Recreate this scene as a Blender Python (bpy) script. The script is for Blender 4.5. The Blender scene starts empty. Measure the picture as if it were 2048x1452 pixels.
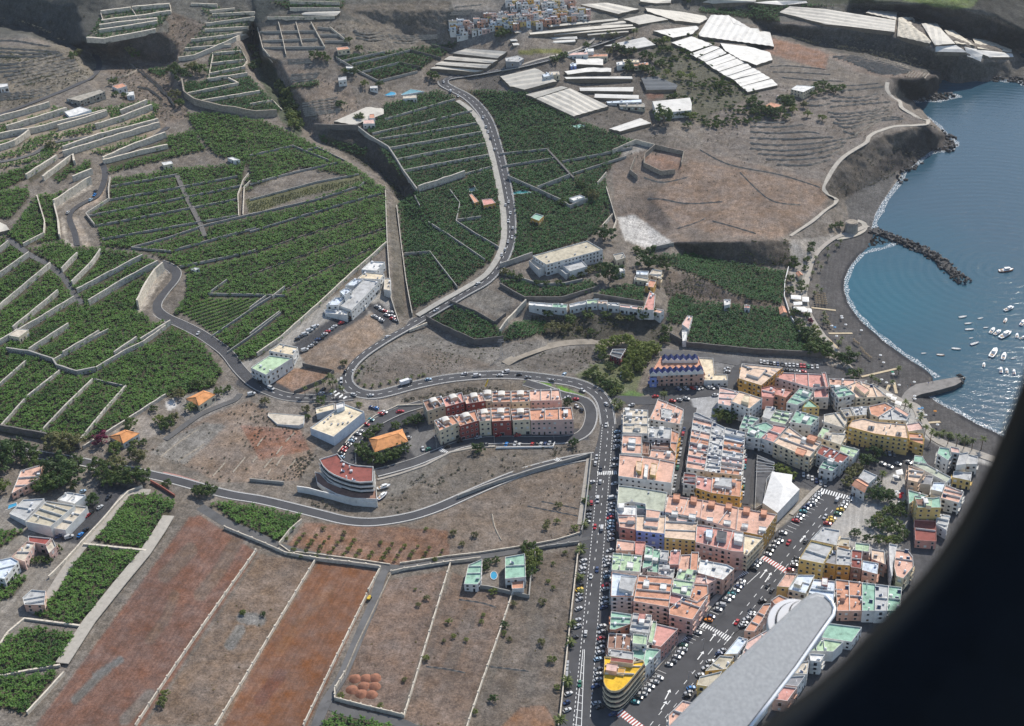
import bpy,bmesh,math,random
import numpy as np
from mathutils import Vector,Matrix
from mathutils.geometry import delaunay_2d_cdt
random.seed(11)
rng=np.random.default_rng(11)
scene=bpy.context.scene
col=scene.collection
# camera
PW,PH=2048.0,1452.0  # pixel frame of the photograph, used as drawing grid
FOC=2764.0  # focal length in those pixels
PITCH,ROLL,ALT=math.radians(32.6),math.radians(-2.9),497.0
_r0=np.array([1.0,0,0]);_u0=np.array([0,math.sin(PITCH),math.cos(PITCH)])
CF=np.array([0,math.cos(PITCH),-math.sin(PITCH)])
CR=math.cos(ROLL)*_r0+math.sin(ROLL)*_u0
CU=-math.sin(ROLL)*_r0+math.cos(ROLL)*_u0
CC=np.array([0.0,0.0,ALT])
cam=bpy.data.cameras.new('camera')
camo=bpy.data.objects.new('camera',cam)
col.objects.link(camo)
cam.sensor_width=36.0
cam.lens=36.0*FOC/PW
cam.clip_start=0.05
cam.clip_end=20000
camo.matrix_world=Matrix(((CR[0],CU[0],-CF[0],CC[0]),(CR[1],CU[1],-CF[1],CC[1]),(CR[2],CU[2],-CF[2],CC[2]),(0,0,0,1)))
cam.dof.use_dof=True
cam.dof.focus_distance=900.0
cam.dof.aperture_fstop=7.1
scene.camera=camo
# sky, sun, exposure
SUN_AZ,SUN_EL=math.radians(33),math.radians(43)  # azimuth to the right of the view direction
world=bpy.data.worlds.new('World')
scene.world=world
world.use_nodes=True
wn=world.node_tree
wn.nodes.clear()
sky=wn.nodes.new('ShaderNodeTexSky')
sky.sky_type='NISHITA'
sky.sun_disc=False
sky.sun_elevation=SUN_EL
sky.sun_rotation=SUN_AZ
sky.air_density=1.0
sky.dust_density=0.6
bg=wn.nodes.new('ShaderNodeBackground')
bg.inputs[1].default_value=0.15
wo=wn.nodes.new('ShaderNodeOutputWorld')
wn.links.new(sky.outputs[0],bg.inputs[0])
wn.links.new(bg.outputs[0],wo.inputs[0])
sl=bpy.data.lights.new('sun','SUN')
sl.energy=4.8
sl.angle=math.radians(0.5)
sl.color=(1.0,0.94,0.85)
so=bpy.data.objects.new('sun',sl)
col.objects.link(so)
SDIR=Vector((math.sin(SUN_AZ)*math.cos(SUN_EL),math.cos(SUN_AZ)*math.cos(SUN_EL),math.sin(SUN_EL)))
so.rotation_euler=SDIR.to_track_quat('Z','Y').to_euler()
scene.view_settings.view_transform='Standard'
scene.view_settings.look='None'
scene.view_settings.exposure=0.07
scene.view_settings.gamma=1.0
scene.cycles.max_bounces=4
scene.cycles.diffuse_bounces=2
scene.cycles.glossy_bounces=2
scene.cycles.transmission_bounces=2
scene.cycles.volume_bounces=0
scene.cycles.use_adaptive_sampling=True
scene.cycles.adaptive_threshold=0.02
scene.cycles.use_denoising=True
scene.cycles.denoising_prefilter='ACCURATE'
# projection between drawing grid and world
def P(px,py,z):
 """World point on the level z that lies under drawing-grid position px, py."""
 px=np.asarray(px,float);py=np.asarray(py,float)
 a=(px-PW/2)/FOC;b=-(py-PH/2)/FOC
 d=CF[None,:]+a.reshape(-1,1)*CR+b.reshape(-1,1)*CU
 t=(np.asarray(z,float).reshape(-1)-ALT)/d[:,2]
 return CC+d*t[:,None]
def proj(w):
 v=np.asarray(w,float).reshape(-1,3)-CC
 zc=v@CF
 return PW/2+FOC*(v@CR)/zc,PH/2-FOC*(v@CU)/zc
 # close-ups of the photograph used for measuring: offset and scale
FR=dict(K1=(1100,1050,3.6125),K2=(1400,1050,3.6125),K3=(1150,700,4.1475),K4=(1450,700,4.1475),
K5=(1700,850,4.149),K6=(800,700,4.84),K7=(500,720,4.4),K8=(1550,450,4.112),
T1=(0,0,4),T2=(500,0,4),T3=(1000,0,4),T4=(1500,0,3.737),M1=(0,350,4),M2=(500,350,4),
M3=(1000,350,4),L1=(0,700,4),B1=(0,1052,3.631),B2=(450,1052,3.631),B3=(800,1000,3.213),
B4=(1350,1150,4.8075),B5=(0,860,4.271),B6=(1600,650,4.1496),N1=(1220,960,5.851),
N2=(1420,1100,4.876),N3=(880,0,5.689),N4=(1220,700,7.877),PX=(0,0,1))
def px(fr,pts):
 """'x,y x,y ...' or list, in one of the close-ups -> positions on the drawing grid."""
 ox,oy,s=FR[fr]
 if isinstance(pts,str):
  pts=[tuple(float(c)for c in q.split(','))for q in pts.split()]
 return[(ox+q[0]/s,oy+q[1]/s)for q in pts]
 # terrain heights
def dens(pts,step=14):
 out=[]
 for(a,b)in zip(pts[:-1],pts[1:]):
  n=max(1,int(math.hypot(b[0]-a[0],b[1]-a[1])/step))
  for k in range(n):
   t=k/n
   out.append(tuple(a[i]+(b[i]-a[i])*t for i in range(3)))
 out.append(pts[-1])
 return out
SHORE=[(2260,175),(2110,168),(2060,172),(2040,160),(2003,157),(1971,161),(1925,164),(1901,166),(1880,166),(1878,176),(1896,184),
(1912,190),(1895,195),(1869,199),(1834,200),(1816,200),(1829,222),(1853,236),(1877,258),(1905,284),(1891,300),
(1861,303),(1832,324),(1808,342),(1797,358),(1772,395),(1752,428),(1744,455),(1752,468),
(1790,478),(1830,490),(1780,493),(1769,495),(1744,500),(1720,511),(1701,535),(1691,559),(1690,579),(1696,601),(1710,625),(1735,652),
(1769,681),(1805,708),(1842,732),(1872,753),(1862,785),(1855,792),(1889,811),(1923,828),(1961,850),(1990,862),(2060,905),(2240,990)]
_sh=np.array(SHORE,float)
def _off(line,d):
 out=[]
 for i in range(len(line)):
  a=line[max(0,i-1)];b=line[min(len(line)-1,i+1)]
  t=(b-a)/(np.hypot(*(b-a))+1e-6)
  out.append(line[i]+d*np.array([t[1],-t[0]]))
 return out
TL=[]
TL+=dens([(x,y,0.0)for x,y in SHORE])
TL+=[(x,y,-2.2)for x,y in _off(_sh,14)]+[(2040,108,-1.5),(2060,112,-3),(2110,118,-3),(2260,110,-4),(2040,128,5),(2110,140,6),(2260,150,6)]
for q in[(2000,300),(1960,420),(1850,430),(1800,560),(1850,620),(1950,560),(2000,700),(1940,780),(2100,200),(1960,220),(2240,500),(2240,800),(1820,600),(1760,580),(2240,250),(2060,820)]:
 TL.append((q[0],q[1],-5.0))
 # promenade / back of the beach
TL+=dens([(1669,479,3.5),(1625,522,3.5),(1614,567,3.5),(1611,591,3.5),(1620,630,3.5),(1645,666,3.5),(1679,708,3.5),(1700,740,3.5),
(1740,768,3.6),(1800,800,3.6),(1830,812,3.6),(1848,845,3.6),(1880,880,3.6),(1960,906,3.6),(2060,940,3.6)])
TL+=dens([(1655,545,1.9),(1650,590,1.9),(1665,640,1.9),(1700,690,1.9),(1760,745,1.9),(1820,780,1.9)])
# headland: cliff top and foot
TL+=dens([(1779,192,24),(1797,204,23),(1830,228,23),(1858,248,23),(1872,262,19)])
TL+=dens([(1858,248,23),(1800,264,25),(1749,272,25),(1735,286,25),(1690,313,24),(1662,349,21),(1648,374,19),(1662,405,13),(1640,432,13),(1600,464,12),(1575,480,12)])
TL+=dens([(1893,292,2),(1855,297,3),(1820,318,3),(1780,346,3),(1745,366,3.5),(1700,392,3.5),(1694,412,4),(1704,436,4),(1672,474,4)])
TL+=dens([(1781,160,29),(1830,161,28),(1868,156,26)])
TL+=dens([(1812,196,2),(1840,195,1.5),(1868,193,1.0)])
TL+=dens([(1548,72,34),(1620,94,32),(1666,104,31),(1727,113,30),(1794,128,29),(1848,144,28),(1871,152,27)])
TL+=dens([(1540,64,28),(1600,80,25),(1666,95,22),(1727,104,19),(1794,119,15),(1850,136,9),(1882,150,3)])
TL+=dens([(1440,20,47),(1500,32,43),(1548,37,42),(1559,49,41),(1644,55,39),(1789,65,37),(1797,79,35),(1861,88,34),(1869,105,29),(1933,108,27),(1963,124,19),(2027,112,12)])
TL+=dens([(1440,-10,60),(1560,20,44),(1650,30,43),(1789,34,41),(1870,60,38),(1940,85,33),(2000,96,20)])
TL+=dens([(1700,22,34),(1800,26,30),(1890,60,20),(1960,82,12),(2020,92,4)])
TL+=dens([(1700,0,48),(1794,10,50),(1901,12,50),(1981,26,44),(2043,60,34),(2100,80,20)])
for s in """1560,250,29 1450,230,34 1400,330,28 1310,325,30 1300,380,22 1290,440,12 1450,400,22 1550,440,20 1350,462,17 1590,560,6 1640,690,5 1620,720,4.6
1700,230,27 1640,300,26 1720,180,27 1640,160,32 1560,150,36 1480,160,40 1500,300,29 1600,380,21 1480,470,21
1480,560,8 1450,620,8 1500,590,8 1540,660,6 1430,690,6 1350,640,9 1340,560,15
1300,545,17 1320,610,17 1260,610,18 1180,590,18 1065,605,18 1060,560,19 1150,520,20 1230,480,18 1210,540,18 1300,480,11
1070,645,10 1150,655,9 1250,660,9 1310,650,9 1340,690,7 1200,690,8 1100,690,8.5 1000,690,11 900,690,13 820,670,18
880,470,29 1100,300,37 1150,430,26 900,250,44 950,180,50 1000,230,45 830,600,22 900,600,21 870,640,17 980,620,17 1060,670,14 930,650,16 1000,520,24 960,560,22 1040,420,29 1020,300,38
1240,830,12 1240,1000,12.5 1240,1200,13 1240,1400,14 1190,900,12.5 1170,1050,13.5 1140,1250,15 1120,1452,16 1100,1600,17 1450,900,9 1450,1200,11 1350,1400,12.5 1650,1000,7 1600,1300,9 1600,1452,9.5 1800,900,5 1850,1100,6 1980,1000,5 2100,1200,5 2200,1600,8 1900,1400,8 1300,760,9 1450,740,7 1650,735,4.5 1550,800,7 1700,830,5
700,780,22 760,690,22 850,740,17 1000,750,14 1150,765,12 1210,800,12 1000,850,14 1170,860,12.5 860,860,17 800,880,19 700,960,20 740,1000,19 900,1000,16.5 1100,980,13 1170,920,12.7 1000,950,15 900,1130,18 700,1120,22 620,1030,22 500,1000,26 400,900,28 600,880,24 500,780,27 560,790,25 1000,1400,17 700,1400,23 400,1400,29 100,1400,34 -100,1500,40 100,1000,36 0,850,42 300,800,33 430,700,30 300,600,40 100,600,50 -150,600,60 500,500,38 680,420,40 750,550,30 790,620,22 500,300,55 300,300,62 0,350,75 -150,350,85 0,200,88 200,200,78 450,160,74 600,130,75 700,200,58 900,100,62 830,170,54 1050,60,78 1000,20,88 1050,-20,100 1200,100,57 1150,200,48 1300,200,42 1400,100,48 1300,0,72 700,20,96 1200,30,75 1400,170,42
650,600,33 560,680,31 360,420,50 430,360,50 250,450,52 150,400,62 60,480,62 200,560,46 350,220,68 650,350,44 560,400,42 250,720,38 100,780,44 200,880,36 300,950,33""".split():
 TL.append(tuple(float(c)for c in s.split(',')))
 # the dark ravines of the upper left and the middle
TL+=dens([(-100,60,95),(0,64,92),(60,72,92),(110,95,88),(150,107,84)])
TL+=dens([(-100,50,68),(0,56,68),(60,63,68),(115,85,66),(165,100,66)])
TL+=dens([(-150,-20,96),(0,-5,92),(100,2,97),(180,14,101),(345,4,103),(500,-30,108)])
TL+=dens([(190,26,98),(345,14,101)])
TL+=dens([(173,82,92),(213,86,92),(255,73,93),(318,62,95),(345,30,99)])
TL+=dens([(178,108,70),(260,128,69),(322,130,69),(350,120,72)])
TL+=dens([(360,90,84),(355,125,80),(400,110,80),(500,60,84),(508,40,90),(400,10,100)])
TL+=dens([(506,62,66),(512,100,62),(530,145,58),(570,205,52),(604,252,46)])
TL+=dens([(514,40,92),(518,60,86),(528,112,80),(560,122,76),(590,180,66),(640,235,56)])
TL+=dens([(485,120,74),(505,165,68),(560,232,56),(600,268,50)])
TL+=dens([(655,262,52),(735,262,50),(784,330,42),(836,385,35)])
TL+=dens([(640,285,44),(700,306,38),(752,335,32),(803,376,27),(808,420,26),(806,520,24),(812,630,19)])
TL+=dens([(612,282,48),(690,332,44),(768,384,37),(774,450,35),(780,540,30),(790,610,24)])
TL+=dens([(1345,486,20),(1440,484,21),(1530,484,20),(1586,480,16)])
TL+=dens([(1372,506,9),(1440,520,8),(1510,533,7.5),(1572,538,6.5)])
TL+=dens([(1325,540,17),(1400,556,14),(1455,584,12),(1540,610,8)])
TL+=dens([(1335,598,9.5),(1390,590,9),(1420,600,8.5),(1540,618,7)])
TL+=dens([(797,420,33),(806,620,22)])
for q in[(-700,-300,160),(0,-300,170),(700,-300,150),(1400,-300,110),(2100,-300,80),(2800,-300,60),(2800,200,-6),(2800,900,-6),(2800,2000,5),(1400,2000,14),(0,2000,40),(-800,2000,60),(-800,1000,60),(-800,400,110),
(2160,-20,40),(2200,60,25),(1600,-60,62),(1900,-60,66),(2100,-60,55)]:
 TL.append(q)
def build_height():
 seen={}
 for q in TL:
  seen[(round(q[0]/2),round(q[1]/2))]=q
 pts=list(seen.values())
 v2=[Vector((q[0],q[1]))for q in pts]
 vo,eo,fo,ov,oe,of=delaunay_2d_cdt(v2,[],[],0,1e-4)
 zz=[pts[o[0]][2]if o else 0 for o in ov]
 xs=np.concatenate([np.arange(-620,-60,20),np.arange(-60,2111,3),np.arange(2114,2700,20)]).astype(float)
 ys=np.concatenate([np.arange(-280,-60,10),np.arange(-60,1513,3),np.arange(1516,1900,20)]).astype(float)
 Z=np.zeros((len(ys),len(xs)))
 for f in fo:
  a,b,c=(vo[i]for i in f)
  za,zb,zc=(zz[i]for i in f)
  i0,i1=np.searchsorted(xs,min(a.x,b.x,c.x)-.01),np.searchsorted(xs,max(a.x,b.x,c.x)+.01)
  j0,j1=np.searchsorted(ys,min(a.y,b.y,c.y)-.01),np.searchsorted(ys,max(a.y,b.y,c.y)+.01)
  if i0>=i1 or j0>=j1:
   continue
  X,Y=np.meshgrid(xs[i0:i1],ys[j0:j1])
  den=(b.y-c.y)*(a.x-c.x)+(c.x-b.x)*(a.y-c.y)
  if abs(den)<1e-9:
   continue
  l1=((b.y-c.y)*(X-c.x)+(c.x-b.x)*(Y-c.y))/den
  l2=((c.y-a.y)*(X-c.x)+(a.x-c.x)*(Y-c.y))/den
  l3=1-l1-l2
  m=(l1>-1e-6)&(l2>-1e-6)&(l3>-1e-6)
  Z[j0:j1,i0:i1][m]=(l1*za+l2*zb+l3*zc)[m]
 for _ in range(2):
  Zp=np.pad(Z,1,mode='edge')
  Z=(Zp[:-2,1:-1]+Zp[2:,1:-1]+Zp[1:-1,:-2]+Zp[1:-1,2:]+2*Zp[1:-1,1:-1])/6
 return xs,ys,Z
GX,GY,GZ=build_height()
def Zp(x,y):
 x=np.clip(np.asarray(x,float),GX[0],GX[-1]-.01);y=np.clip(np.asarray(y,float),GY[0],GY[-1]-.01)
 i=np.clip(np.searchsorted(GX,x,'right')-1,0,len(GX)-2);j=np.clip(np.searchsorted(GY,y,'right')-1,0,len(GY)-2)
 u=(x-GX[i])/(GX[i+1]-GX[i]);v=(y-GY[j])/(GY[j+1]-GY[j])
 return(GZ[j,i]*(1-u)+GZ[j,i+1]*u)*(1-v)+(GZ[j+1,i]*(1-u)+GZ[j+1,i+1]*u)*v
def G(x,y,up=0.0):
 """World point on the ground at a drawing-grid position."""
 z=Zp(np.atleast_1d(x),np.atleast_1d(y))
 w=P(np.atleast_1d(x),np.atleast_1d(y),z)
 w[:,2]+=up
 return w
def G1(x,y,up=0.0):
 return Vector(G(x,y,up)[0])
def inpoly(poly,x,y):
 poly=np.asarray(poly,float)
 x=np.asarray(x,float);y=np.asarray(y,float)
 r=np.zeros(x.shape,bool)
 n=len(poly)
 for k in range(n):
  x1,y1=poly[k];x2,y2=poly[(k+1)%n]
  if y1==y2:
   continue
  c=((y1>y)!=(y2>y))&(x<(x2-x1)*(y-y1)/(y2-y1)+x1)
  r^=c
 return r
 # materials
MATS={}
def mat(name,c,rough=.85,var=.18,scale=.6,bump=0.0,metal=0.0,spec=.3,c2=None,fine=True,coat=0.0):
 """Procedural paint / plaster / soil: base colour broken up by two noises at world scale."""
 if name in MATS:
  return MATS[name]
 m=bpy.data.materials.new(name)
 m.use_nodes=True
 nt=m.node_tree;N=nt.nodes;L=nt.links
 b=N['Principled BSDF']
 b.inputs['Roughness'].default_value=rough
 b.inputs['Metallic'].default_value=metal
 b.inputs['Specular IOR Level'].default_value=spec
 if coat:
  b.inputs['Coat Weight'].default_value=coat
 geo=N.new('ShaderNodeNewGeometry')
 n1=N.new('ShaderNodeTexNoise');n1.inputs['Scale'].default_value=scale;n1.inputs['Detail'].default_value=6
 n1.inputs['Roughness'].default_value=.65
 L.new(geo.outputs['Position'],n1.inputs['Vector'])
 ramp=N.new('ShaderNodeValToRGB')
 c2=c2 or tuple(max(0,x*(1-1.6*var))for x in c)
 hi=tuple(min(1,x*(1+var))for x in c)
 ramp.color_ramp.elements[0].position=.3;ramp.color_ramp.elements[0].color=(*c2,1)
 ramp.color_ramp.elements[1].position=.68;ramp.color_ramp.elements[1].color=(*hi,1)
 e=ramp.color_ramp.elements.new(.48);e.color=(*c,1)
 L.new(n1.outputs['Fac'],ramp.inputs['Fac'])
 L.new(ramp.outputs['Color'],b.inputs['Base Color'])
 if bump:
  n2=N.new('ShaderNodeTexNoise');n2.inputs['Scale'].default_value=scale*5;n2.inputs['Detail'].default_value=4
  L.new(geo.outputs['Position'],n2.inputs['Vector'])
  bp=N.new('ShaderNodeBump');bp.inputs['Strength'].default_value=1;bp.inputs['Distance'].default_value=bump
  L.new(n2.outputs['Fac'],bp.inputs['Height']);L.new(bp.outputs['Normal'],b.inputs['Normal'])
 MATS[name]=m
 return m
 # mesh builder
class MB:
 def __init__(self):
  self.v=[];self.f=[];self.m=[]
 def quad(self,a,b,c,d,mi=0):
  n=len(self.v);self.v+=[tuple(a),tuple(b),tuple(c),tuple(d)];self.f.append((n,n+1,n+2,n+3));self.m.append(mi)
 def poly(self,pts,mi=0):
  n=len(self.v);self.v+=[tuple(p)for p in pts];self.f.append(tuple(range(n,n+len(pts))));self.m.append(mi)
 def prism(self,pts,z0,z1,mi=0,top=None,bottom=False):
  """pts: 2-D outline, counter-clockwise seen from above."""
  n=len(self.v);k=len(pts)
  self.v+=[(p[0],p[1],z0)for p in pts]+[(p[0],p[1],z1)for p in pts]
  for i in range(k):
   j=(i+1)%k
   self.f.append((n+i,n+j,n+k+j,n+k+i));self.m.append(mi)
  self.f.append(tuple(range(n+k,n+2*k)));self.m.append(mi if top is None else top)
  if bottom:
   self.f.append(tuple(range(n+k-1,n-1,-1)));self.m.append(mi)
 def box(self,c,s,rz=0.0,mi=0,top=None):
  """c: centre of the base, s: sizes."""
  ca,sa=math.cos(rz),math.sin(rz)
  pts=[(c[0]+ca*x*s[0]/2-sa*y*s[1]/2,c[1]+sa*x*s[0]/2+ca*y*s[1]/2)for x,y in((-1,-1),(1,-1),(1,1),(-1,1))]
  self.prism(pts,c[2],c[2]+s[2],mi,top,True)
 def tube(self,pts,r,n=6,mi=0):
  rs=r if isinstance(r,(list,tuple))else[r]*len(pts)
  base=len(self.v)
  for i,p in enumerate(pts):
   p=Vector(p)
   a=Vector(pts[max(0,i-1)]);b=Vector(pts[min(len(pts)-1,i+1)])
   t=(b-a).normalized()
   u=t.cross(Vector((0.31,0.17,0.93)))if abs(t.z)<.9 else t.cross(Vector((1,0,0)))
   u.normalize();w=t.cross(u)
   for k in range(n):
    an=2*math.pi*k/n
    self.v.append(tuple(p+rs[i]*(math.cos(an)*u+math.sin(an)*w)))
  for i in range(len(pts)-1):
   for k in range(n):
    k2=(k+1)%n
    self.f.append((base+i*n+k,base+i*n+k2,base+(i+1)*n+k2,base+(i+1)*n+k));self.m.append(mi)
  self.f.append(tuple(base+(len(pts)-1)*n+k for k in range(n)));self.m.append(mi)
  self.f.append(tuple(base+k for k in range(n-1,-1,-1)));self.m.append(mi)
 def mesh(self,name,mats,smooth=False):
  me=bpy.data.meshes.new(name)
  me.from_pydata(self.v,[],self.f)
  for m in(mats if isinstance(mats,(list,tuple))else[mats]):
   me.materials.append(m)
  me.polygons.foreach_set('material_index',self.m)
  if smooth:
   me.polygons.foreach_set('use_smooth',[True]*len(self.f))
  me.update()
  return me
 def build(self,name,mats,parent=None,loc=None,smooth=False):
  return link(name,self.mesh(name,mats,smooth),parent,loc)
def link(name,me,parent=None,loc=None):
 o=bpy.data.objects.new(name,me)
 col.objects.link(o)
 if parent is not None:
  o.parent=parent
 if loc is not None:
  o.location=loc
 return o
def tag(o,label=None,cat=None,group=None,kind=None):
 if label:o['label']=label
 if cat:o['category']=cat
 if group:o['group']=group
 if kind:o['kind']=kind
 return o
def thing(name,loc,label,cat,group=None,rz=0.0):
 o=bpy.data.objects.new(name,None)
 o.empty_display_size=.5
 col.objects.link(o)
 o.location=loc;o.rotation_euler=(0,0,rz)
 return tag(o,label,cat,group)
ORD=['first','second','third','fourth','fifth','sixth','seventh','eighth','ninth','tenth','eleventh','twelfth','thirteenth','fourteenth','fifteenth','sixteenth','seventeenth','eighteenth','nineteenth','twentieth',
'twenty-first','twenty-second','twenty-third','twenty-fourth','twenty-fifth','twenty-sixth','twenty-seventh','twenty-eighth','twenty-ninth','thirtieth','thirty-first','thirty-second','thirty-third','thirty-fourth','thirty-fifth','thirty-sixth','thirty-seventh','thirty-eighth','thirty-ninth','fortieth']
def smooth_line(pts,n=6):
 """Catmull-Rom through points."""
 p=[np.array(q,float)for q in pts]
 out=[]
 for i in range(len(p)-1):
  a,b,c,d=p[max(0,i-1)],p[i],p[i+1],p[min(len(p)-1,i+2)]
  for k in range(n):
   t=k/n
   out.append(.5*((2*b)+(-a+c)*t+(2*a-5*b+4*c-d)*t*t+(-a+3*b-3*c+d)*t**3))
 out.append(p[-1])
 return out
 # GROUND
nY,nX=GZ.shape
ALB=np.zeros((nY,nX,3));RGH=np.zeros((nY,nX))
MX,MY=np.meshgrid(GX,GY)
ALB[:]=(0.17,0.147,0.123);RGH[:]=.6
def paint(poly,c,r=None):
 x0,y0=np.min(poly,0);x1,y1=np.max(poly,0)
 i0,i1=np.searchsorted(GX,x0-1),np.searchsorted(GX,x1+1);j0,j1=np.searchsorted(GY,y0-1),np.searchsorted(GY,y1+1)
 if i0>=i1 or j0>=j1:return
 m=inpoly(poly,MX[j0:j1,i0:i1],MY[j0:j1,i0:i1])
 ALB[j0:j1,i0:i1][m]=c
 if r is not None:RGH[j0:j1,i0:i1][m]=r
def paint_line(pts,wpx,c,r=None):
 pts=np.asarray(pts,float)
 for a,b in zip(pts[:-1],pts[1:]):
  i0,i1=np.searchsorted(GX,min(a[0],b[0])-wpx),np.searchsorted(GX,max(a[0],b[0])+wpx)
  j0,j1=np.searchsorted(GY,min(a[1],b[1])-wpx),np.searchsorted(GY,max(a[1],b[1])+wpx)
  if i0>=i1 or j0>=j1:continue
  X=MX[j0:j1,i0:i1]-a[0];Y=MY[j0:j1,i0:i1]-a[1]
  d=b-a;t=np.clip((X*d[0]+Y*d[1])/(d@d+1e-9),0,1)
  m=np.hypot(X-t*d[0],Y-t*d[1])<wpx/2
  ALB[j0:j1,i0:i1][m]=c
  if r is not None:RGH[j0:j1,i0:i1][m]=r
def PP(s):return px('PX',s)
ROCK=(.075,.066,.060);SCRUB=(.155,.128,.103);GREY=(.165,.148,.130);BROWN=(.25,.172,.125);RED=(.162,.090,.066)
RUST=(.178,.088,.052);TAN=(.30,.235,.18);SAND=(.084,.079,.077);WET=(.033,.033,.037);ASPH=(.062,.062,.066);PAVE=(.30,.28,.26);CONC=(.33,.31,.28)
DSOIL=(.075,.068,.045)
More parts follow.
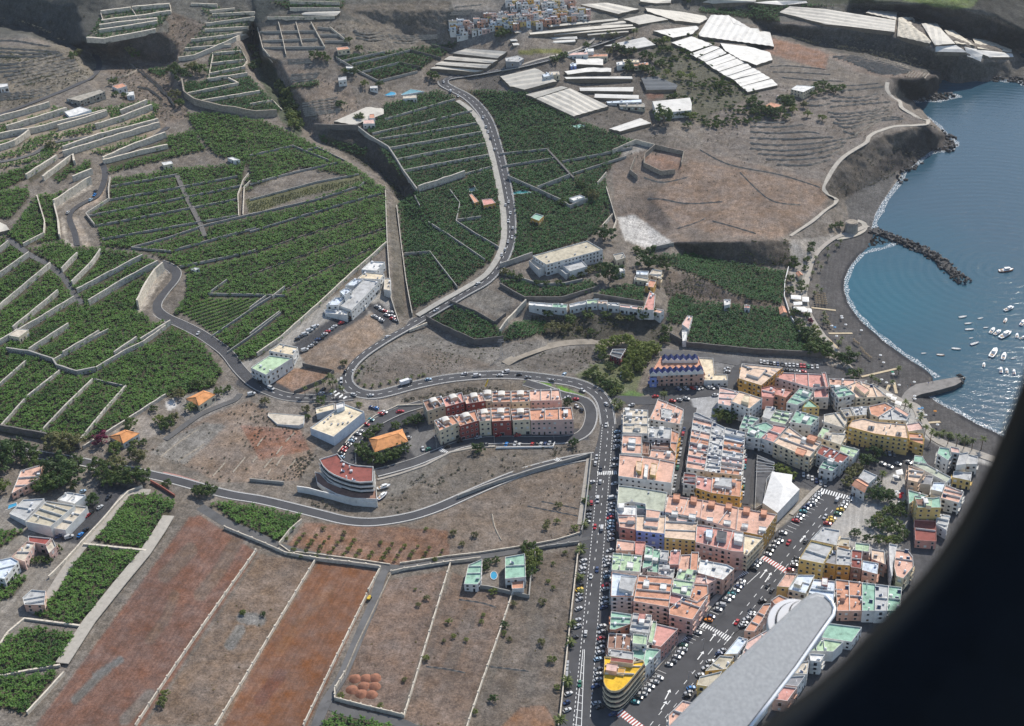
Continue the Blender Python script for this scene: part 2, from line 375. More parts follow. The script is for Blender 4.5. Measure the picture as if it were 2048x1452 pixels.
for poly,c,r in[
# far hills and ravines
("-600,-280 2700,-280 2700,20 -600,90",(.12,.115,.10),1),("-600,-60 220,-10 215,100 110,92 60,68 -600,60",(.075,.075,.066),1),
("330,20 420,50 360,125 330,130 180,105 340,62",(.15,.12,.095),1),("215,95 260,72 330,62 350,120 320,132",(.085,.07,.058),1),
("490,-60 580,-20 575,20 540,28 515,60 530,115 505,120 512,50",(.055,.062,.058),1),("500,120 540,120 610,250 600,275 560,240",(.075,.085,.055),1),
("-600,95 120,90 195,110 200,150 60,215 -600,240",(.16,.14,.11),.9),
("200,110 330,130 380,230 330,260 250,210",(.16,.13,.105),.9),("545,120 700,170 740,260 640,262 590,200",(.19,.155,.125),.6),("550,30 700,40 900,80 880,90 760,110 680,105 640,60",(.17,.148,.12),.9),
("515,48 650,45 700,88 640,100 560,118 530,118",(.185,.16,.13),.5),("660,10 900,0 890,60 760,60",(.15,.13,.105),.9),
("900,0 1200,0 1180,60 940,90",(.21,.19,.165),.5),("890,140 1250,90 1420,120 1300,330 1000,200",(.135,.118,.10),.8),("1290,180 1380,176 1388,188 1295,200",(.17,.105,.08),.5),("1038,100 1125,96 1125,106 1038,109",(.14,.14,.045),.6),("1090,30 1165,25 1150,45 1095,50",(.12,.11,.09),.6),
("1300,80 1400,60 1520,190 1560,240 1420,260 1330,200",(.11,.105,.075),1),
("1500,28 1560,52 1800,66 1870,106 1965,126 2060,120 2060,180 1870,170 1790,128 1610,90 1540,70",(.10,.092,.08),1),
("1790,10 1905,10 2060,70 2048,100 1960,85 1870,60 1790,34",(.062,.06,.058),1),("1380,-60 1900,-60 1900,8 1400,5",(.08,.085,.055),1),("1900,-60 2300,-60 2300,110 2050,70 1980,25 1900,10",(.06,.058,.05),1),("1780,-5 1960,-5 1940,18 1860,12",(.13,.16,.06),1),
("1540,75 1660,105 1650,140 1530,105",(.22,.135,.095),.5),("1640,100 1870,150 1860,165 1780,157 1700,140",(.20,.16,.13),.5),
("1780,155 1872,152 1905,185 1900,200 1815,200",(.05,.044,.04),1),
("1420,230 1560,170 1780,190 1850,248 1745,262 1690,308 1640,360 1500,330 1400,300",(.175,.15,.128),.7),
("1735,280 1858,246 1910,285 1860,305 1790,350 1700,392 1662,405 1645,372 1690,312",(.105,.09,.075),1),("1858,246 1910,285 1890,303 1800,345 1740,340",(.062,.054,.049),1),
("1800,340 1770,398 1745,460 1700,440 1690,400 1745,362",(.105,.1,.095),.7),
# brown plateau
("1225,330 1300,290 1400,300 1640,360 1660,400 1640,430 1560,480 1350,490 1230,440",(.185,.148,.12),.8),("1300,400 1380,320 1640,370 1655,395 1600,450 1560,475 1440,470 1360,450",(.225,.165,.125),.7),
("1225,290 1310,287 1308,297 1240,312",(.27,.25,.225),.3),("1290,310 1365,300 1365,335 1325,350 1288,335",(.245,.165,.125),.4),
("1235,435 1270,430 1345,485 1300,500 1250,480",(.46,.44,.41),.5),("1340,488 1580,480 1590,535 1480,530 1400,515",(.09,.075,.06),1),
("1330,535 1420,560 1460,588 1560,612 1560,622 1400,605 1330,600",(.13,.105,.085),1),
# beach and promenade
("1745,455 1705,472 1670,480 1625,520 1612,570 1612,600 1622,632 1646,668 1680,710 1702,742 1740,770 1800,802 1832,812 1850,850 1880,882 1960,908 2060,942 2300,1010 2300,960 1990,870 1880,800 1860,780 1860,750 1690,600 1690,560 1720,510 1780,480",SAND,.35),
("1655,520 1640,545 1640,600 1660,650 1700,690 1650,660 1622,620 1614,580 1628,522",(.125,.112,.1),.35),
("1580,480 1670,470 1672,478 1625,520 1612,570 1612,600 1622,632 1646,668 1680,710 1702,742 1650,725 1600,650 1575,600 1580,540",(.27,.245,.215),.4),
# ravine bed
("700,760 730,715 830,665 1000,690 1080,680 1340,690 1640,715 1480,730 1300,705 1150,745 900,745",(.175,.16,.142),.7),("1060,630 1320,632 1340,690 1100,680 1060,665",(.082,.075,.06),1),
("740,720 830,690 920,710 1000,735 860,750 760,775 720,770",(.155,.132,.112),.8),("1040,720 1180,690 1200,720 1130,745 1060,745",(.125,.11,.095),.9),
("910,590 960,570 1030,600 1000,640",(.17,.155,.135),.6),("790,400 820,385 835,400 800,430 810,630 790,640 778,420",(.13,.115,.092),.8),
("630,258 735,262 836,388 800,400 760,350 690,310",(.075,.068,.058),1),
# works yard, roundabout plots
("470,735 530,690 640,610 720,560 780,560 790,640 700,700 640,760 560,780",(.30,.28,.25),.3),("585,690 680,625 740,620 730,640 640,690 600,710",ASPH,.1),("730,610 760,605 795,640 770,660",ASPH,.1),
("600,710 745,625 770,665 690,745 620,745",(.24,.18,.135),.5),("545,765 580,735 665,738 665,750 600,790",(.26,.17,.12),.5),("480,745 545,760 600,790 690,770 690,800 560,808 470,770",ASPH,.1),
("490,790 700,800 850,800 850,830 640,900 500,860",(.2,.175,.15),.7),("300,900 420,830 500,800 640,880 600,960 440,965",(.215,.165,.128),.7),("480,850 600,860 620,900 520,920",(.23,.128,.09),.7),("330,880 410,845 455,850 370,930 300,905",(.2,.185,.165),.6),
("660,900 700,860 850,805 860,870 900,895 750,950 690,930",ASPH,.1),("810,880 855,840 885,890 830,915",(.15,.145,.14),.2),
("600,980 640,900 760,940 880,905 1000,895 1175,905 1000,960 880,1005 760,1040 640,1015",(.15,.128,.105),1),("760,945 890,910 900,925 800,990 760,1000",(.165,.15,.13),.5),
("800,790 960,765 1060,770 1070,790 860,805 840,830",(.15,.128,.105),1),("1000,830 1170,860 1180,880 880,895",ASPH,.1),("990,885 1110,885 1110,897 995,898",ASPH,.1),
("820,1050 960,980 1180,920 1165,1075 800,1130 580,1095 620,1050",(.175,.138,.108),.9),("575,1090 610,1045 895,1060 900,1125 790,1132 640,1112",(.20,.118,.08),.6),
# walled plots along the bottom
("70,1452 150,1345 378,1035 400,1030 515,1105 270,1470 55,1470",RED,.35),("290,1452 520,1108 630,1125 450,1452",(.185,.135,.10),.8),("442,1460 500,1347 636,1122 758,1142 610,1460",RUST,.2),
("690,1360 775,1160 895,1140 800,1435 670,1410",(.175,.125,.097),.75),("805,1440 905,1145 1030,1190 920,1470",(.172,.125,.096),.8),("925,1470 1025,1190 1050,1120 1160,1090 1120,1470",(.15,.122,.098),.85),
("985,1100 1065,1100 1060,1165 930,1175 925,1140",(.2,.17,.14),.3),
("1005,1452 1040,1415 1090,1410 1110,1440 1110,1475 1005,1475",(.21,.125,.08),.4),
# left settlement
("0,1000 170,930 260,960 290,985 90,1235 0,1300",(.21,.19,.165),.4),("120,1080 200,960 270,975 160,1090",ASPH,.1),("200,870 290,830 330,860 250,900",(.24,.21,.18),.4),("340,800 460,770 490,795 380,850",(.23,.21,.19),.5),("330,805 350,795 352,815 335,822",(.5,.48,.45),.2),
# town floor
("1200,850 1330,790 1440,770 1480,725 1660,730 1720,760 1850,850 2060,940 2200,1200 2200,1600 1200,1600 1215,1200",(.085,.083,.085),.1),
("1380,795 1440,780 1445,800 1430,850 1395,835",(.36,.36,.36),.15),("1640,1060 1680,1000 1800,940 1830,1000 1800,1100 1740,1110",(.36,.34,.31),.15),("1690,770 1760,790 1830,815 1850,850 1880,882 1960,908 2060,942 2060,960 1900,905 1840,870 1780,815",(.36,.345,.32),.2),
("1555,1060 1590,1030 1630,985 1600,975 1560,1000 1500,1010",(.24,.21,.17),.5),("1320,703 1500,712 1640,728 1660,740 1480,735 1440,760 1420,720",(.16,.155,.15),.3),
("1480,722 1660,733 1670,748 1480,738",ASPH,.1),
("1150,750 1250,700 1300,700 1270,790 1220,790 1170,770",(.14,.15,.08),.8),("1050,765 1100,765 1105,775 1070,780",(.13,.25,.035),.2),("1110,770 1130,775 1170,793 1140,795",(.13,.25,.035),.2),("1262,780 1290,790 1260,800 1230,795",(.1,.17,.04),.3),
]:
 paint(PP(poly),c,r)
 # banana plantations: ground colour + outlines for planting
BAN={
'left':["70,498 120,480 150,494 205,498 205,512 150,520 120,532","-60,690 -60,470 15,475 75,505 120,530 150,505 205,500 280,510 330,530 315,560 278,620 310,650 345,640 400,680 445,745 425,775 370,790 335,792 165,888 -60,862"],
'upleft':["15,472 72,395 110,390 184,365 110,415 120,480 48,493 18,478","-60,430 -60,395 55,375 60,395 20,440","-60,350 0,350 100,320 60,355 -60,410","52,355 115,318 85,350 60,365","90,350 145,318 150,340 120,365","150,335 180,320 182,350 150,365"],
'upleft2':["-60,262 20,236 100,214 140,222 210,216 300,205 318,212 312,250 330,262 280,290 215,312 120,300 100,318 -60,352"],
'upmid':["222,360 350,340 490,330 478,400 480,435 410,452 265,497 205,497 195,455 170,432 217,401","208,327 332,277 385,260 412,300 222,347","40,228 75,214 98,216 40,226","75,235 115,226 60,250","75,265 150,248 205,228 210,236 110,262","130,300 210,275 265,258 262,270 140,306","140,312 245,280 312,250 316,254 245,285","-60,290 0,288 60,270 40,292 -60,310"],
'centre':["372,230 420,225 520,240 610,280 700,330 770,380 775,490 635,615 525,712 470,728 450,700 385,655 430,668 535,597 417,592 362,625 350,640 345,636 368,600 376,548 310,512 270,499 410,456 482,438 560,420 600,410 735,360 600,335 490,385 484,380 505,335 430,310 395,270"],
'terr1':["365,168 412,163 495,150 560,218 555,230 420,217 390,208 370,195"],'terr2':["420,112 480,95 492,125 490,150 415,160","290,140 340,138 330,150 320,155"],
'terr3':["358,120 370,100 412,50 505,30 505,65 390,115"],'terr4':["175,78 205,27 340,12 342,28 315,60 215,82","400,10 470,20 500,28 420,45"],
'mid1':["670,115 770,105 920,85 905,100 840,140 755,160 720,145"],'mid2':["735,262 770,210 875,182 910,197 945,225 965,270 985,335 835,385 780,330","635,268 735,300 730,318 640,285","580,172 640,163 638,172 575,180","540,5 690,5 685,18 580,20","540,38 670,30 660,40 545,42"],
'mid3':["797,410 835,385 930,352 985,340 997,400 1003,470 985,520 905,580 820,622"],
'mid4':["905,178 985,185 1050,185 1150,240 1270,285 1250,300 1210,350 1220,430 1175,480 1060,515 1010,525 1027,470 1022,400 1000,320 975,240 950,205"],
'low1':["1000,562 1035,562 1110,572 1180,562 1197,575 1160,593 1050,596","1187,590 1247,570 1292,577 1287,605"],'low2':["855,642 900,610 987,647 1007,675 950,684","1003,685 1000,665 1037,645 1095,642 1092,667"],
'shore1':["1327,512 1375,510 1512,535 1575,545 1570,585 1560,610 1500,600 1457,585 1422,562 1350,537","1335,645 1337,607 1355,592 1390,597 1385,630 1360,650"],'shore2':["1385,612 1400,605 1512,615 1562,620 1600,655 1655,712 1512,702 1375,692"],
'near1':["183,1082 253,991 288,983 346,1003 339,1033 323,1052 330,1068 302,1101","66,1231 110,1162 165,1093 297,1104 193,1228 149,1253"],'near2':["-30,1310 55,1256 165,1270 118,1333 -30,1356","-30,1362 118,1344 52,1427 25,1421 -30,1410","-30,1058 47,1064 -30,1120","-30,1156 55,1157 25,1195 -30,1215"],
'near3':["420,1010 460,1003 605,1035 560,1092 500,1062","640,1452 672,1430 780,1446 780,1475 640,1475"],
'far1':["1490,8 1690,12 1560,20 1500,28","1395,18 1560,22 1558,45 1400,25"],
}
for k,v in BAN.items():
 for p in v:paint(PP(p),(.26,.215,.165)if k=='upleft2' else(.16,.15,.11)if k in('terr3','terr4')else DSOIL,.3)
for s_,wd in[(SHORE[29:36]+SHORE[36:47],16),(SHORE[48:],16)]:paint_line(s_,wd,WET,.1)
for s_,c,wd in[("150,1400 200,1350 215,1340",(.14,.13,.115),16),("190,1352 240,1320",(.15,.145,.135),14),("330,1150 380,1100",(.155,.11,.085),30),("250,1440 300,1390",(.15,.125,.105),24),("480,1070 440,1140 400,1190",(.15,.105,.08),26),("300,1280 330,1240 350,1190",(.15,.10,.075),20),("460,1290 480,1260",(.17,.16,.145),22),("485,1235 520,1240",(.19,.18,.165),24),("560,1300 600,1240 660,1180",(.185,.10,.062),22),("520,1400 560,1350",(.14,.066,.045),26),("880,1190 860,1290 830,1390",(.155,.12,.098),20),("940,1230 900,1330",(.15,.12,.10),26),("1060,1200 1080,1290 1050,1380",(.135,.115,.096),36),("1000,1290 960,1400",(.14,.12,.10),24),
("278,618 300,580 326,545",(.36,.32,.27),18),("345,560 326,600 318,618",(.3,.26,.21),6),("112,415 130,400 180,372",(.36,.32,.27),8),("160,415 195,400 205,380",(.32,.25,.19),10),("150,440 165,470 175,492",(.3,.25,.2),14),("125,440 132,480 142,492",(.34,.3,.25),8)]:paint_line(PP(s_),wd,c)
paint(PP("362,625 417,592 535,597 430,668"),(.10,.095,.06),.2)
paint(PP("490,400 600,375 722,349 732,364 600,395 500,430"),(.115,.115,.06),.3)
# roads (smooth centre lines on the drawing grid, widths in metres)
EXC=[]  # keep-out lines for planting: (points, width in grid px)
def resample(pts,n):
 p=np.asarray(pts,float);d=np.r_[0,np.cumsum(np.hypot(*np.diff(p,axis=0).T))]
 t=np.linspace(0,d[-1],n)
 return np.c_[np.interp(t,d,p[:,0]),np.interp(t,d,p[:,1])]
def ribbon_mesh(L,R,up,thick=0.0):
 """Sheet between two world polylines (n x 3)."""
 b=MB();n=len(L)
 for i in range(n):
  b.v+=[tuple(L[i]+[0,0,up]),tuple(R[i]+[0,0,up])]
 for i in range(n-1):
  b.f.append((2*i,2*i+1,2*i+3,2*i+2));b.m.append(0)
 if thick:
  k=len(b.v)
  for i in range(n):
   b.v+=[tuple(L[i]+[0,0,up-thick]),tuple(R[i]+[0,0,up-thick])]
  for i in range(n-1):
   b.f.append((2*i,2*i+2,k+2*i+2,k+2*i));b.m.append(0)
   b.f.append((2*i+1,k+2*i+1,k+2*i+3,2*i+3));b.m.append(0)
  b.f.append((0,k,k+1,1));b.m.append(0);b.f.append((2*n-2,2*n-1,k+2*n-1,k+2*n-2));b.m.append(0)
 return b
def world_line(pts,step=5.0):
 """drawing-grid line -> ground points about every few metres."""
 p=np.asarray(pts,float)
 n=max(3,int(np.hypot(*np.diff(p,axis=0).T).sum()/4))
 q=resample(p,n)
 w=G(q[:,0],q[:,1])
 # light smoothing of the height along the line
 z=w[:,2].copy()
 for _ in range(3):
  z[1:-1]=(z[:-2]+2*z[1:-1]+z[2:])/4
 w[:,2]=np.maximum(z,w[:,2]-.1)
 return w
def offset(w,d):
 t=np.gradient(w[:,:2],axis=0);t/=np.linalg.norm(t,axis=1)[:,None]+1e-9
 o=w.copy();o[:,0]+=t[:,1]*d;o[:,1]-=t[:,0]*d
 return o
M_ASPH=mat('asphalt',(.066,.066,.070),.9,.16,.12,.02)
M_ASPH2=mat('asphalt_worn',(.105,.103,.102),.9,.2,.1,.02)
M_LINE=mat('road_paint',(.74,.74,.72),.7,.12,1.2)
M_LINER=mat('road_paint_red',(.45,.09,.07),.7,.2,1.2)
M_KERB=mat('kerb_concrete',(.36,.345,.32),.9,.15,.5)
M_PAVE=mat('pavement',(.34,.31,.27),.9,.15,.4)
M_DIRT=mat('dirt_track',(.27,.235,.19),.95,.2,.2,.05)
M_PATH=mat('pale_path',(.40,.365,.31),.95,.15,.3)
def road(name,pts,w,m=None,kerb=0.0,smooth=True,up=.30,excl=True):
 c=smooth_line(pts,5)if smooth else pts
 wl=world_line(c)
 o=ribbon_mesh(offset(wl,-w/2),offset(wl,w/2),up,.5).build(name,m or M_ASPH)
 tag(o,kind='structure')
 if excl:
  mid=wl[len(wl)//2];s=FOC/np.dot(mid-CC,CF)
  EXC.append((c,w*s*.95))
 if kerb:
  for s in(-1,1):
   k=ribbon_mesh(offset(wl,s*(w/2+.02)-.25),offset(wl,s*(w/2+.02)+.25),up+.13,.6).build('kerb',M_KERB,o)
 return o,wl
def area(name,L,R,m,up=.30,n=60):
 a,b=resample(L,n),resample(R,n)
 # several strips across so that it follows the ground
 mb=MB();k=6
 g=[G(a[:,0]+(b[:,0]-a[:,0])*j/k,a[:,1]+(b[:,1]-a[:,1])*j/k)for j in range(k+1)]
 for j in range(k+1):
  mb.v+=[(q[0],q[1],q[2]+up)for q in g[j]]
 for j in range(k):
  for i in range(n-1):
   mb.f.append((j*n+i,j*n+i+1,(j+1)*n+i+1,(j+1)*n+i));mb.m.append(0)
 return tag(mb.build(name,m),kind='structure')
MARK={}
def dashes(parent,wl,off,dash=2.5,gap=3.5,w=.28,up=.36,solid=False):
 mb=MARK.setdefault(parent.name,(parent,MB()))[1]
 l=offset(wl,off)
 d=np.r_[0,np.cumsum(np.linalg.norm(np.diff(l,axis=0),axis=1))]
 def at(t):return np.array([np.interp(t,d,l[:,i])for i in range(3)])
 t=0.0
 if solid:dash,gap=4.0,0.0
 while t<d[-1]-.5:
  a,b=at(t),at(min(d[-1],t+dash))
  tt=(b-a)[:2];tt=tt/(np.linalg.norm(tt)+1e-9);nn=np.array([tt[1],-tt[0],0])*w/2
  z=np.array([0,0,up])
  mb.quad(a-nn+z,a+nn+z,b+nn+z,b-nn+z)
  t+=dash+gap
def gline(a,b,n=12):
 q=resample([a,b],n);return G(q[:,0],q[:,1])
def flush_marks():
 for k,(p,mb)in MARK.items():
  o=mb.build('lane_markings',M_LINE,p);o['kind']='stuff'
 MARK.clear()
def zebra(parent,a,b,n,length,red=False,bw=.5):
 A,B=G1(*a,.37),G1(*b,.37)
 d=(B-A);d.z=0;L=d.length;d.normalize();nn=Vector((-d.y,d.x,0))
 mb=MB()
 for k in range(n):
  c=A.lerp(B,(k+.5)/n)
  h=d*(L/n*bw/2)
  q=[c-h-nn*length/2,c+h-nn*length/2,c+h+nn*length/2,c-h+nn*length/2]
  mb.poly([tuple(x)for x in q],0)
  if red:
   c2=A.lerp(B,(k+1.0)/n)
   mb.poly([tuple(x)for x in(c2-h*.95-nn*length/2,c2+h*.95-nn*length/2,c2+h*.95+nn*length/2,c2-h*.95+nn*length/2)],1)
 o=mb.build('zebra_crossing',[M_LINE,M_LINER],parent);o['kind']='stuff'
 # highway round the bay
HW=PP("1216,850 1213,825 1205,800 1186,781 1150,766 1100,758 1050,752 1000,750 950,752 900,757 860,764 820,773 780,784 750,790 725,788 705,780 692,766 692,748 704,727 730,704 770,678 812,654 860,626 930,585 970,562 997,532 1013,500 1019,470 1019,430 1014,390 1004,340 990,285 976,243 955,212 930,191 902,177 886,166 898,155 960,146 1040,131 1100,116 1160,97 1200,84 1240,70")
hw,hwl=road('highway',HW,9.5,kerb=.1)
dashes(hw,hwl,0.0,3,4);dashes(hw,hwl,4.1,solid=True,w=.2);dashes(hw,hwl,-4.1,solid=True,w=.2)
o,w1=road('highway_verge',PP("835,632 880,605 930,577 968,553 990,526 1003,498 1008,470 1007,430 1001,390 992,345 978,290 962,250 942,222 915,202"),4.5,mat('verge_concrete',(.37,.35,.31),.9,.15,.3),up=.6)
av=area('avenue',PP("1203,845 1196,880 1186,915 1177,975 1167,1050 1158,1116 1147,1216 1138,1299 1125,1410 1118,1480"),PP("1232,845 1236,880 1238,915 1236,975 1232,1050 1227,1116 1217,1216 1211,1299 1207,1370 1240,1480"),M_ASPH)
a2=area('market_avenue',PP("1225,1480 1244,1418 1308,1349 1357,1291 1399,1246 1468,1166 1500,1130 1555,1062 1590,1036 1633,987 1667,958 1712,920"),PP("1320,1480 1344,1435 1388,1368 1417,1330 1458,1277 1491,1249 1547,1188 1594,1122 1621,1080 1648,1050 1705,999 1735,940"),M_ASPH)
for a,b,kw in[((1205,850),(1186,1050),{}),((1186,1050),(1144,1475),{}),((1226,854),(1211,1050),{}),((1211,1050),(1180,1440),{}),((1217,850),(1199,1050),dict(dash=2,gap=5)),((1199,1050),(1166,1300),dict(dash=2,gap=5)),((1166,1300),(1150,1475),dict(solid=True)),((1169,1300),(1162,1475),dict(solid=True))]:
 dashes(av,gline(a,b),0,**{**dict(dash=1.4,gap=1.4,w=.3),**kw})
for k in range(10):
 y=1330+k*15;dashes(av,gline((1165-(y-1300)*.11,y),(1167.5-(y-1300)*.03,y+3),4),0,solid=True,w=.25)
c2=[((1300,1452),(1420,1305)),((1420,1305),(1560,1130)),((1560,1130),(1660,1010))]
for a,b in c2:
 dashes(a2,gline(a,b),-3.4,3,5);dashes(a2,gline(a,b),0.0,3,5);dashes(a2,gline(a,b),3.4,3,5,w=.22)
dashes(a2,gline((1494,1169),(1520,1145)),0,solid=True)
for a,b in[((1330,1400),(1338,1385)),((1395,1320),(1404,1308)),((1420,1283),(1428,1272)),((1520,1157),(1531,1143)),((1530,1165),(1540,1150)),((1600,1085),(1608,1075)),((1322,1420),(1330,1408))]:
 g=gline(a,b,4);dashes(a2,g,0,solid=True,w=.5)
 # arrow head
 A,B=g[0],g[-1];d=(B-A);d[2]=0;d/=np.linalg.norm(d);nn=np.array([d[1],-d[0],0]);z=np.array([0,0,.365])
 MARK[a2.name][1].poly([B-nn*1.0+z,B+nn*1.0+z,B+d*1.8+z])
for i in range(11):  # bay lines of the echelon parking
 for(p,q,r)in[((1262,1398),(1318,1338),10),((1366,1284),(1402,1246),6),((1412,1232),(1478,1160),12),((1566,1062),(1640,985),12)]:
  if i<r:
   t=(i+.5)/r;x,y=p[0]+(q[0]-p[0])*t,p[1]+(q[1]-p[1])*t
   dashes(a2,gline((x,y),(x+17,y+7),3),0,solid=True,w=.2)
zebra(a2,(1402,1250),(1460,1280),13,4.0);zebra(a2,(1522,1115),(1574,1145),11,4.5,True);zebra(a2,(1236,1424),(1280,1458),9,5,True);zebra(a2,(1640,981),(1706,999),13,4)
zebra(a2,(1462,1158),(1494,1143),9,3.5);zebra(a2,(1356,1284),(1372,1274),5,3)
zebra(av,(1194,947),(1234,946),11,3.5)
flush_marks()
r3,l3=road('lower_road',PP("1190,912 1150,918 1100,929 1050,943 990,966 930,992 880,1014 830,1031 780,1041 735,1045 690,1041 640,1029 580,1014 520,1000 470,992 430,983 390,972 350,961 300,950 250,940 200,931 140,920 82,911 0,896 -80,880"),7.0,kerb=.1)
dashes(r3,l3,3.1,solid=True,w=.25);dashes(r3,l3,-3.1,solid=True,w=.2)
zebra(r3,(1110,918),(1124,925),5,3)
r4,l4=road('terrace_road',PP("752,947 790,937 830,925 870,909 924,889 986,881 1060,881 1130,880 1160,872 1177,855 1183,828 1174,806 1150,796 1120,789 1085,776 1050,765"),7.5,kerb=.1)
dashes(r4,l4,3.3,solid=True,w=.2);zebra(r4,(880,899),(896,908),6,3)
road('parking_lane',PP("698,930 700,895 722,866 756,843 800,822 846,808"),8.0,kerb=.1)
r6,l6=road('farm_road',PP("706,793 660,797 614,797 575,794 545,785 510,768 480,740 455,708 430,688 400,668 365,650 333,636 314,622 312,608 326,586 346,562 351,546 340,535 320,526"),8.0,kerb=.1)
dashes(r6,l6[:len(l6)//3],0,2.5,3)
zebra(r6,(662,785),(690,800),4,6)
road('winding_farm_road',PP("152,492 147,465 137,438 142,422 165,406 190,394 201,378 208,358 208,340 205,328 222,314 252,303 287,286 318,266 334,254"),5.5)
road('hill_road',PP("188,108 197,122 198,134 186,152 150,171 100,192 50,211 -10,232 -60,245"),5.0)
road('valley_road',PP("-60,335 0,324 40,316 72,305 92,290 122,282 200,270"),4.5,M_ASPH2)
road('track',PP("15,478 60,510 100,532 128,558 148,590 165,608"),4.5,M_ASPH2)
r7,l7=road('plot_road',PP("1178,1073 1130,1084 1080,1094 1010,1105 956,1113 900,1122 862,1129 820,1136 786,1137 740,1130 690,1122 643,1114 600,1106 560,1094 500,1066 450,1045 400,1014"),5.5,M_ASPH2)
road('gravel_lane',PP("772,1140 764,1150 747,1206 730,1245 714,1283 698,1322 682,1358 660,1392 645,1420 625,1475"),5.0,mat('asphalt_grey',(.13,.128,.128),.9,.2,.1,.02))
road('bottom_lane',PP("650,1408 690,1424 740,1434 800,1446 830,1460"),5.0,M_ASPH2)
road('seafront_street',PP("1213,800 1250,800 1290,802 1330,798 1380,789 1434,782 1462,768 1475,752 1480,738 1520,733 1590,735 1660,742"),9.0)
road('ravine_track',PP("1320,704 1250,690 1180,684 1110,690 1040,712 1010,728"),7.0,M_DIRT)
road('car_park_access',PP("1320,704 1400,712 1480,726"),8.0,M_ASPH2)
road('inner_street',PP("1384,815 1376,845 1367,893 1360,940 1354,985"),6.0)
road('school_street',PP("1500,880 1494,920 1490,960 1486,1008"),6.0)
road('market_street',PP("1490,880 1540,925 1600,952 1640,975"),6.0)
road('plaza_street',PP("1715,925 1735,900 1770,890 1800,905 1830,912"),9.0)
road('village_approach',PP("1010,140 1080,118 1150,100 1185,80 1180,65"),4.0,M_PAVE)
road('concrete_canal',PP("1005,142 1060,128 1110,114 1165,97"),3.0,mat('canal_concrete',(.36,.34,.30),.9,.12,.4))
flush_marks()
# paths on the headland, promenade
road('coast_path',PP("1775,165 1774,180 1785,195 1799,204 1804,216 1830,232 1857,246 1830,251 1790,253 1760,262 1749,266 1737,275 1733,285 1705,302 1685,316 1668,336 1655,358 1646,375 1655,388 1668,396 1672,404 1650,420 1625,442 1600,458 1580,472"),3.5,M_PATH,up=.35)
road('beach_ramp',PP("1672,478 1690,476 1712,470 1728,460 1728,448 1715,442"),4.0,M_PATH,up=.5)
road('promenade',PP("1735,452 1700,466 1669,476 1640,498 1622,525 1612,566 1608,592 1618,630 1642,668 1676,710 1700,738"),4.5,M_PAVE,up=.5)
road('promenade_pavement',PP("1740,770 1800,803 1832,815 1848,848 1880,884 1960,910 2060,946"),6,M_PAVE,up=.5)
road('market_pavement',PP("1238,1412 1303,1343 1352,1286 1394,1240 1463,1162 1497,1124 1552,1056"),3.0,M_PAVE,smooth=False,up=.45)
road('upper_market_pavement',PP("1582,1030 1628,982 1660,955 1708,915"),2.5,M_PAVE,smooth=False,up=.45)
road('avenue_pavement',PP("1178,918 1170,977 1160,1050"),3.0,M_PAVE,smooth=False,up=.45)
road('canal_walk',PP("338,1035 320,1065 290,1110 240,1170 180,1245 125,1330"),6.5,mat('canal_walk_concrete',(.38,.35,.30),.9,.12,.4),smooth=False,up=1.4)
road('house_drive',PP("480,788 470,800 440,812 400,830 360,858 330,880"),4.0,M_ASPH2)
road('red_pavement',PP("322,951 352,958 392,970"),6.5,mat('red_paving',(.42,.21,.18),.9,.15,.5),smooth=False,up=.36)
road('yard_lane',PP("300,985 260,985 240,1005 205,1050 160,1100 125,1150 95,1195 60,1225"),5.0,M_PAVE)
road('hotel_pavement',PP("755,960 800,948 850,931 900,905 950,895 990,893"),1.6,M_PAVE,smooth=False,up=.5)
# terrain mesh
def fbm(X,Y,s,seed):
 out=np.zeros_like(X);a=1.0
 for o in range(4):
  r=np.random.default_rng(seed+o);n=64
  t=r.random((n,n))
  u=X/s*2**o;v=Y/s*2**o
  i=np.floor(u).astype(int);j=np.floor(v).astype(int);fu=u-i;fv=v-j
  fu=fu*fu*(3-2*fu);fv=fv*fv*(3-2*fv)
  out+=a*((t[i%n,j%n]*(1-fu)+t[(i+1)%n,j%n]*fu)*(1-fv)+(t[i%n,(j+1)%n]*(1-fu)+t[(i+1)%n,(j+1)%n]*fu)*fv-.5)
  a*=.5
 return out
TERR=[("1400,255 1480,245 1560,215 1600,180 1700,175 1772,195 1800,210 1850,240 1790,250 1745,258 1725,285 1680,312 1655,345 1560,335 1470,320 1400,300",.95),("1640,108 1727,118 1840,150 1800,158 1700,145",.8),("585,190 640,170 735,200 735,255 650,258 610,225",.9),("700,60 880,62 890,85 780,105 690,100",1.2),("-60,118 120,98 190,118 150,160 40,205 -60,230",1.3),("560,125 700,125 690,165 600,170",1.0),("220,160 330,140 370,225 330,250 260,215",1.4),("680,5 900,5 890,55 700,55",1.3)]
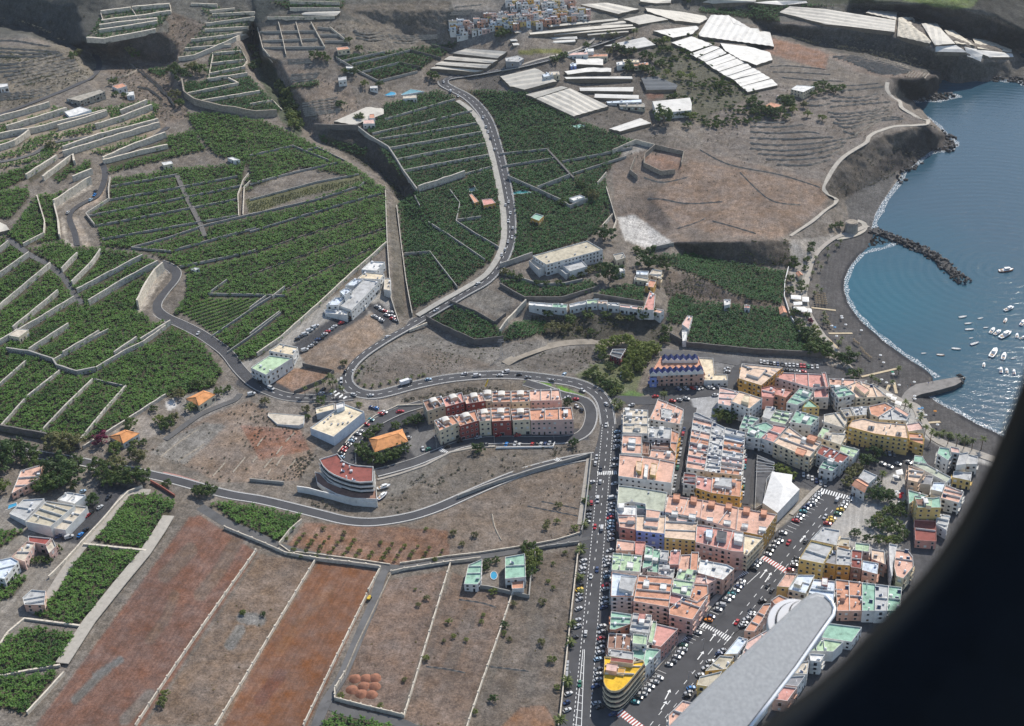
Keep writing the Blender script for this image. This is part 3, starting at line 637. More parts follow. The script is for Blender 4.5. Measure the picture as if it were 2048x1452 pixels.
def build_terrain():
 w=P(MX.ravel(),MY.ravel(),GZ.ravel())
 # rugged relief only where the ground is wild
 amp=np.clip((RGH.ravel()-.8)/.2,0,1)
 amp2=amp.reshape(nY,nX)
 for _ in range(3):
  q=np.pad(amp2,1,mode='edge');amp2=(q[:-2,1:-1]+q[2:,1:-1]+q[1:-1,:-2]+q[1:-1,2:]+q[1:-1,1:-1])/5
 wild=amp2.ravel()**2
 gz=np.hypot(*np.gradient(GZ)).ravel()
 steep=np.clip((gz-.25)/.6,0,1)*np.clip(amp2.ravel()*3,0,1)
 n=fbm(w[:,0],w[:,1],14,3)+.6*fbm(w[:,0],w[:,2]*2+w[:,1]*.2,7,9)
 w[:,2]+=n*(.5*wild+1.5*steep)*(GZ.ravel()>-.2)
 w[:,0]+=fbm(w[:,1],w[:,2],9,21)*2.6*steep
 w[:,1]+=fbm(w[:,0],w[:,2],9,31)*2.6*steep
 # stepped dry-stone terraces: each step follows the contour of the slope
 for zp_,st in TERR:
  m=inpoly(PP(zp_),MX,MY).ravel()
  z=w[m,2]+fbm(w[m,0],w[m,1],40,55)*st*.5;f=(z/st)%1.0
  w[m,2]+=-f*st+st*np.clip((f-.8)/.2,0,1)
 me=bpy.data.meshes.new('ground')
 me.vertices.add(len(w));me.vertices.foreach_set('co',w.astype(np.float32).ravel())
 I,J=np.meshgrid(np.arange(nX-1),np.arange(nY-1))
 a=(J*nX+I).ravel()
 q=np.c_[a,a+nX,a+nX+1,a+1].astype(np.int32)
 me.loops.add(q.size);me.loops.foreach_set('vertex_index',q.ravel())
 me.polygons.add(len(q));me.polygons.foreach_set('loop_start',np.arange(0,q.size,4,dtype=np.int32))
 me.update(calc_edges=True)
 at=me.attributes.new('albedo','FLOAT_COLOR','POINT')
 alb=ALB.copy()
 q=np.pad(alb,((1,1),(1,1),(0,0)),mode='edge');alb=(q[:-2,1:-1]+q[2:,1:-1]+q[1:-1,:-2]+q[1:-1,2:]+4*q[1:-1,1:-1])/8
 at.data.foreach_set('color',np.c_[alb.reshape(-1,3),np.ones(alb.shape[0]*alb.shape[1])].astype(np.float32).ravel())
 at=me.attributes.new('wild','FLOAT','POINT')
 at.data.foreach_set('value',RGH.astype(np.float32).ravel())
 me.polygons.foreach_set('use_smooth',np.ones(len(q)and len(me.polygons),bool))
 m=bpy.data.materials.new('ground_soil');m.use_nodes=True
 nt=m.node_tree;N=nt.nodes;L=nt.links;b=N['Principled BSDF']
 b.inputs['Roughness'].default_value=.95;b.inputs['Specular IOR Level'].default_value=.15
 ac=N.new('ShaderNodeAttribute');ac.attribute_name='albedo'
 aw=N.new('ShaderNodeAttribute');aw.attribute_name='wild'
 geo=N.new('ShaderNodeNewGeometry')
 def noise(s,d=6,r=.6):
  n=N.new('ShaderNodeTexNoise');n.inputs['Scale'].default_value=s;n.inputs['Detail'].default_value=d;n.inputs['Roughness'].default_value=r
  L.new(geo.outputs['Position'],n.inputs['Vector']);return n
 n1,n2,n3=noise(.035),noise(.22,8,.75),noise(.9,6,.8)
 def ramp(n,a,b_,p0=.3,p1=.7):
  r=N.new('ShaderNodeMapRange');r.inputs['From Min'].default_value=p0;r.inputs['From Max'].default_value=p1;r.inputs['To Min'].default_value=a;r.inputs['To Max'].default_value=b_
  L.new(n.outputs['Fac'],r.inputs['Value']);return r
 def mul(a,bb):
  x=N.new('ShaderNodeMath');x.operation='MULTIPLY';L.new(a,x.inputs[0]);L.new(bb,x.inputs[1]);return x.outputs[0]
 f=mul(mul(ramp(n1,.75,1.18).outputs[0],ramp(n2,.62,1.3,.36,.64).outputs[0]),ramp(n3,.55,1.4,.36,.64).outputs[0])
 fa=G1(632,1121);fb=G1(497,1347);fd=fb-fa
 fm=N.new('ShaderNodeMapping');fm.vector_type='TEXTURE';fm.inputs['Rotation'].default_value=(0,0,math.atan2(fd.y,fd.x));fm.inputs['Scale'].default_value=(45,1.6,1.6)
 L.new(geo.outputs['Position'],fm.inputs['Vector']);n5=N.new('ShaderNodeTexNoise');n5.inputs['Scale'].default_value=1.0;n5.inputs['Detail'].default_value=5;n5.inputs['Roughness'].default_value=.7;L.new(fm.outputs[0],n5.inputs['Vector'])
 mf=N.new('ShaderNodeMix');mf.data_type='FLOAT';mf.inputs['B'].default_value=1.0;L.new(aw.outputs['Fac'],mf.inputs['Factor']);L.new(ramp(n5,.62,1.36,.35,.65).outputs[0],mf.inputs['A'])
 f=mul(f,mf.outputs['Result'])
 mixf=N.new('ShaderNodeMix');mixf.data_type='FLOAT';mixf.inputs['A'].default_value=1.0
 sc=N.new('ShaderNodeMapRange');sc.inputs['From Max'].default_value=.6;sc.inputs['To Min'].default_value=.35
 L.new(aw.outputs['Fac'],sc.inputs['Value']);L.new(sc.outputs[0],mixf.inputs['Factor']);L.new(f,mixf.inputs['B'])
 vm=N.new('ShaderNodeVectorMath');vm.operation='SCALE'
 L.new(ac.outputs['Color'],vm.inputs[0]);L.new(mixf.outputs['Result'],vm.inputs['Scale'])
 # warm / cool drift between patches
 hs=N.new('ShaderNodeHueSaturation');n4=noise(.09,5);rs=ramp(n4,.75,1.2);L.new(rs.outputs[0],hs.inputs['Saturation'])
 L.new(vm.outputs[0],hs.inputs['Color']);L.new(hs.outputs[0],b.inputs['Base Color'])
 bp=N.new('ShaderNodeBump');bp.inputs['Distance'].default_value=.55;L.new(mul(n2.outputs['Fac'],aw.outputs['Fac']),bp.inputs['Height'])
 bp2=N.new('ShaderNodeBump');bp2.inputs['Distance'].default_value=.16;L.new(n3.outputs['Fac'],bp2.inputs['Height']);L.new(bp.outputs[0],bp2.inputs['Normal']);L.new(bp2.outputs[0],b.inputs['Normal'])
 me.materials.append(m)
 o=bpy.data.objects.new('ground',me);col.objects.link(o);o['kind']='structure'
 # SEA
def build_sea():
 b=MB()
 A=P([1500,2900,2900,1500],[-250,-250,2000,2000],[0,0,0,0])
 x0,x1,y0,y1=60,2600,150,3200
 n=2
 b.quad((x0,y0,0),(x1,y0,0),(x1,y1,0),(x0,y1,0))
 m=bpy.data.materials.new('sea_water');m.use_nodes=True
 nt=m.node_tree;N=nt.nodes;L=nt.links;p=N['Principled BSDF']
 p.inputs['Roughness'].default_value=.12;p.inputs['IOR'].default_value=1.33
 geo=N.new('ShaderNodeNewGeometry')
 tip=G1(1925,545)
 mp=N.new('ShaderNodeVectorMath');mp.operation='SUBTRACT';mp.inputs[1].default_value=(tip.x+25,tip.y-8,0)
 L.new(geo.outputs['Position'],mp.inputs[0])
 wv=N.new('ShaderNodeTexWave');wv.wave_type='RINGS';wv.rings_direction='Z';wv.inputs['Scale'].default_value=.045;wv.inputs['Distortion'].default_value=5.0;wv.inputs['Detail'].default_value=3;wv.inputs['Detail Scale'].default_value=.35
 L.new(mp.outputs[0],wv.inputs['Vector'])
 mapn=N.new('ShaderNodeMapping');mapn.inputs['Rotation'].default_value=(0,0,math.radians(-28));mapn.inputs['Scale'].default_value=(.35,1.0,1)
 L.new(geo.outputs['Position'],mapn.inputs['Vector'])
 def noise(s,d,src):
  n=N.new('ShaderNodeTexNoise');n.inputs['Scale'].default_value=s;n.inputs['Detail'].default_value=d;n.inputs['Roughness'].default_value=.6
  L.new(src,n.inputs['Vector']);return n.outputs['Fac']
 a,c,e=noise(.16,4,mapn.outputs[0]),noise(.55,4,mapn.outputs[0]),noise(1.6,3,geo.outputs['Position'])
 prev=None
 for src,dist in((wv.outputs['Fac'],.06),(a,.22),(c,.13),(e,.05)):
  bp=N.new('ShaderNodeBump');bp.inputs['Distance'].default_value=dist;bp.inputs['Strength'].default_value=1
  L.new(src,bp.inputs['Height'])
  if prev:L.new(prev.outputs[0],bp.inputs['Normal'])
  prev=bp
 L.new(prev.outputs[0],p.inputs['Normal'])
 # colour: shallower and greener towards the beach of the bay
 dist=N.new('ShaderNodeVectorMath');dist.operation='DISTANCE'
 cpt=G1(1730,600);dist.inputs[1].default_value=(cpt.x,cpt.y,0);L.new(geo.outputs['Position'],dist.inputs[0])
 mr=N.new('ShaderNodeMapRange');mr.inputs['From Min'].default_value=20;mr.inputs['From Max'].default_value=190;L.new(dist.outputs['Value'],mr.inputs['Value'])
 big=noise(.012,4,geo.outputs['Position'])
 ad=N.new('ShaderNodeMath');ad.operation='MULTIPLY_ADD';L.new(big,ad.inputs[0]);ad.inputs[1].default_value=.5;L.new(mr.outputs[0],ad.inputs[2])
 rp=N.new('ShaderNodeValToRGB');rp.color_ramp.elements[0].color=(.014,.105,.145,1);rp.color_ramp.elements[1].color=(.028,.072,.105,1);rp.color_ramp.elements[1].position=1.0
 e2=rp.color_ramp.elements.new(.5);e2.color=(.018,.082,.118,1)
 L.new(ad.outputs[0],rp.inputs['Fac']);L.new(rp.outputs['Color'],p.inputs['Base Color'])
 o=b.build('sea',m);o['kind']='structure'
build_sea()
def foam_mat():
 m=bpy.data.materials.new('foam');m.use_nodes=True
 nt=m.node_tree;N=nt.nodes;L=nt.links;p=N['Principled BSDF'];p.inputs['Base Color'].default_value=(.8,.82,.82,1);p.inputs['Roughness'].default_value=.9
 geo=N.new('ShaderNodeNewGeometry');n=N.new('ShaderNodeTexNoise');n.inputs['Scale'].default_value=.9;n.inputs['Detail'].default_value=8;n.inputs['Roughness'].default_value=.75
 L.new(geo.outputs['Position'],n.inputs['Vector'])
 r=N.new('ShaderNodeMapRange');r.inputs['From Min'].default_value=.47;r.inputs['From Max'].default_value=.62;L.new(n.outputs['Fac'],r.inputs['Value'])
 L.new(r.outputs[0],p.inputs['Alpha'])
 return m
M_FOAM=foam_mat()
def foam(name,pts,w,up=.12):
 c=np.array(smooth_line(pts,5));wl=P(c[:,0],c[:,1],np.zeros(len(c)))
 ww=w*(1+.5*np.sin(np.arange(len(wl))*.9)*np.random.default_rng(len(pts)).random(len(wl)))
 L=offset(wl,0);t=np.gradient(wl[:,:2],axis=0);t/=np.linalg.norm(t,axis=1)[:,None]+1e-9
 A=wl.copy();B=wl.copy();A[:,0]+=t[:,1]*ww/2;A[:,1]-=t[:,0]*ww/2;B[:,0]-=t[:,1]*ww/2;B[:,1]+=t[:,0]*ww/2
 o=ribbon_mesh(A,B,up).build(name,M_FOAM);o['kind']='stuff'
 tag(o,'white foam of the breaking waves '+{'foam_bay':'along the round beach','foam_pier':'below the curved pier','foam_cliff':'under the headland cliff','foam_cove':'round the rocks of the dark cove','foam_shingle':'along the shingle beach beside the headland','foam_far':'at the far rocks by the greenhouses'}[name],'foam')
foam('foam_bay',PP("1790,487 1769,496 1745,501 1721,512 1703,536 1693,560 1692,579 1698,601 1712,624 1737,651 1771,680 1807,707 1844,731 1876,755"),3.6)
foam('foam_pier',PP("1856,793 1890,812 1924,829 1962,851 1992,864 2060,907"),5)
foam('foam_cliff',PP("1830,223 1855,236 1880,258 1909,285 1905,296 1892,302 1862,305 1834,326 1810,344 1799,360"),6)
foam('foam_cove',PP("1918,190 1896,197 1870,201 1834,202 1818,204"),8)
foam('foam_shingle',PP("1799,360 1774,396 1755,428 1747,455 1760,468"),6)
foam('foam_far',PP("2060,172 2036,162 2005,160 2020,156"),9)
# WALLS (each run of wall is one thing)
M_WALL=mat('block_wall',(.48,.44,.375),.95,.28,.5,.08)
M_WALLG=mat('grey_wall',(.33,.315,.285),.95,.2,.35,.03)
M_WALLP=mat('pale_wall',(.56,.50,.41),.95,.26,.5,.08)
M_WALLD=mat('dark_wall',(.14,.13,.12),.95,.22,.3,.04)
M_WALLW=mat('white_wall',(.70,.68,.64),.9,.1,.4)
M_STONE=mat('stone_wall',(.30,.26,.21),.95,.3,.6,.12)
def wall(pts,h=2.2,t=.5,m=None,label='',group=None,posts=0.0,cat='wall',name='field_wall',exc=4.0):
 p=np.asarray(pts,float)
 L=np.hypot(*np.diff(p,axis=0).T).sum()
 q=[]
 for a,b in zip(p[:-1],p[1:]):
  n=max(1,int(np.hypot(*(b-a))/12));q+=[a+(b-a)*k/n for k in range(n)]
 q.append(p[-1]);q=np.array(q)
 w=G(q[:,0],q[:,1]);base=w[0].copy()
 A,B=offset(w,-t/2)-base,offset(w,t/2)-base
 mb=MB();n=len(w)
 jit=rng.normal(0,.07*h/2.2,n)
 for i in range(n):
  z0,z1=w[i][2]-base[2]-1.5,w[i][2]-base[2]+h+jit[i]
  mb.v+=[(A[i][0],A[i][1],z0),(A[i][0],A[i][1],z1),(B[i][0],B[i][1],z1),(B[i][0],B[i][1],z0)]
 for i in range(n-1):
  for k in range(3):
   mb.f.append((4*i+k,4*i+k+1,4*i+4+k+1,4*i+4+k));mb.m.append(0)
 mb.f+=[(0,1,2,3),(4*n-1,4*n-2,4*n-3,4*n-4)];mb.m+=[0,0]
 o=mb.build(name,m or M_WALL,None,base)
 tag(o,label,cat,group)
 if posts:
  pm=None
  d=np.r_[0,np.cumsum(np.linalg.norm(np.diff(w,axis=0),axis=1))]
  k=0;t_=0.0;ang=0
  while t_<d[-1]:
   c=np.array([np.interp(t_,d,w[:,i])for i in range(3)])-base
   if pm is None:
    e=MB();e.box((0,0,-.5),(t+.22,t+.22,h+.75));e.box((0,0,h+.25),(t+.36,t+.36,.12));pm=e.mesh('post',m or M_WALL)
   i=min(len(w)-2,int(np.searchsorted(d,t_)));dd=w[i+1]-w[i]
   po=link('post',pm,o,tuple(c));po.rotation_euler=(0,0,math.atan2(dd[1],dd[0]))
   t_+=posts
 if exc:EXC.append((p+np.array([0,exc*.45]),exc))
 return o
def walls(fr,lines,what,order,group,**kw):
 for i,s in enumerate(lines):
  kk=dict(kw)
  if isinstance(s,tuple):s,ex=s;kk.update(ex)
  wall(px(fr,s),label=f"{ORD[i]} {what}, counted {order}" if len(lines)>1 else what,group=group,**kk)
walls('M1',["0,620 75,562","0,820 240,650","0,1080 410,735","110,1250 470,955","0,1360 300,1190 600,1005","240,1425 555,1222","510,1452 800,1280","920,1452 1100,1330","1130,1345 1370,1198"],
'pale retaining wall across the far left banana slope','from the top','terrace walls of the left slope',h=3.8,t=.9,m=M_WALL,exc=7)
walls('M1',["500,780 625,650","580,885 740,725 810,622","620,945 1145,668",("715,1045 1000,870 1270,725",dict(h=4.5))],'pale wall below the winding road bend','from the top','walls below the winding road',h=3.6,t=.9,exc=7)
wall(px('M1',"1110,1075 1180,930 1250,820 1315,770"),7.0,1.2,M_WALLP,'tall pale retaining wall beside the hairpin of the farm road','tall road walls',exc=9)
wall(px('M1',"440,262 560,180 700,85 735,70"),6.0,1.2,M_WALLP,'tall pale retaining wall above the upper winding road','tall road walls',exc=9)
wall(px('M1',"440,262 470,380 482,512"),4.0,1.0,M_WALLP,'pale wall left of the upper winding road bend','tall road walls',exc=6)
wall(px('M1',"300,182 335,300 362,390 355,485 190,572"),2.6,.8,M_WALLP,'angular pale wall between the upper left banana plots','tall road walls',exc=6)
wall(px('M1',"885,35 870,120 875,205 690,325 760,412"),2.4,.6,M_WALL,'stepped wall on the outer side of the winding road','tall road walls',exc=5)
walls('M1',["890,100 1420,6","880,207 1450,105 1900,18","710,335 1480,187 1950,90","770,415 1540,270 1905,200","820,522 1600,385 1905,332","1050,592 1350,510 1640,412 1920,345 2048,312","1060,592 1370,620"],
'thin grey terrace wall in the long-row banana field','from the top','grey terrace walls in the centre',h=1.7,m=M_WALLG,exc=5)
wall(px('M1',"1412,0 1500,200 1600,390 1640,500"),1.2,3.5,M_WALLD,'dark drainage channel bank through the long-row banana field',None,exc=9,name='channel_bank')
walls('M1',["1990,0 1945,60 1905,170 1912,340","2005,60 1955,110 1945,330"],'pale wall of the farm path between the central fields','from the left','farm path walls',h=2.0,m=M_WALLP,exc=5)
walls('M1',["1400,610 1700,527 2048,432","1440,742 1700,692 2048,612","1670,958 1820,848","1670,962 2048,968 2280,975","1700,1300 2048,1062 2170,985","1820,1432 2048,1272 2250,1112"],
'grey wall in the lower centre-left fields','from the top','grey terrace walls in the centre',h=1.8,m=M_WALLG,exc=6)
walls('L1',["0,290 215,102","0,640 220,390 480,182","310,692 520,470 745,250","630,752 820,520 1010,302","665,795 960,610 1330,372"],'straight concrete wall dividing the lower left banana field','from the left','dividing walls of the lower left field',h=2.2,t=.9,m=M_WALL,exc=6)
wall(px('L1',"60,15 240,40 430,100 460,150 620,200 770,172"),3.4,1.0,M_WALLG,'curving grey wall along the ditch of the lower left field','ditch walls',exc=7)
wall(px('L1',"775,165 1000,32 1150,-40 1330,-170"),3.0,.8,M_WALL,'long wall climbing from the lower left field to the farm road','ditch walls',exc=7)
wall(px('L1',"430,98 700,-60 870,-150"),2.2,.6,M_WALL,'short wall above the ditch of the lower left field','ditch walls',exc=6)
wall(px('L1',"740,242 1010,302"),1.6,.5,M_WALLG,'low wall closing the third plot of the lower left field','ditch walls',exc=5)
wall(px('L1',"-60,640 0,645 320,700 480,740 640,790"),4.5,1.0,M_WALLD,'long dark retaining wall under the lower left field','ditch walls',exc=8)
walls('T1',["0,970 200,915 400,855","60,1045 300,975 540,900","0,1110 110,1085 290,1060","280,1062 470,1012 860,915","470,1042 700,975 860,925","770,1032 1000,960 1220,875","970,922 1180,838","510,1212 800,1110 1270,988","510,1252 860,1142 1280,1015","0,1205 120,1165 240,1080",("830,1312 1100,1240 1345,1185",dict(h=3.6)),"830,1302 1050,1200 1330,1098",("215,1430 460,1275",dict(h=4)),("350,1445 590,1265 600,1320",dict(h=4)),"590,1452 740,1390"],
'pale stone wall of the upper left terraces','from the top','upper left terrace walls',h=4.6,t=1.6,m=M_WALLP,exc=10)
walls('T1',["810,112 1050,82","1062,78 1360,52","815,185 1100,150 1370,108","800,222 1000,195 1260,168","795,262 1000,232 1260,190","700,325 840,332 1250,255"],'wall of the terraces on the promontory above the dark gully','from the top','promontory walls',h=3.2,t=2.2,m=M_WALLP,exc=3)
walls('T1',["808,112 830,190","1055,80 1110,168","1365,55 1372,112"],'crossing wall of the terraces on the promontory','from the left','promontory walls',h=2.0,m=M_WALLP,exc=3)
walls('T1',["1530,45 1740,52","1680,102 1880,82","1700,128 2040,112","1650,205 2040,152","1640,252 2030,226","1530,332 1800,300 2020,262","1480,402 1850,372",("1430,492 1560,472 1800,370 2020,268",dict(h=4)),"1700,442 1930,422","1690,522 1960,492","1680,602 1960,547",("1660,652 1980,607",dict(h=3)),"1500,762 1900,682","1560,832 1800,790 2080,742","1830,640 1910,680"],
'pale wall of the terraces climbing right of the promontory','from the top','right terrace walls',h=2.4,t=1.2,m=M_WALLP,exc=5)
wall(px('T1',"1462,672 1480,780 1560,840 1680,872 2048,940 2220,930"),6.0,1.2,M_STONE,'high curved stone wall carrying the terrace beside the gully',None,exc=6)
walls('T1',["1670,640 1705,450","1920,385 1980,500 1950,545"],'upright wall at the edge of the right terraces','from the left','right terrace walls',h=2.0,m=M_WALLP,exc=3)
walls('T2',["80,268 520,258","100,338 540,322","110,392 600,388","540,230 640,240","560,290 760,290","600,340 780,340"],'low wall across the bare grey terraces','from the top','bare terrace walls',h=2.0,m=M_WALLG,exc=0)
walls('T2',["60,222 105,400 180,490","230,192 265,330 290,450","370,192 420,372","490,192 600,390","640,230 790,350"],'wall running down the bare grey terraces','from the left','bare terrace walls',h=2.2,m=M_WALLP,exc=0)
walls('T2',["320,85 720,85","140,160 680,150","320,30 720,40"],'pale wall of the topmost fields beside the dark valley','from the top','topmost walls',h=3,m=M_WALLP,exc=3)
walls('T2',["720,502 1080,425","815,525 1080,465 1280,412","900,585 1190,512","1030,660 1340,582"],'grey wall of the small upper banana field','from the top','small upper field walls',h=2,m=M_WALLG,exc=3)
walls('T2',["1450,372 1620,412","1280,412 1530,478","1190,512 1370,552"],'dark crossing wall of the small upper banana field','from the top','small upper field walls',h=2.4,m=M_WALLD,exc=3)
wall(px('T2',"690,470 890,590 1030,658"),2,.6,M_WALLG,'wall along the lower left edge of the small upper banana field','small upper field walls',exc=3)
walls('T2',["1080,962 1350,885 1640,802","980,1077 1400,985 1780,892","1030,1122 1400,1065 1820,992",("1110,1202 1500,1135 1850,1072",dict(h=2.6)),("1170,1292 1500,1225 1880,1162",dict(h=2.4)),("1230,1382 1600,1310 1910,1255",dict(h=2.6)),"1530,1452 1740,1395 1940,1342"],
'terrace wall of the banana field left of the highway','from the top','walls left of the highway',h=1.8,m=M_WALL,exc=4)
wall(px('T2',"870,1042 960,1112 1110,1202 1170,1290 1230,1390 1340,1540"),3.5,1.0,M_WALLG,'grey wall along the rim of the middle ravine',None,exc=5)
wall(px('T2',"520,1032 700,1036 870,1038"),4.5,1.2,M_WALLD,'dark wall at the head of the middle ravine',None,exc=4)
walls('T2',["0,1252 350,1172","100,1452 400,1375 700,1308","350,1177 630,1290","440,1212 540,1187 760,1292"],'grey wall in the field beside the tree-filled gully','from the top','walls beside the gully',h=1.6,m=M_WALLG,exc=4)
wall(px('T2',"0,845 180,812 255,890"),2,.7,M_WALLP,'pale wall closing the terrace left of the tree-filled gully',None,exc=3)
walls('M2',["0,82 290,2","0,207 540,62 870,2","0,327 560,197 880,95 920,60","0,462 330,362 700,250 1050,152",("0,632 420,490 860,347",dict(m=M_DIRT,h=.7)),("0,802 550,600 1080,425",dict(m=M_DIRT,h=.7)),("290,917 620,745 960,592",dict(m=M_DIRT,h=.7))],
'field boundary in the great central plantation','from the top','central plantation boundaries',h=1.6,m=M_WALLG,exc=6)
wall(px('M2',"60,1452 250,1320 540,1062 800,820 1095,560"),3.0,.8,M_WALLP,'long pale wall behind the packing plant',None,exc=6)
walls('M2',["0,1082 130,987","180,992 280,912","0,1292 240,1112"],'short pale wall below the young rows','from the top','walls below the young rows',h=2.6,m=M_WALL,exc=6)
walls('M2',["1085,142 1092,350 1100,560 1130,1000 1190,1190","1175,262 1215,600 1250,860 1300,1130"],'long wall of the straight ravine channel','from the left','channel walls',h=2.5,m=M_WALL,exc=5)
wall(px('M2',"1350,132 1500,85 1720,12"),5.0,1.2,M_WALL,'tall wall at the top of the field between channel and highway',None,exc=7)
walls('M2',["1600,132 1680,240 1650,382 1800,480 1990,592","1660,372 1850,347","1430,392 1560,472 1880,692","1235,642 1440,627","1440,627 1550,770 1660,912","1320,182 1360,262"],'dark wall inside the field between channel and highway','from the top','walls between channel and highway',h=2.2,m=M_WALLG,exc=4)
walls('M2',["1600,1030 1800,1110 1960,1200",("1410,1172 1550,1250 1800,1362 2030,1340",dict(h=5)),"1960,1200 2048,1130"],'dark wall round the sunken field below the highway','from the top','walls of the sunken field',h=3.0,m=M_WALLD,exc=4)
walls('T3',["0,1242 390,1202","20,1342 430,1277","500,1302 750,1255 1060,1190","580,1402 800,1330 1010,1262",("900,1232 1090,1150 1240,1190",dict(h=4,m=M_WALLP))],'grey wall of the banana field right of the highway','from the top','walls right of the highway',h=2,m=M_WALLG,exc=4)
wall(px('T3',"380,1212 480,1320 590,1440"),2.2,1.5,M_WALLD,'dark ditch wall in the field right of the highway',None,exc=5)
walls('T3',["1240,1190 1470,1242 1450,1330","1240,1190 1160,1262 1150,1335","1150,1335 1290,1402 1400,1390","1080,1290 1040,1390 1100,1440"],'stone wall of the bare terraces above the brown plateau','from the top','bare plateau walls',h=4,m=M_STONE,exc=0)
walls('M3',["60,32 290,132 480,222 560,272","300,122 560,22","560,272 700,217"],'tall dark wall round the villa below the highway','from the top','walls by the villa',h=3.5,m=M_WALLG,exc=4)
walls('M3',["780,82 850,2","850,120 890,250 930,385 900,470","820,425 900,335"],'pale wall along the right edge of the right-hand plantation','from the top','right plantation edge',h=3,m=M_WALLP,exc=3)
wall(px('M3',"1180,615 1280,590 1390,567"),3,.8,M_WALLG,'grey wall below the white spoil field',None,exc=3)
wall(px('M3',"0,745 130,700 260,655"),4,.8,M_WALLG,'grey wall behind the long warehouse',None,exc=4)
wall(px('M3',"0,790 200,850 330,890 520,880 660,850"),2.2,.6,M_WALLG,'curved wall in front of the long warehouse',None,exc=4)
wall(px('M3',"0,890 120,960 200,1000 500,1000 780,915"),2.8,.8,M_WALLD,'curved dark wall above the row of white cliff houses',None,exc=4)
wall(px('M3',"750,970 950,1000 1150,1035"),2.4,.8,M_WALLD,'dark wall between small field and cliff houses',None,exc=4)
wall(px('M3',"0,1270 60,1190 210,1035"),4,1.0,M_WALLP,'pale ramp wall climbing to the cliff houses',None,exc=4)
wall(px('M3',"1360,1300 1500,1375 2048,1430 2600,1460"),4.0,.8,M_WALLD,'long dark wall between seaside plantation and car park',None,exc=4)
wall(px('K8',"110,360 80,480 75,600 130,770 230,930 300,990"),2.0,.5,M_WALLW,'long white wall between seaside plantation and promenade',None,exc=4)
# plots along the bottom
PL=dict(h=1.8,m=M_WALLP,posts=9.0,exc=0)
walls('B1',["1859,190 1660,470 1470,742","1470,742 1230,1090 985,1460"],'pale wall right of the red earth plot','from the top','walls of the bottom plots',**PL)
walls('B2',["660,252 420,650 170,1070","170,1070 0,1350 -70,1470"],'pale wall left of the rust-coloured plot','from the top','walls of the bottom plots',**PL)
walls('B2',["1128,315 1040,482","1030,510 800,980 570,1460"],'pale wall between rust-coloured plot and gravel lane','from the top','walls of the bottom plots',**PL)
wall(px('B2',"1210,345 1170,432 1060,660 960,870 870,1082"),1.2,.5,M_STONE,'low rough wall along the right of the gravel lane','walls of the bottom plots',exc=0)
wall(px('B2',"1640,272 1540,600 1420,1000 1300,1392"),label='pale wall right of the plot with the earth heaps',group='walls of the bottom plots',**PL)
wall(px('B3',"725,602 640,860 520,1200 430,1470"),label='pale wall left of the grey plot beside the avenue',group='walls of the bottom plots',**PL)
wall(px('B3',"1150,302 1105,700 1030,1400 1020,1470"),label='pale wall between the grey plot and the avenue parking',group='walls of the bottom plots',h=2.6,m=M_WALLP,exc=0)
wall(px('B2',"0,22 270,132 440,207 660,247"),label='wall along the ditch above the red earth plot',group='walls of the bottom plots',h=2.0,m=M_WALLP,posts=9,exc=3)
wall(px('B2',"660,252 900,280 1130,312"),label='wall at the head of the rust-coloured plot',group='walls of the bottom plots',h=2.4,m=M_WALLP,posts=9,exc=0)
wall(px('B2',"1210,345 1300,325 1640,272"),label='wall at the head of the plot with the earth heaps',group='walls of the bottom plots',h=2.0,m=M_WALLP,posts=7,exc=0)
wall(px('B2',"870,1085 800,1200 800,1268 1000,1320 1300,1392"),label='hooked wall at the foot of the plot with the earth heaps',group='walls of the bottom plots',h=2.4,m=M_WALLP,posts=5,exc=0)
wall(px('B3',"330,408 520,385"),label='short wall left of the green-roofed villa',group='walls of the bottom plots',h=2,m=M_WALLP,exc=0)
wall(px('B3',"875,320 1000,300 1150,280"),label='grey fence wall on the lower side of the plot road',group='walls of the bottom plots',h=1.8,m=M_WALLG,posts=6,exc=0)
wall(px('B3',"0,415 300,370 520,345 860,292 1000,265 1165,215"),label='low wall on the upper side of the plot road',group='walls of the bottom plots',h=1.4,m=M_WALLP,exc=0)
wall(px('B2',"400,140 470,190 680,212 900,240 1200,285"),label='low pale kerb wall below the young orchard',group='walls of the bottom plots',h=1.0,m=M_WALLP,exc=0)
wall(px('B2',"395,145 470,50 560,-30"),label='pale wall between banana corner and young orchard',group='walls of the bottom plots',h=2.4,m=M_WALLP,exc=4)
wall(px('B3',"410,562 560,572 830,632 840,520 875,330"),label='dark wall round the garden of the green-roofed villa',group='walls of the bottom plots',h=2.4,m=M_WALLG,exc=0)
wall(PP("1183,915 1177,975 1168,1050 1163,1068"),label='dark wall between scrub field and avenue',h=3.0,m=M_WALLG,exc=0)
wall(px('K6',"560,1440 900,1310 1300,1180 1840,1030"),label='grey retaining wall under the lower road',h=2.6,t=.8,m=M_WALLG,exc=0)
wall(px('K7',"420,1160 520,1175 680,1215 850,1260 1000,1290 1110,1300"),label='white retaining wall below the curved hotel',h=4,t=.6,m=M_WALLW,exc=0)
wall(px('K7',"0,1065 150,1080 300,1095"),label='dark wall below the scrub field left of the hotel',h=2,m=M_WALLG,exc=0)
wall(px('K6',"930,955 1480,945 1500,900"),label='white kerb wall in front of the row of bays',h=1.2,m=M_WALLW,exc=0)
wall(px('K7',"775,820 900,670 1100,500 1300,410 1520,400"),label='pale wall along the parking lane above the hotel',h=1.2,m=M_WALLP,exc=0)
wall(px('K7',"465,55 740,115 650,190 390,300"),label='dark wall round the brown plot beside the roundabout',h=2.5,m=M_WALLD,exc=0)
wall(px('B5',"1220,495 1100,540 1000,640 880,780 740,930 560,1130 420,1270"),label='pale curved wall along the lane of the left settlement',h=1.8,t=.8,m=M_WALLP,exc=6)
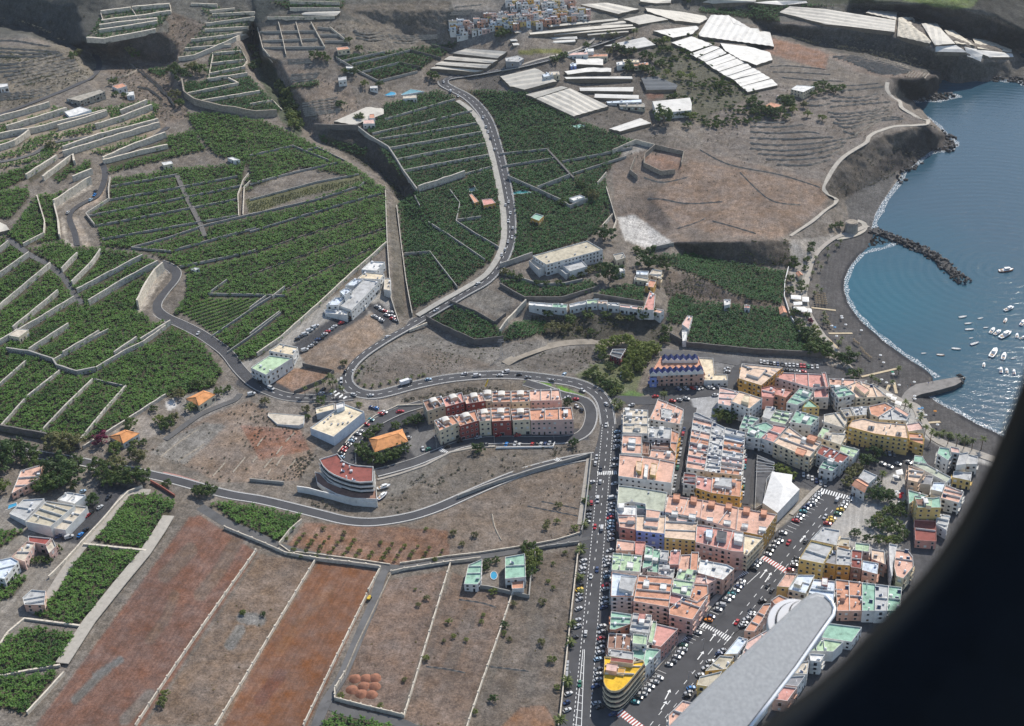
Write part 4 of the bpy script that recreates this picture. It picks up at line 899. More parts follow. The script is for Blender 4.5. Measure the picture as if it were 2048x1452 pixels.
wall(px('B5',"1290,450 1380,500 1495,575"),label='red wall below the red pavement',h=2,m=mat('red_wall',(.36,.12,.09),.9,.15,.5),exc=3)
wall(px('B1',"610,140 850,165 1080,190"),label='pale wall between the two near banana plots',h=1.4,t=1.2,m=M_WALLP,exc=4)
wall(px('B1',"0,1100 200,1060 440,1020"),label='pale wall between the two lowest banana plots',h=1.4,t=1.0,m=M_WALLP,exc=4)
wall(px('B1',"470,1075 350,1210 200,1370"),label='pale wall at the lowest left corner beside the dirt strip',h=2.0,t=.8,m=M_WALLP,exc=4)
wall(px('B1',"0,870 60,780 180,680 640,740"),label='low pale wall round the lower settlement corner',h=1.2,t=1.0,m=M_WALLP,exc=5)
# contour ridges of the dry terraces
def ridges(name,label,lines,h=1.0,m=None,mid=True):
 mb=MB()
 ext=[]
 for a_,b_ in zip(lines[:-1],lines[1:]):
  if mid:
   p,q=resample(a_,6),resample(b_,6)
   if abs(p[:,1]-q[:,1]).max()<16 and abs(p[:,0]-q[:,0]).max()<70:ext+=[list(map(tuple,p*(1-t)+q*t))for t in(.5,)]
 for s in list(lines)+ext:
  c=np.array(smooth_line(s,5));w=world_line(c)
  A,B=offset(w,-.8),offset(w,.8);n=len(w);k=len(mb.v)
  for i in range(n):
   hh=h*(1+.3*math.sin(i*1.7))
   mb.v+=[tuple(A[i]-[0,0,.3]),(w[i][0],w[i][1],w[i][2]+hh),tuple(B[i]-[0,0,.3])]
  for i in range(n-1):
   for j in range(2):
    mb.f.append((k+3*i+j,k+3*i+j+1,k+3*i+3+j+1,k+3*i+3+j));mb.m.append(0)
 o=mb.build(name,m or M_STONE);tag(o,label,'ridge',kind='stuff')
ridges('hill_ridges','low stone terraces on the hill at the upper left edge',[px('T1',s)for s in["0,520 150,510 350,470 520,430","0,580 200,560 450,510 600,480","60,640 300,590 620,520","120,690 350,640 640,560","0,760 200,740 420,690","0,800 250,780 400,750","0,330 120,330 300,360 420,380","0,390 200,400 480,420","0,450 250,455 500,445","850,640 1000,610 1100,560","1100,700 1200,720 1300,800","1050,520 1200,640 1330,760","1130,560 1290,700 1400,850"]],1.3)
ridges('terrace_ridges','curving low ridges of the dry terraces on the headland',[px('T4',s)for s in["0,945 150,950 300,945 400,930","0,985 200,995 420,985 520,1000","0,1030 250,1040 450,1030 620,1025","0,1070 200,1085 450,1075 700,1040 800,1010","0,1110 250,1125 500,1105 720,1060","60,1150 300,1160 500,1140 700,1090","120,1190 350,1195 560,1170 680,1120","200,1230 420,1235 600,1190",
"600,800 800,780 950,770 1050,760","580,840 700,850 900,830 1040,790","640,890 720,900 1000,850","660,940 740,950 950,900 1100,870","700,980 780,1000 900,940","620,720 800,730 960,700","600,755 790,755 960,735","560,680 800,670 1000,650","580,640 780,640 960,625","600,870 690,875 900,850 1040,815","620,915 720,925 960,870 1070,830","780,1010 830,975 980,905 1150,890","760,960 860,925 1000,880 1120,880","420,760 520,740 600,730","380,780 500,790 600,775","150,500 300,495 560,520","170,540 350,545 600,560","240,580 450,600 700,610","0,905 120,915 260,915"]],.8,mid=False)
ridges('furrow_ridges','parallel furrow ridges on the plateau above the cove',[px('T4',s)for s in["620,425 760,420 820,415","700,450 850,435 930,430","760,470 950,450 1010,445","800,490 1000,470 1080,465","850,505 1050,490 1130,480","880,525 1080,510 1180,500","930,540 1100,530 1200,520","980,555 1120,545 1230,530","1160,570 1210,520","1200,580 1250,530","1250,585 1290,540","1300,588 1335,550"]],.9)
ridges('scrub_ridges','low stone ridges on the bare slope above the small upper banana field',[px('T2',s)for s in["1100,280 1300,290 1500,280","1120,310 1300,320 1500,305","830,240 900,270 1050,260","850,300 950,320 1100,310","1150,340 1250,345 1350,330","320,620 550,600","330,655 520,640","330,600 560,585","420,830 700,780","420,870 720,830","430,900 730,870","440,930 720,890","300,480 480,475","310,510 500,500","1620,90 1800,80","1600,120 1760,110","1640,60 1850,40"]],.8)
ridges('plot_ridges','pale broken stone rows on the abandoned plots',[px('B3',s)for s in["820,40 980,72 1150,105","910,10 1040,35 1150,58","590,90 610,180 650,260","380,640 520,660 620,690","580,1070 700,1085 830,1100","170,1070 290,1085 420,1110"]]+[px('K7',s)for s in["120,950 190,870","230,930 290,840","230,830 280,760","310,720 390,640","60,760 110,690","330,960 400,880","150,1010 180,960","20,900 60,850"]]+[px('L1',s)for s in["1280,860 1400,760 1590,630","1420,890 1640,750","1860,980 1960,860","1700,1010 1800,900"]],.5,mid=False)
ridges('plateau_ridges','broken stone rows on the brown plateau',[px('M3',s)for s in["1180,190 1300,195 1500,230 1780,215","1420,430 1550,390 1640,350","1700,370 1850,410 2048,470","1150,20 1300,60 1500,20"]]+[px('PX',"1400,300 1460,330 1560,350 1640,375"),px('PX',"1480,345 1540,400 1600,410")],.7)
# PLANTS
def leaf_mat(name,c,tips,rough=.45,var=.35):
 m=bpy.data.materials.new(name);m.use_nodes=True
 nt=m.node_tree;N=nt.nodes;L=nt.links;p=N['Principled BSDF']
 p.inputs['Roughness'].default_value=rough;p.inputs['Specular IOR Level'].default_value=.22
 oi=N.new('ShaderNodeObjectInfo');geo=N.new('ShaderNodeNewGeometry')
 n=N.new('ShaderNodeTexNoise');n.inputs['Scale'].default_value=.07;n.inputs['Detail'].default_value=5;L.new(geo.outputs['Position'],n.inputs['Vector'])
 n2=N.new('ShaderNodeTexNoise');n2.inputs['Scale'].default_value=.9;n2.inputs['Detail'].default_value=3;L.new(geo.outputs['Position'],n2.inputs['Vector'])
 a=N.new('ShaderNodeMath');a.operation='MULTIPLY_ADD';L.new(n2.outputs['Fac'],a.inputs[0]);a.inputs[1].default_value=.8;L.new(n.outputs['Fac'],a.inputs[2])
 r=N.new('ShaderNodeValToRGB');r.color_ramp.elements[0].position=.55;r.color_ramp.elements[1].position=1.25 if False else 1.0
 r.color_ramp.elements[0].color=(*[x*(1-var)for x in c],1);r.color_ramp.elements[1].color=(*tips,1)
 L.new(a.outputs[0],r.inputs['Fac']);L.new(r.outputs['Color'],p.inputs['Base Color'])
 tr=N.new('ShaderNodeBsdfTranslucent');L.new(r.outputs['Color'],tr.inputs['Color'])
 mx=N.new('ShaderNodeMixShader');mx.inputs[0].default_value=.3;L.new(p.outputs[0],mx.inputs[1]);L.new(tr.outputs[0],mx.inputs[2])
 L.new(mx.outputs[0],N['Material Output'].inputs['Surface'])
 return m
M_BAN=leaf_mat('banana_leaf',(.026,.090,.020),(.112,.215,.040),.6)
M_BAND=leaf_mat('banana_leaf_dark',(.015,.068,.022),(.058,.145,.038),.6)
M_TREE=leaf_mat('tree_leaf',(.045,.080,.024),(.105,.155,.04),.6)
M_TREEL=leaf_mat('light_leaf',(.085,.125,.03),(.21,.25,.06),.55)
M_TREED=leaf_mat('dark_leaf',(.032,.060,.022),(.068,.115,.034),.6)
M_OLIVE=leaf_mat('olive_leaf',(.10,.10,.042),(.19,.19,.075),.6)
M_PALM=leaf_mat('palm_frond',(.045,.078,.022),(.14,.17,.05),.5)
M_SHRUB=leaf_mat('grey_shrub',(.12,.115,.085),(.22,.21,.15),.8)
M_SHRUBG=leaf_mat('green_shrub',(.07,.09,.035),(.15,.17,.07),.7)
M_BOUG=leaf_mat('flower_leaf',(.10,.02,.045),(.2,.03,.07),.6)
M_BARK=mat('bark',(.13,.10,.07),.95,.3,2.0,.05)
M_STRAW=leaf_mat('dry_grass',(.18,.14,.065),(.32,.26,.12),.9)
def strip_leaf(mb,p0,az,up,L,w,droop,n=4,mi=0):
 """arching leaf blade folded along its mid-rib."""
 d=Vector((math.cos(az),math.sin(az),0));s=Vector((-math.sin(az),math.cos(az),0))
 k=len(mb.v);p=Vector(p0);el=up
 for i in range(n+1):
  t=i/n;ww=w*math.sin(math.pi*min(1,.12+.88*t)*.98)if i<n else.02
  ww=max(ww,.03)
  mb.v+=[tuple(p+s*ww/2-Vector((0,0,ww*.12))),tuple(p),tuple(p-s*ww/2-Vector((0,0,ww*.12)))]
  p=p+(d*math.cos(el)+Vector((0,0,math.sin(el))))*(L/n);el-=droop/n
 for i in range(n):
  for j in range(2):
   mb.f.append((k+3*i+j,k+3*i+j+1,k+3*i+3+j+1,k+3*i+3+j));mb.m.append(mi)
def banana_mesh(seed,m,h=1.5):
 r=random.Random(seed);mb=MB()
 for st in range(2):
  ox,oy=(0,0)if st==0 else(r.uniform(-.8,.8),r.uniform(-.8,.8));hh=h*(1 if st==0 else.65)
  mb.tube([(ox,oy,-.3),(ox,oy,hh)],[.17,.11],5,1)
  n=8 if st==0 else 5
  for i in range(n):
   strip_leaf(mb,(ox,oy,hh-.1+r.uniform(-.1,.15)),i*2.4+r.uniform(-.4,.4),r.uniform(.5,1.25),r.uniform(1.7,2.3)*(1 if st==0 else.7),r.uniform(.5,.68),r.uniform(1.1,2.0),4)
 return mb.mesh('banana_plant',[m,M_BARK])
def shrub_mesh(seed,m,n=70,flat=.6,leaf=.28):
 r=random.Random(seed);mb=MB()
 cl=[(r.uniform(-.6,.6),r.uniform(-.6,.6),r.uniform(.25,.7)*flat*1.6)for _ in range(6)]
 for i in range(n):
  c=r.choice(cl);a=Vector((r.gauss(0,1),r.gauss(0,1),abs(r.gauss(0,.8)))).normalized()*r.uniform(.25,.5)
  p=Vector(c)+Vector((a.x,a.y,a.z*flat));u=Vector((r.gauss(0,1),r.gauss(0,1),r.gauss(0,1))).normalized();v=u.orthogonal().normalized();s=leaf*r.uniform(.6,1.2)
  mb.quad(p-u*s-v*s*.5,p+u*s*.2-v*s*.5,p+u*s,p+v*s*.5)
 return mb.mesh('shrub',m)
PROTO={}
def proto(name,me):
 PROTO[name]=bpy.data.objects.new('proto_'+name,me);return PROTO[name]
for i in range(3):
 proto(f'ban{i}',banana_mesh(i,M_BAN,1.5));proto(f'band{i}',banana_mesh(i+5,M_BAND,1.4))
proto('young',banana_mesh(31,M_BAN,.5))
proto('shrub',shrub_mesh(3,M_SHRUB));proto('shrubg',shrub_mesh(4,M_SHRUBG));proto('straw',shrub_mesh(5,M_STRAW,60,.35,.3));proto('crown_shrub',shrub_mesh(6,M_TREE,110,1.0,.3))
def rock_mesh(seed,m):
 r=random.Random(seed);bm=bmesh.new();bmesh.ops.create_icosphere(bm,subdivisions=1,radius=1)
 for v in bm.verts:v.co=Vector((v.co.x*r.uniform(.7,1.2),v.co.y*r.uniform(.7,1.2),v.co.z*r.uniform(.5,1.0)))
 me=bpy.data.meshes.new('boulder');bm.to_mesh(me);bm.free();me.materials.append(m);return me
M_BASALT=mat('basalt',(.055,.052,.050),.85,.4,.5,.1)
M_STONEP=mat('field_stone',(.21,.19,.165),.95,.35,.6,.1)
proto('stone',rock_mesh(2,M_STONEP))
def scatter(name,label,cat,pts,pr,smin,smax,seed):
 me=bpy.data.meshes.new(name);me.vertices.add(len(pts));me.vertices.foreach_set('co',np.asarray(pts,np.float32).ravel());me.update()
 o=link(name,me);tag(o,label,cat,kind='stuff')
 ng=bpy.data.node_groups.new('plant_'+name,'GeometryNodeTree')
 ng.interface.new_socket('Geometry',in_out='INPUT',socket_type='NodeSocketGeometry');ng.interface.new_socket('Geometry',in_out='OUTPUT',socket_type='NodeSocketGeometry')
 N=ng.nodes;L=ng.links
 gi,go=N.new('NodeGroupInput'),N.new('NodeGroupOutput')
 m2p=N.new('GeometryNodeMeshToPoints');iop=N.new('GeometryNodeInstanceOnPoints');oi=N.new('GeometryNodeObjectInfo');oi.inputs['Object'].default_value=PROTO[pr]
 rv=N.new('FunctionNodeRandomValue');rv.data_type='FLOAT_VECTOR';rv.inputs[0].default_value=(-.12,-.12,0);rv.inputs[1].default_value=(.12,.12,6.283);rv.inputs['Seed'].default_value=seed
 rs=N.new('FunctionNodeRandomValue');rs.data_type='FLOAT';rs.inputs[2].default_value=smin;rs.inputs[3].default_value=smax;rs.inputs['Seed'].default_value=seed+50
 L.new(gi.outputs[0],m2p.inputs['Mesh']);L.new(m2p.outputs[0],iop.inputs['Points']);L.new(oi.outputs['Geometry'],iop.inputs['Instance'])
 L.new(rv.outputs[0],iop.inputs['Rotation']);L.new(rs.outputs[1],iop.inputs['Scale']);L.new(iop.outputs[0],go.inputs[0])
 md=o.modifiers.new('plants','NODES');md.node_group=ng
 return o
 # keep-out mask on the drawing grid, 2 px cells
KO=np.zeros((760,1100),bool)
def ko_line(pts,w):
 pts=np.asarray(pts,float)
 for a,b in zip(pts[:-1],pts[1:]):
  x0,x1=int((min(a[0],b[0])-w)/2),int((max(a[0],b[0])+w)/2)+2;y0,y1=int((min(a[1],b[1])-w)/2),int((max(a[1],b[1])+w)/2)+2
  x0,y0=max(0,x0),max(0,y0);x1,y1=min(1100,x1),min(760,y1)
  if x0>=x1 or y0>=y1:continue
  X,Y=np.meshgrid(np.arange(x0,x1)*2.0-a[0],np.arange(y0,y1)*2.0-a[1]);d=b-a
  t=np.clip((X*d[0]+Y*d[1])/(d@d+1e-9),0,1)
  KO[y0:y1,x0:x1]|=np.hypot(X-t*d[0],Y-t*d[1])<w/2
def ko_poly(poly,grow=0):
 poly=np.asarray(poly,float);x0,y0=(poly.min(0)/2).astype(int)-1;x1,y1=(poly.max(0)/2).astype(int)+2
 x0,y0=max(0,x0),max(0,y0);x1,y1=min(1100,x1),min(760,y1)
 if x0>=x1 or y0>=y1:return
 X,Y=np.meshgrid(np.arange(x0,x1)*2.0,np.arange(y0,y1)*2.0)
 KO[y0:y1,x0:x1]|=inpoly(poly,X,Y)
def planting(poly,step,jit=.35,ang=None,row=None,keep=1.0):
 """jittered world-space grid of ground points inside an outline on the drawing grid."""
 poly=np.asarray(poly,float)
 cz=float(Zp(poly[:,0],poly[:,1]).mean())
 w=P(poly[:,0],poly[:,1],np.full(len(poly),cz))
 c=w.mean(0);R=np.linalg.norm(w[:,:2]-c[:2],axis=1).max()*1.25
 ang=rng.uniform(0,3.14)if ang is None else ang
 n=int(2*R/step)+1;n2=int(2*R/(row or step))+1
 if n*n2>900000:return np.zeros((0,3))
 U,V=np.meshgrid((np.arange(n)-n/2)*step,(np.arange(n2)-n2/2)*(row or step))
 U=U.ravel()+rng.uniform(-jit,jit,U.size)*step;V=V.ravel()+rng.uniform(-jit,jit,V.size)*step
 pts=np.c_[c[0]+U*math.cos(ang)-V*math.sin(ang),c[1]+U*math.sin(ang)+V*math.cos(ang),np.full(U.size,cz)]
 for _ in range(4):
  a,b=proj(pts);pts[:,2]=Zp(a,b)
 a,b=proj(pts)
 ok=inpoly(poly,a,b)&(a>-60)&(b>-40)&(a<2110)&(b<1500)
 ia,ib=np.clip((a/2).astype(int),0,1099),np.clip((b/2).astype(int),0,759)
 ok&=~KO[ib,ia]
 if keep<1:
  nz=fbm(pts[:,0],pts[:,1],22,77)
  ok&=rng.random(len(ok))<keep*np.clip(.62+2.6*nz,.05,1.6)
 return pts[ok]
 # BUILDINGS
COL=dict(W=(.64,.63,.60),w=(.52,.51,.49),C=(.66,.56,.40),Y=(.62,.45,.17),O=(.55,.31,.08),S=(.60,.37,.28),P=(.62,.42,.36),R=(.29,.075,.062),T=(.53,.27,.175),D=(.24,.075,.06),B=(.26,.15,.11),b=(.24,.31,.62),L=(.58,.64,.70),
G=(.27,.44,.335),g=(.40,.52,.34),K=(.26,.26,.27),k=(.42,.42,.41),s=(.52,.46,.37),N=(.33,.30,.25),Z=(.70,.42,.03),E=(.63,.47,.35),A=(.10,.10,.105),V=(.010,.018,.095),h=(.60,.27,.105),M=(.20,.03,.04),q=(.45,.40,.30),e=(.40,.42,.33),p=(.54,.27,.225))
def cm(k,roof=False):
 c=COL[k]
 return mat(('roof_' if roof else 'plaster_')+k,c,.85,.14 if not roof else.26,.3,.01)if k!='V' else mat('blue_tiles',c,.35,.25,2.0,.03)
M_FRAME=mat('window_frame',(.62,.61,.58),.6,.1,2)
M_GLASS=mat('window_glass',(.022,.027,.034),.12,.4,.5,spec=.6)
M_DOOR=mat('door_brown',(.11,.06,.035),.6,.3,1)
M_TANK=mat('tank_white',(.72,.72,.72),.5,.08,1)
M_TANKG=mat('tank_grey',(.33,.34,.36),.5,.2,1)
M_SOLAR=mat('solar_panel',(.03,.045,.085),.15,.2,2,spec=.6)
M_RAIL=mat('rail_white',(.66,.65,.62),.6,.1,2)
M_METAL=mat('galvanised',(.42,.43,.45),.4,.2,1,metal=.6)
def ccw(p):
 a=sum(p[i][0]*p[(i+1)%len(p)][1]-p[(i+1)%len(p)][0]*p[i][1]for i in range(len(p)))
 return p if a>0 else p[::-1]
def area2(p):
 return abs(sum(p[i][0]*p[(i+1)%len(p)][1]-p[(i+1)%len(p)][0]*p[i][1]for i in range(len(p))))/2
def inset(p,d):
 n=len(p);out=[]
 for i in range(n):
  a,b,c=Vector(p[i-1]),Vector(p[i]),Vector(p[(i+1)%n])
  e1=(b-a).normalized();e2=(c-b).normalized()
  n1=Vector((-e1.y,e1.x));n2=Vector((-e2.y,e2.x));m=n1+n2
  k=m.length_squared
  m=m*(2/k)if k>.3 else n1*1.0
  out.append(tuple(b+m*d*.5*(2 if k<=.3 else 1)))
 return out
def frame_of(fr,pts,h,z0=None,base_shift=True):
 pp=px(fr,pts);c=np.mean(pp,0)
 if z0 is None:
  z0=float(Zp([c[0]],[c[1]])[0])
  for _ in range(2):
   w=P([c[0]],[c[1]],[z0+h])[0];w[2]=z0;a,b=proj(w)
   z0=float(Zp(a,b)[0])
 w=P([q[0]for q in pp],[q[1]for q in pp],np.full(len(pp),z0+h))
 base=w.mean(0);base[2]=z0
 loc=ccw([(q[0]-base[0],q[1]-base[1])for q in w])
 for dz in(0,h):
  a,b=proj(np.array([[q[0]+base[0],q[1]+base[1],z0+dz]for q in loc]));ko_poly(np.c_[a,b])
 return loc,base
def shell(mb,loc,z0,z1,par=.7,t=.32,wi=0,ri=0):
 """outer wall with parapet and sunk roof deck."""
 n=len(loc);ins=inset(loc,t)
 for i in range(n):
  a,b=loc[i],loc[(i+1)%n];c,d=ins[i],ins[(i+1)%n]
  mb.quad((*a,z0),(*b,z0),(*b,z1+par),(*a,z1+par),wi)
  if par>.05:
   mb.quad((*a,z1+par),(*b,z1+par),(*d,z1+par),(*c,z1+par),ri)
   mb.quad((*c,z1+par),(*d,z1+par),(*d,z1),(*c,z1),ri)
 return ins
TANKS={}
def roof_item(kind):
 if kind in TANKS:return TANKS[kind]
 mb=MB()
 if kind=='water_tank':
  for z,r in((0,.62),(1.1,.62),(1.25,.45),(1.4,.2)):pass
  n=10;prof=[(0,.6),(.35,.66),(1.0,.66),(1.2,.5),(1.35,.18)]
  for i,(z,r)in enumerate(prof):
   mb.v+=[(r*math.cos(2*math.pi*k/n),r*math.sin(2*math.pi*k/n),z+.25)for k in range(n)]
   if i:
    for k in range(n):mb.f.append(((i-1)*n+k,(i-1)*n+(k+1)%n,i*n+(k+1)%n,i*n+k));mb.m.append(0)
  mb.f.append(tuple((len(prof)-1)*n+k for k in range(n)));mb.m.append(0);mb.box((0,0,0),(1.1,1.1,.25),0,1)
  me=mb.mesh(kind,[M_TANK,M_TANKG])
 elif kind=='box_tank':
  mb.box((0,0,.2),(1.5,1.1,1.1));mb.box((0,0,1.3),(.5,.5,.1));mb.box((-.5,0,0),(.15,1.0,.2),0,1);mb.box((.5,0,0),(.15,1.0,.2),0,1);me=mb.mesh(kind,[M_TANK,M_TANKG])
 elif kind=='solar_heater':
  mb.poly([(-.9,-.8,.2),(.9,-.8,.2),(.9,.7,1.1),(-.9,.7,1.1)],0);mb.poly([(-.9,.7,1.05),(.9,.7,1.05),(.9,-.8,.15),(-.9,-.8,.15)],1);mb.tube([(-.9,.85,1.2),(.9,.85,1.2)],.25,8,2);mb.box((-.8,.6,0),(.08,.08,1.0),0,1);mb.box((.8,.6,0),(.08,.08,1.0),0,1);me=mb.mesh(kind,[M_SOLAR,M_METAL,M_TANK])
 elif kind=='chimney':
  mb.box((0,0,0),(.6,.6,1.5));mb.box((0,0,1.6),(.8,.8,.12));mb.box((-.25,-.25,1.5),(.1,.1,.1));mb.box((.25,.25,1.5),(.1,.1,.1));me=mb.mesh(kind,[cm('W')])
 elif kind=='aerial':
  mb.tube([(0,0,0),(0,0,2.6)],.05,5);mb.box((0,0,2.4),(1.2,.05,.05));mb.box((.1,0,2.1),(.9,.05,.05));me=mb.mesh(kind,[M_METAL])
 elif kind=='roof_vent':
  mb.box((0,0,0),(1.0,.8,.7));mb.box((0,0,.7),(1.2,1.0,.08));me=mb.mesh(kind,[M_TANKG])
 elif kind=='pergola':
  for i in range(6):mb.box((-1.5+i*.6,0,2.3),(.12,2.6,.12))
  for x,y in((-1.5,-1.2),(1.5,-1.2),(-1.5,1.2),(1.5,1.2)):mb.box((x,y,0),(.12,.12,2.3))
  me=mb.mesh(kind,[M_DOOR])
 elif kind=='clothes_line':
  mb.tube([(-2,0,0),(-2,0,1.9)],.05,5);mb.tube([(2,0,0),(2,0,1.9)],.05,5)
  for y in(-.3,.3):mb.box((0,y,1.85),(4,.03,.03))
  r=random.Random(3)
  for i in range(5):mb.box((-1.6+i*.75,.3,.9),(.55,.04,.9),0,1)
  me=mb.mesh(kind,[M_METAL,cm('L')])
 TANKS[kind]=me
 return me
def facade(mb,loc,base,h,fl,style,r,only_cam=True):
 """window openings with proud frames, doors and balconies on every wall that can be seen."""
 n=len(loc);nf=max(1,int(round(h/fl)))
 for i in range(n):
  a,b=Vector(loc[i]),Vector(loc[(i+1)%n]);e=b-a;L=e.length
  if L<1.7:continue
  e.normalize();nn=Vector((e.y,-e.x));mid=(a+b)/2
  tc=Vector((CC[0]-base[0]-mid.x,CC[1]-base[1]-mid.y)).normalized()
  if nn.dot(tc)<-.35:continue
  k=max(1,int(L/r.uniform(2.7,3.6)))
  for f in range(nf):
   z=f*h/nf
   for j in range(k):
    if r.random()<.08:continue
    t=(j+.5)/k*L
    ground=f==0
    ww,z0,z1=(1.2,1.0,2.25)
    if ground and r.random()<.6:ww,z0,z1=(r.choice((1.0,1.1,2.2)),.05,2.25)
    balc=style==1 and not ground and j%2==0
    if balc:ww,z0,z1=1.5,.1,2.25
    c=a+e*t
    def q(u,zz,off):p=c+e*u+nn*off;return(p.x,p.y,z+zz)
    fw=.1
    # frame (four bars) and pane
    for(u0,u1,s0,s1)in((-ww/2-fw,ww/2+fw,z1,z1+fw),(-ww/2-fw,-ww/2,z0,z1),(ww/2,ww/2+fw,z0,z1),(-ww/2-fw,ww/2+fw,z0-fw,z0)):
     mb.quad(q(u0,s0,.09),q(u1,s0,.09),q(u1,s1,.09),q(u0,s1,.09),0)
    mb.quad(q(-ww/2,z0,.04),q(ww/2,z0,.04),q(ww/2,z1,.04),q(-ww/2,z1,.04),2 if(ground and ww<1.15 and r.random()<.5)or r.random()<.12 else 0 if r.random()<.14 else 1)
    mb.quad(q(-ww/2-fw,z1+fw,.09),q(ww/2+fw,z1+fw,.09),q(ww/2+fw,z1+fw,.0),q(-ww/2-fw,z1+fw,.0),0)
    if balc:
     bw,d=min(3.0,L/k*1.7),1.0
     for(zz0,zz1,off0,off1)in((-.12,.05,0,d),(.05,1.0,d-.12,d)):
      P0=[q(-bw/2,zz0,off0),q(bw/2,zz0,off0),q(bw/2,zz0,off1),q(-bw/2,zz0,off1)];P1=[(x,y,w-zz0+zz1)for x,y,w in P0]
      mb.poly(P1[::-1],3)
      for s in range(4):mb.quad(P0[s],P1[s],P1[(s+1)%4],P0[(s+1)%4],3)
NB=[0]
def bld(fr,pts,h,wall_,roof_,label,name='house',cat='house',group=None,par=.7,fl=3.0,win=True,style=None,clut=None,z0=None,div=0,pent=(),items=None,trim=None,bands=False):
 NB[0]+=1;r=random.Random(NB[0]*7+1)
 loc,base=frame_of(fr,pts,h,z0)
 root=thing(name,tuple(base),label,cat,group)
 mb=MB();ins=shell(mb,loc,-3.0,h,par,ri=1)
 mb.build('wall',[cm(wall_),cm('W' if r.random()<.8 else wall_)],root)
 if not div and cat in('house','apartments')and area2(loc)>70:div=r.choice((0,1,1,2))
 rb=MB();rb.poly([(*p,h)for p in ins]);rb.build('roof',cm(roof_,True),root)
 if trim:  # proud cornice band in another colour
  tb=MB();o=inset(loc,-.12)
  for i in range(len(loc)):
   j=(i+1)%len(loc)
   tb.quad((*o[i],h+par-.35),(*o[j],h+par-.35),(*o[j],h+par+.06),(*o[i],h+par+.06));tb.quad((*o[i],h+par+.06),(*o[j],h+par+.06),(*ins[j],h+par+.06),(*ins[i],h+par+.06))
  tb.build('cornice',cm(trim),root)
 if bands:  # continuous balconies round each upper floor
  bb=MB();nf=max(1,int(round(h/fl)));o1,o2=inset(loc,-1.2),inset(loc,-1.05)
  for f in range(1,nf):
   z=f*h/nf-.15
   for i in range(len(loc)):
    j=(i+1)%len(loc);e=Vector(loc[j])-Vector(loc[i]);mid=(Vector(loc[i])+Vector(loc[j]))/2
    if Vector((e.y,-e.x)).dot(Vector((CC[0]-base[0]-mid.x,CC[1]-base[1]-mid.y)))<0:continue
    bb.quad((*o1[i],z),(*o1[j],z),(*o1[j],z+1.05),(*o1[i],z+1.05));bb.quad((*o1[i],z+1.05),(*o1[j],z+1.05),(*o2[j],z+1.05),(*o2[i],z+1.05));bb.quad((*o2[j],z+.25),(*o2[i],z+.25),(*o2[i],z+1.05),(*o2[j],z+1.05));bb.quad((*loc[i],z+.2),(*loc[j],z+.2),(*o2[j],z+.2),(*o2[i],z+.2));bb.quad((*loc[j],z),(*loc[i],z),(*o1[i],z),(*o1[j],z))
  if bb.f:bb.build('balcony',cm(wall_),root)
  if bands=='strip':  # dark strips between the balconies stand in for the shade of recessed loggias
   gb=MB();og=inset(loc,-.06);win=False
   for f in range(nf):
    z=f*h/nf
    for i in range(len(loc)):j=(i+1)%len(loc);gb.quad((*og[i],z+.95),(*og[j],z+.95),(*og[j],z+2.55),(*og[i],z+2.55))
   gb.build('loggia_shade',M_GLASS,root)
 A=area2(loc)
 if win:
  wb=MB();facade(wb,loc,base,h,fl,r.choice((0,1,1))if style is None else style,r)
  if wb.f:
   o=wb.build('windows',[M_FRAME,M_GLASS,M_DOOR,cm(wall_)],root);o['kind']='stuff'
 L0=max(range(len(loc)),key=lambda i:(Vector(loc[(i+1)%len(loc)])-Vector(loc[i])).length)
 e0=(Vector(loc[(L0+1)%len(loc)])-Vector(loc[L0])).normalized();rz=math.atan2(e0.y,e0.x)
 for k in range(div):  # low walls between roof terraces
  t=(k+1)/(div+1)
  n=len(loc);pA=Vector(loc[L0]).lerp(Vector(loc[(L0+1)%n]),t)
  nn=Vector((-e0.y,e0.x));best=None
  for i in range(n):
   if i==L0:continue
   c,d=Vector(loc[i]),Vector(loc[(i+1)%n]);den=nn.x*(d-c).y-nn.y*(d-c).x
   if abs(den)<1e-6:continue
   s=((c-pA).x*(d-c).y-(c-pA).y*(d-c).x)/den;u=((c-pA).x*nn.y-(c-pA).y*nn.x)/den
   if s>.5 and-.01<=u<=1.01 and(best is None or s<best):best=s
  if best:
   m=MB();mid=pA+nn*best/2;m.box((mid.x,mid.y,h),(best-.7,.22,par+r.uniform(.0,.5)),math.atan2(nn.y,nn.x));m.build('terrace_wall',cm('W'),root)
 for i,(pfr,ppts,ph,pw,prf)in enumerate(pent):
  pp=px(pfr,ppts);w=P([q[0]for q in pp],[q[1]for q in pp],np.full(len(pp),base[2]+h+ph))-base
  pl=ccw([(q[0],q[1])for q in w]);m=MB();pi=inset(pl,.2)
  shell(m,pl,h,h+ph,.3,.2);st=m.build('stair_house',cm(pw),root)
  m2=MB();m2.poly([(*q,h+ph)for q in pi]);m2.build('roof',cm(prf,True),st)
 n_it=int(A/26)if clut is None else clut
 kinds=items or['water_tank','box_tank','chimney','aerial','roof_vent','solar_heater','stair','stair','clothes_line']
 xs=[p[0]for p in loc];ys=[p[1]for p in loc];done=[]
 safe=inset(loc,1.3)
